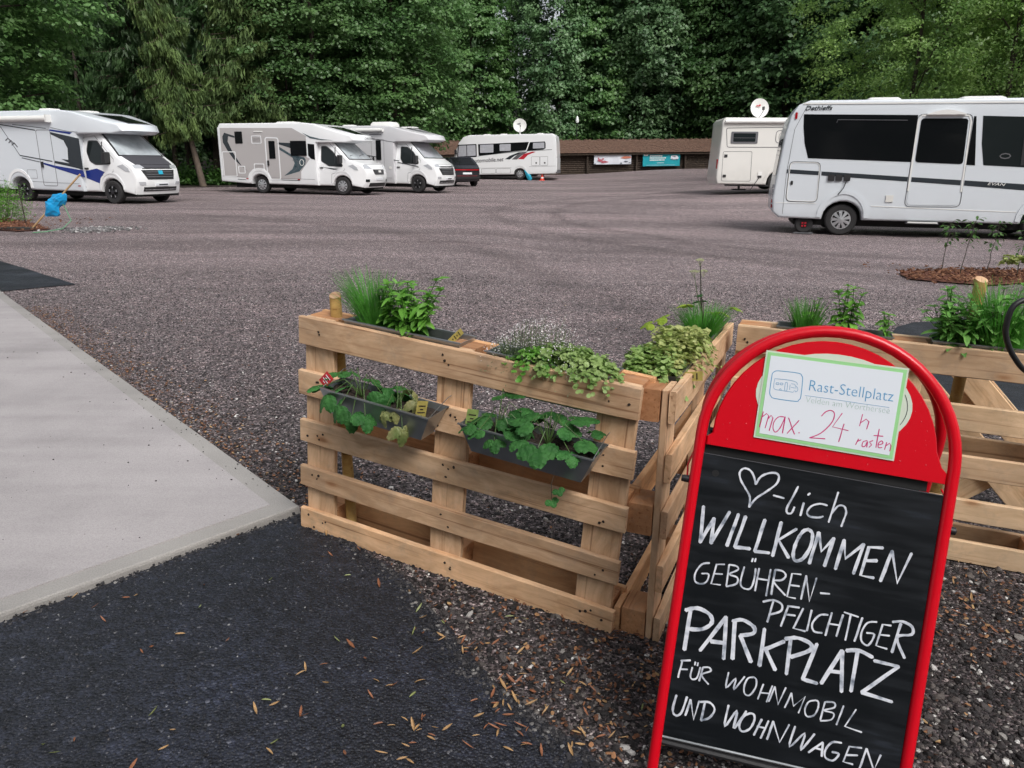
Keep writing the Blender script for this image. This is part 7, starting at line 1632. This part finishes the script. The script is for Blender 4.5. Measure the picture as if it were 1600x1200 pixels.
# laminated sheet
pp = thing('paper_notice', 'laminated green bordered paper notice taped to the red head plate', 'notice'); pp.matrix_world = mS
def sheet(name, P, y, mat):
    mb = MB(); mb.prism(P, y - .0006, y, 'xz'); return mb.build(name, M[mat], pp, fixn=True)
PC = [Vector((.1075, .0425)), Vector((.3905, .0372)), Vector((.3920, .2300)), Vector((.1075, .2318))]
ctr = sum(PC, Vector((0, 0))) / 4
grow = lambda d: [tuple(p + Vector(((d if p.x > ctr.x else -d), (d if p.y > ctr.y else -d)))) for p in PC]
sheet('laminate_edge', grow(.0035), -.0104, 'oval'); sheet('green_border', grow(0), -.0112, 'papergreen'); sheet('white_sheet', grow(-.0072), -.0120, 'paper')
CH=[[0.005,0.1239,-0.0661,0.117,-0.0481,0.1069,-0.0364,0.0938,-0.0348,0.0862,-0.0458,0.0911,-0.0623,0.1038,-0.0793,0.1154,-0.0965,0.1169,-0.1194],[0.005,0.1239,-0.0661,0.1321,-0.0474,0.1486,-0.0361,0.1646,-0.0341,0.1704,-0.0426,0.1663,-0.0586,0.1475,-0.0792,0.1284,-0.098,0.1169,-0.1194],[0.0049,0.1645,-0.0838,0.1874,-0.0861],[0.0048,0.2129,-0.0552,0.2051,-0.0802,0.1964,-0.1066,0.199,-0.1175,0.2074,-0.1159,0.2117,-0.1018],[0.0048,0.2294,-0.089,0.2265,-0.118],[0.0048,0.2355,-0.0701,0.2391,-0.0657],[0.0047,0.278,-0.0857,0.2622,-0.0849,0.2459,-0.0935,0.2392,-0.1081,0.2456,-0.1163,0.2631,-0.1156,0.2729,-0.1111],[0.0047,0.2959,-0.0531,0.2915,-0.0832,0.2859,-0.1218],[0.0047,0.2895,-0.1005,0.3001,-0.0827,0.312,-0.0813,0.3178,-0.0933,0.3159,-0.1086,0.3125,-0.1261],[0.0088,0.0188,-0.1357,0.023,-0.2194],[0.0088,0.0228,-0.2175,0.0455,-0.1601],[0.0087,0.0453,-0.1582,0.0472,-0.2166],[0.0087,0.0469,-0.2147,0.0771,-0.1377],[0.0086,0.0969,-0.1394,0.0818,-0.2155],[0.0085,0.1127,-0.1415,0.0992,-0.2152],[0.0086,0.0992,-0.2152,0.1319,-0.2121],[0.0084,0.1546,-0.1412,0.1427,-0.2161],[0.0085,0.1427,-0.2161,0.1739,-0.2133],[0.0084,0.1894,-0.1403,0.1818,-0.2186],[0.0082,0.2228,-0.1492,0.189,-0.1806,0.2155,-0.2155],[0.0083,0.248,-0.1454,0.2367,-0.1522,0.2263,-0.179,0.2238,-0.2062,0.2303,-0.2194,0.2451,-0.2114,0.2568,-0.1824,0.257,-0.1539,0.248,-0.1454],[0.0082,0.2694,-0.1477,0.2597,-0.2198],[0.0082,0.2694,-0.1477,0.2804,-0.1879,0.3017,-0.1545],[0.0081,0.3017,-0.1545,0.2911,-0.219],[0.008,0.3224,-0.1542,0.314,-0.221],[0.008,0.3224,-0.1542,0.3305,-0.1939,0.3629,-0.1555],[0.008,0.3629,-0.1555,0.3512,-0.2234],[0.0078,0.4009,-0.1561,0.3734,-0.1601,0.3656,-0.2241,0.3921,-0.2241],[0.0079,0.3687,-0.1909,0.3934,-0.1859],[0.0078,0.4197,-0.159,0.4062,-0.2285],[0.0078,0.4197,-0.159,0.4392,-0.2252,0.4575,-0.1568],[0.0044,0.0498,-0.262,0.0338,-0.2684,0.0225,-0.2905,0.0245,-0.3099,0.0382,-0.3133,0.0496,-0.3053,0.0516,-0.2876,0.0367,-0.2895],[0.0043,0.083,-0.2583,0.0659,-0.2618,0.0601,-0.3082,0.0805,-0.3066],[0.0043,0.0624,-0.2841,0.0814,-0.2813],[0.0043,0.0929,-0.257,0.0935,-0.3061],[0.0043,0.0929,-0.257,0.1088,-0.2568,0.1135,-0.2644,0.0962,-0.2782,0.1142,-0.2822,0.1144,-0.2966,0.0937,-0.3077],[0.0043,0.1259,-0.2552,0.1226,-0.289,0.1289,-0.3024,0.1446,-0.3018,0.1504,-0.2831,0.1506,-0.2539],[0.0042,0.1414,-0.2326,0.1402,-0.2402],[0.0042,0.1474,-0.2314,0.1466,-0.2389],[0.0045,0.1576,-0.2521,0.1562,-0.3039],[0.0045,0.1822,-0.2493,0.1811,-0.3101],[0.0046,0.1569,-0.2755,0.1803,-0.2744],[0.0046,0.1917,-0.2481,0.1912,-0.3052],[0.0046,0.1917,-0.2481,0.2072,-0.2479,0.2156,-0.2565,0.2083,-0.2684,0.192,-0.275,0.2207,-0.3003],[0.0044,0.2463,-0.2474,0.2277,-0.249,0.2246,-0.3025,0.2424,-0.3025],[0.0045,0.2264,-0.2753,0.2465,-0.274],[0.0044,0.2573,-0.2477,0.2541,-0.3018],[0.0044,0.2573,-0.2477,0.2719,-0.3029,0.2789,-0.2488],[0.0044,0.2914,-0.2796,0.3102,-0.2774],[0.0049,0.1977,-0.32,0.1918,-0.3677],[0.0049,0.1766,-0.3247,0.1971,-0.3163,0.2159,-0.3218,0.2163,-0.3371,0.1964,-0.3493],[0.0049,0.2303,-0.3224,0.2211,-0.3707],[0.0048,0.2286,-0.3228,0.2533,-0.3211],[0.0049,0.2267,-0.3424,0.2472,-0.3405],[0.0048,0.2614,-0.3212,0.2477,-0.3695,0.2727,-0.3703],[0.0047,0.2791,-0.3211,0.2759,-0.3684],[0.0047,0.3134,-0.324,0.2966,-0.3286,0.2846,-0.3504,0.2904,-0.3662,0.3072,-0.3661],[0.0047,0.3205,-0.3175,0.3148,-0.3701],[0.0047,0.3436,-0.3172,0.3369,-0.3668],[0.0048,0.3178,-0.3428,0.3402,-0.3414],[0.0047,0.3586,-0.3138,0.3558,-0.3711],[0.0047,0.3451,-0.3109,0.3742,-0.3149],[0.0046,0.3827,-0.3148,0.3741,-0.3694],[0.0045,0.4119,-0.3175,0.3941,-0.3235,0.3855,-0.3461,0.3883,-0.3661,0.4027,-0.3713,0.4109,-0.3458,0.3956,-0.3456],[0.0046,0.4406,-0.3191,0.4241,-0.3203,0.4175,-0.3686,0.4397,-0.3708],[0.0045,0.4207,-0.3435,0.4405,-0.3415],[0.0065,0.4587,-0.3105,0.4505,-0.3757],[0.0065,0.4427,-0.3105,0.462,-0.3054,0.4812,-0.3128,0.4826,-0.3291,0.4556,-0.3417,0.4764,-0.3825],[0.0099,0.0239,-0.3762,0.0229,-0.472],[0.01,0.013,-0.3806,0.0382,-0.3702,0.0666,-0.3785,0.0741,-0.3965,0.056,-0.4153,0.0265,-0.4221],[0.0097,0.103,-0.3762,0.0574,-0.4657],[0.0097,0.103,-0.3762,0.1111,-0.4726],[0.0098,0.0782,-0.439,0.1078,-0.436],[0.0096,0.1231,-0.3814,0.1302,-0.468],[0.0097,0.1187,-0.3824,0.1398,-0.3749,0.1652,-0.3854,0.1655,-0.4002,0.1394,-0.4109],[0.0097,0.1394,-0.4109,0.1703,-0.4653],[0.0094,0.188,-0.3841,0.1892,-0.4693],[0.0094,0.2328,-0.4027,0.1959,-0.4296],[0.0095,0.1955,-0.427,0.2234,-0.4707],[0.0093,0.2456,-0.392,0.2477,-0.4744],[0.0094,0.2344,-0.3965,0.2594,-0.3887,0.2876,-0.3955,0.2873,-0.4109,0.2516,-0.434],[0.0091,0.3005,-0.3925,0.2825,-0.4765],[0.0092,0.2815,-0.4768,0.3129,-0.4793],[0.009,0.3531,-0.3952,0.3214,-0.4771],[0.009,0.3531,-0.3952,0.3643,-0.4854],[0.0091,0.3309,-0.4462,0.3582,-0.4432],[0.0089,0.3835,-0.3917,0.383,-0.4795],[0.009,0.3614,-0.3932,0.3863,-0.3873,0.4146,-0.3955],[0.0088,0.4189,-0.402,0.4677,-0.4032],[0.0087,0.4677,-0.4032,0.4042,-0.4764],[0.0088,0.4042,-0.4764,0.4658,-0.482],[0.0044,0.022,-0.4982,0.0181,-0.5391],[0.0044,0.019,-0.4989,0.0396,-0.4931],[0.0045,0.0191,-0.5189,0.0359,-0.5155],[0.0044,0.0463,-0.5082,0.0446,-0.5286,0.0501,-0.5352,0.0599,-0.5288,0.0636,-0.504],[0.0044,0.0512,-0.4943,0.0507,-0.5015],[0.0044,0.0573,-0.4944,0.0568,-0.5017],[0.0044,0.0691,-0.5026,0.0654,-0.5354],[0.0044,0.0691,-0.5026,0.0822,-0.4994,0.0871,-0.5069,0.069,-0.5205,0.0866,-0.538],[0.0043,0.1262,-0.5005,0.1257,-0.5361,0.1435,-0.5099,0.1425,-0.5366,0.1615,-0.5015],[0.0042,0.1812,-0.4978,0.1692,-0.5036,0.1638,-0.5225,0.1669,-0.5394,0.1781,-0.5405,0.188,-0.5203,0.1874,-0.5029,0.1812,-0.4978],[0.0042,0.2035,-0.5086,0.1963,-0.5448],[0.0042,0.2226,-0.5077,0.2154,-0.5465],[0.0042,0.2002,-0.529,0.218,-0.5264],[0.0042,0.2281,-0.5083,0.2198,-0.5442],[0.0042,0.2281,-0.5083,0.2399,-0.546,0.2509,-0.5045],[0.0041,0.264,-0.5135,0.2548,-0.5492],[0.0041,0.264,-0.5135,0.2723,-0.5415,0.2932,-0.5138,0.2847,-0.5538],[0.0041,0.3148,-0.5171,0.3017,-0.5243,0.2966,-0.5429,0.3028,-0.5567,0.3162,-0.5513,0.3225,-0.5343,0.3214,-0.5192,0.3148,-0.5171],[0.0041,0.3349,-0.5157,0.331,-0.557],[0.0041,0.3349,-0.5157,0.3525,-0.5124,0.3551,-0.5231,0.3349,-0.5349,0.3552,-0.5361,0.3529,-0.5512,0.3314,-0.5596],[0.004,0.3729,-0.5147,0.3645,-0.5596],[0.004,0.3986,-0.5164,0.3817,-0.5588,0.4165,-0.5628],[0.0056,0.0201,-0.5808,0.0166,-0.6159,0.0249,-0.6278,0.0369,-0.6178,0.0441,-0.5787],[0.0055,0.0531,-0.5832,0.0464,-0.6221],[0.0055,0.0531,-0.5832,0.0658,-0.627,0.0719,-0.5815],[0.0055,0.0851,-0.5813,0.0824,-0.6235],[0.0055,0.074,-0.583,0.095,-0.5788,0.1082,-0.592,0.0999,-0.6133,0.0826,-0.6246],[0.0054,0.1367,-0.5747,0.1352,-0.6245,0.1563,-0.5815,0.1548,-0.6233,0.1651,-0.6047,0.1761,-0.5783],[0.0053,0.1856,-0.5805,0.1724,-0.591,0.1657,-0.6144,0.1737,-0.6261,0.1888,-0.6161,0.196,-0.5946,0.1931,-0.5817,0.1856,-0.5805],[0.0053,0.2111,-0.5879,0.1996,-0.6277],[0.0052,0.2257,-0.5879,0.2147,-0.6307],[0.0053,0.2039,-0.6062,0.2202,-0.6058],[0.0052,0.2356,-0.5861,0.2284,-0.6301],[0.0052,0.2356,-0.5861,0.2554,-0.6294,0.2695,-0.5848],[0.0051,0.2821,-0.5854,0.2771,-0.6332,0.3041,-0.5949,0.3008,-0.6344,0.3237,-0.5916],[0.0051,0.3432,-0.6055,0.3176,-0.6356],[0.0051,0.3432,-0.6055,0.3452,-0.6368],[0.005,0.3298,-0.6218,0.3439,-0.6226],[0.005,0.3802,-0.5965,0.3617,-0.6004,0.3506,-0.6207,0.353,-0.6373,0.369,-0.6398,0.3787,-0.6225,0.3647,-0.6214],[0.0049,0.4214,-0.5967,0.3969,-0.6003,0.3894,-0.6367,0.4091,-0.637],[0.005,0.3939,-0.6202,0.4155,-0.615],[0.0049,0.4315,-0.5954,0.4235,-0.6424],[0.0049,0.4315,-0.5954,0.4518,-0.6382,0.4605,-0.6018]]
PK=[[0.0021,0.1166,0.0984,0.1132,0.0633],[0.0021,0.1156,0.0867,0.124,0.0954,0.129,0.0911,0.1253,0.0629],[0.0021,0.1282,0.0841,0.1341,0.093,0.1385,0.0879,0.1347,0.0586],[0.0021,0.1622,0.0934,0.1505,0.0921,0.1424,0.0805,0.1417,0.0655,0.1479,0.0573,0.1562,0.0677,0.1634,0.0929],[0.0021,0.1636,0.0941,0.163,0.0574],[0.0021,0.1709,0.0929,0.188,0.0591],[0.0021,0.1931,0.0906,0.1726,0.0584],[0.0021,0.1959,0.0635,0.198,0.0639],[0.0021,0.2375,0.1072,0.2449,0.1178,0.2557,0.1222,0.263,0.115,0.2596,0.0953,0.2412,0.0698,0.2199,0.0562],[0.0021,0.2199,0.0562,0.2516,0.0591],[0.002,0.278,0.1195,0.2628,0.0873,0.2955,0.0841],[0.002,0.285,0.097,0.2797,0.0568],[0.002,0.3187,0.1235,0.3163,0.0974],[0.002,0.3173,0.1047,0.3272,0.1143,0.3334,0.1095,0.3312,0.0931],[0.002,0.3182,0.0698,0.3143,0.0564],[0.002,0.317,0.064,0.3235,0.0684],[0.002,0.3357,0.0688,0.3281,0.0647,0.3276,0.0546,0.3334,0.0566,0.3366,0.0672,0.3368,0.0543],[0.002,0.3467,0.0706,0.3407,0.0667,0.3457,0.0609,0.3412,0.055],[0.002,0.3557,0.097,0.3548,0.0568],[0.002,0.3471,0.0818,0.3652,0.0829],[0.002,0.359,0.063,0.367,0.0677,0.3637,0.0727,0.3585,0.0663,0.3598,0.0576,0.3667,0.0588],[0.002,0.374,0.071,0.3723,0.0552],[0.002,0.3731,0.0631,0.3802,0.0703,0.3836,0.0649,0.3826,0.0536]]
VN=[[0.0009,0.1301,0.1749,0.131,0.1533,0.1443,0.1507],[0.0009,0.1301,0.1749,0.1602,0.1757,0.1755,0.1733,0.1784,0.1681],[0.001,0.1443,0.1507,0.1724,0.1502],[0.0009,0.1756,0.1654,0.1805,0.1604,0.1807,0.1548,0.1775,0.152],[0.0009,0.1637,0.166,0.1642,0.1547],[0.0009,0.1655,0.1685,0.173,0.1684,0.1774,0.16,0.1666,0.1607],[0.001,0.1345,0.1664,0.1395,0.1667,0.1396,0.163,0.1346,0.1628,0.1345,0.1664],[0.001,0.1431,0.1669,0.1481,0.167,0.1481,0.1635,0.1432,0.1635,0.1431,0.1669],[0.0009,0.1532,0.169,0.1542,0.1525,0.1587,0.1527,0.1575,0.169,0.1532,0.169],[0.001,0.1431,0.1516,0.1439,0.154,0.146,0.1539,0.1469,0.151],[0.0009,0.1733,0.1514,0.1739,0.1542,0.1766,0.1539,0.1771,0.1513]]
RG=[[0.0017,0.1298,0.192,0.1383,0.1932,0.1769,0.1935,0.1851,0.1883,0.1878,0.1796,0.1894,0.1435,0.1863,0.1351,0.1794,0.1311,0.1363,0.1312,0.1282,0.1346,0.1236,0.1442,0.1232,0.1774,0.124,0.1867,0.1298,0.192]]
LN=[[0.0008,0.1974,0.147,0.3683,0.1458]]

def ribbons(name, L, mat, y, wmul=1.0, taper=True, jit=0.0, seed=1, thick=.0004):
    rn = random.Random(seed); mb = MB()
    for s in L:
        w = s[0] * wmul; pts = [Vector((s[i], s[i + 1])) for i in range(1, len(s), 2)]
        if len(pts) > 2:             # smooth the corner points with a Catmull-Rom pass
            q = [pts[0]]
            for i in range(len(pts) - 1):
                p0, p1, p2, p3 = pts[max(0, i - 1)], pts[i], pts[i + 1], pts[min(len(pts) - 1, i + 2)]
                for k in range(1, 5):
                    t = k / 4; q.append(.5 * ((2 * p1) + (p2 - p0) * t + (2 * p0 - 5 * p1 + 4 * p2 - p3) * t * t + (3 * p1 - p0 - 3 * p2 + p3) * t ** 3))
            sharp = any((pts[i] - pts[i - 1]).normalized().dot((pts[i + 1] - pts[i]).normalized()) < .2 for i in range(1, len(pts) - 1)) and len(pts) < 5
            pts = q if not sharp else pts
        if len(pts) == 2 and (pts[1] - pts[0]).length > .03: pts = [pts[0], pts[0].lerp(pts[1], .33) + Vector((rn.uniform(-1, 1), rn.uniform(-1, 1))) * .0004, pts[0].lerp(pts[1], .66) + Vector((rn.uniform(-1, 1), rn.uniform(-1, 1))) * .0004, pts[1]]
        n = len(pts); yy = y - thick * rn.random() * .9
        L_, R2 = [], []
        for i, p in enumerate(pts):
            d = (pts[min(n - 1, i + 1)] - pts[max(0, i - 1)]); d = d.normalized() if d.length > 1e-7 else Vector((1, 0)); nn = Vector((-d.y, d.x)) * w / 2 * (1 + jit * rn.uniform(-1, 1))
            L_.append(p + nn); R2.append(p - nn)
        # blunt rounded ends
        d0 = (pts[0] - pts[1]).normalized() * w * .35; d1 = (pts[-1] - pts[-2]).normalized() * w * .35
        V = L_ + [pts[-1] + d1] + R2[::-1] + [pts[0] + d0]; k = len(mb.v)
        vs = [(v.x, yy, v.y) for v in V]; mb.v += vs
        for i in range(n - 1): mb.f.append((k + i, k + i + 1, k + 2 * n - i - 1, k + 2 * n - i))
        mb.f.append((k + n - 1, k + n, k + n + 1)); mb.f.append((k + 2 * n, k + 2 * n + 1, k))
    return mb
# sketch: V order = L(0..n-1), end tip n, R reversed (n+1..2n), start tip 2n+1
def build_rib(name, L, mat, y, parent, **kw): return ribbons(name, L, mat, y, **kw).build(name, M[mat], parent)
c_ = build_rib('chalk_lettering', CH, 'chalk', -.0042, sg, wmul=.88, jit=.16)
build_rib('marker_lettering', PK, 'pink', -.0128, pp, jit=.12); build_rib('printed_camper', VN, 'printblue', -.0128, pp); build_rib('printed_frame', RG, 'printblue', -.0128, pp); build_rib('printed_rule', LN, 'printblue', -.0128, pp)
def flat_text(name, s, x0, z0, x1, z1, mat, bold=0.0, shear=0):
    me = text_mesh(name, s, .05, M[mat], shear, .0002, bold); xs_ = [v.co.x for v in me.vertices]; wd = max(xs_) - min(xs_); L = math.hypot(x1 - x0, z1 - z0); k = L / wd
    o = link(name, me, pp); o.matrix_local = Matrix.Translation((x0, -.0128, z0)) @ Matrix.Rotation(-math.atan2(z1 - z0, x1 - x0), 4, 'Y') @ Matrix.Rotation(R_(90), 4, 'X') @ Matrix.Diagonal((k, k * 1.12, 1, 1)); return o
flat_text('printed_title', 'Rast-Stellplatz', .2010, .1590, .3712, .1592, 'printblue', -.0006)
flat_text('printed_subtitle', 'Velden am W\u00f6rthersee', .1998, .1320, .3700, .1325, 'printgreen', -.0012)
# water drops and scuffs on the head plate and arch
rn = random.Random(6); mb = MB()
for k in range(150):
    x, z = rn.uniform(.02, .485), rn.uniform(.015, .26)
    if (x - .2455) ** 2 / .225 ** 2 + (z - .034) ** 2 / .23 ** 2 > 1 or (.10 < x < .40 and .035 < z < .24): continue
    r = rn.uniform(.0005, .0014); mb.lathe([(r, 0), (r * .8, -r * .5), (.0, -r * .7)], 'y', 6, (x, -.0083, z))
m_, t_, b_ = new_mat('water_drops'); b_.inputs['Base Color'].default_value = (.62, .10, .12, 1); b_.inputs['Roughness'].default_value = .05; M['drops'] = m_
o = mb.build('water_drops', M['drops'], sg, smooth=True); o['kind'] = 'stuff'
# black hoop poking in at the right edge
hp = [(1.72, 2.28, .90), (1.60, 2.295, .917), (1.548, 2.30, .912), (1.518, 2.3, .885), (1.512, 2.3, .822), (1.528, 2.3, .775), (1.556, 2.3, .733), (1.60, 2.3, .690), (1.70, 2.3, .64)]
def smooth_path(P, k=5):
    P = [Vector(p) for p in P]; q = [P[0]]
    for i in range(len(P) - 1):
        p0, p1, p2, p3 = P[max(0, i - 1)], P[i], P[i + 1], P[min(len(P) - 1, i + 2)]
        for j in range(1, k + 1): t = j / k; q.append(.5 * ((2 * p1) + (p2 - p0) * t + (2 * p0 - 5 * p1 + 4 * p2 - p3) * t * t + (3 * p1 - p0 - 3 * p2 + p3) * t ** 3))
    return q
o = MB().tube(smooth_path(hp), .0085, 12).build('cable_loop', M['rubber'], None, smooth=True); tag(o, 'glossy black cable loop reaching in from the right edge', 'cable')
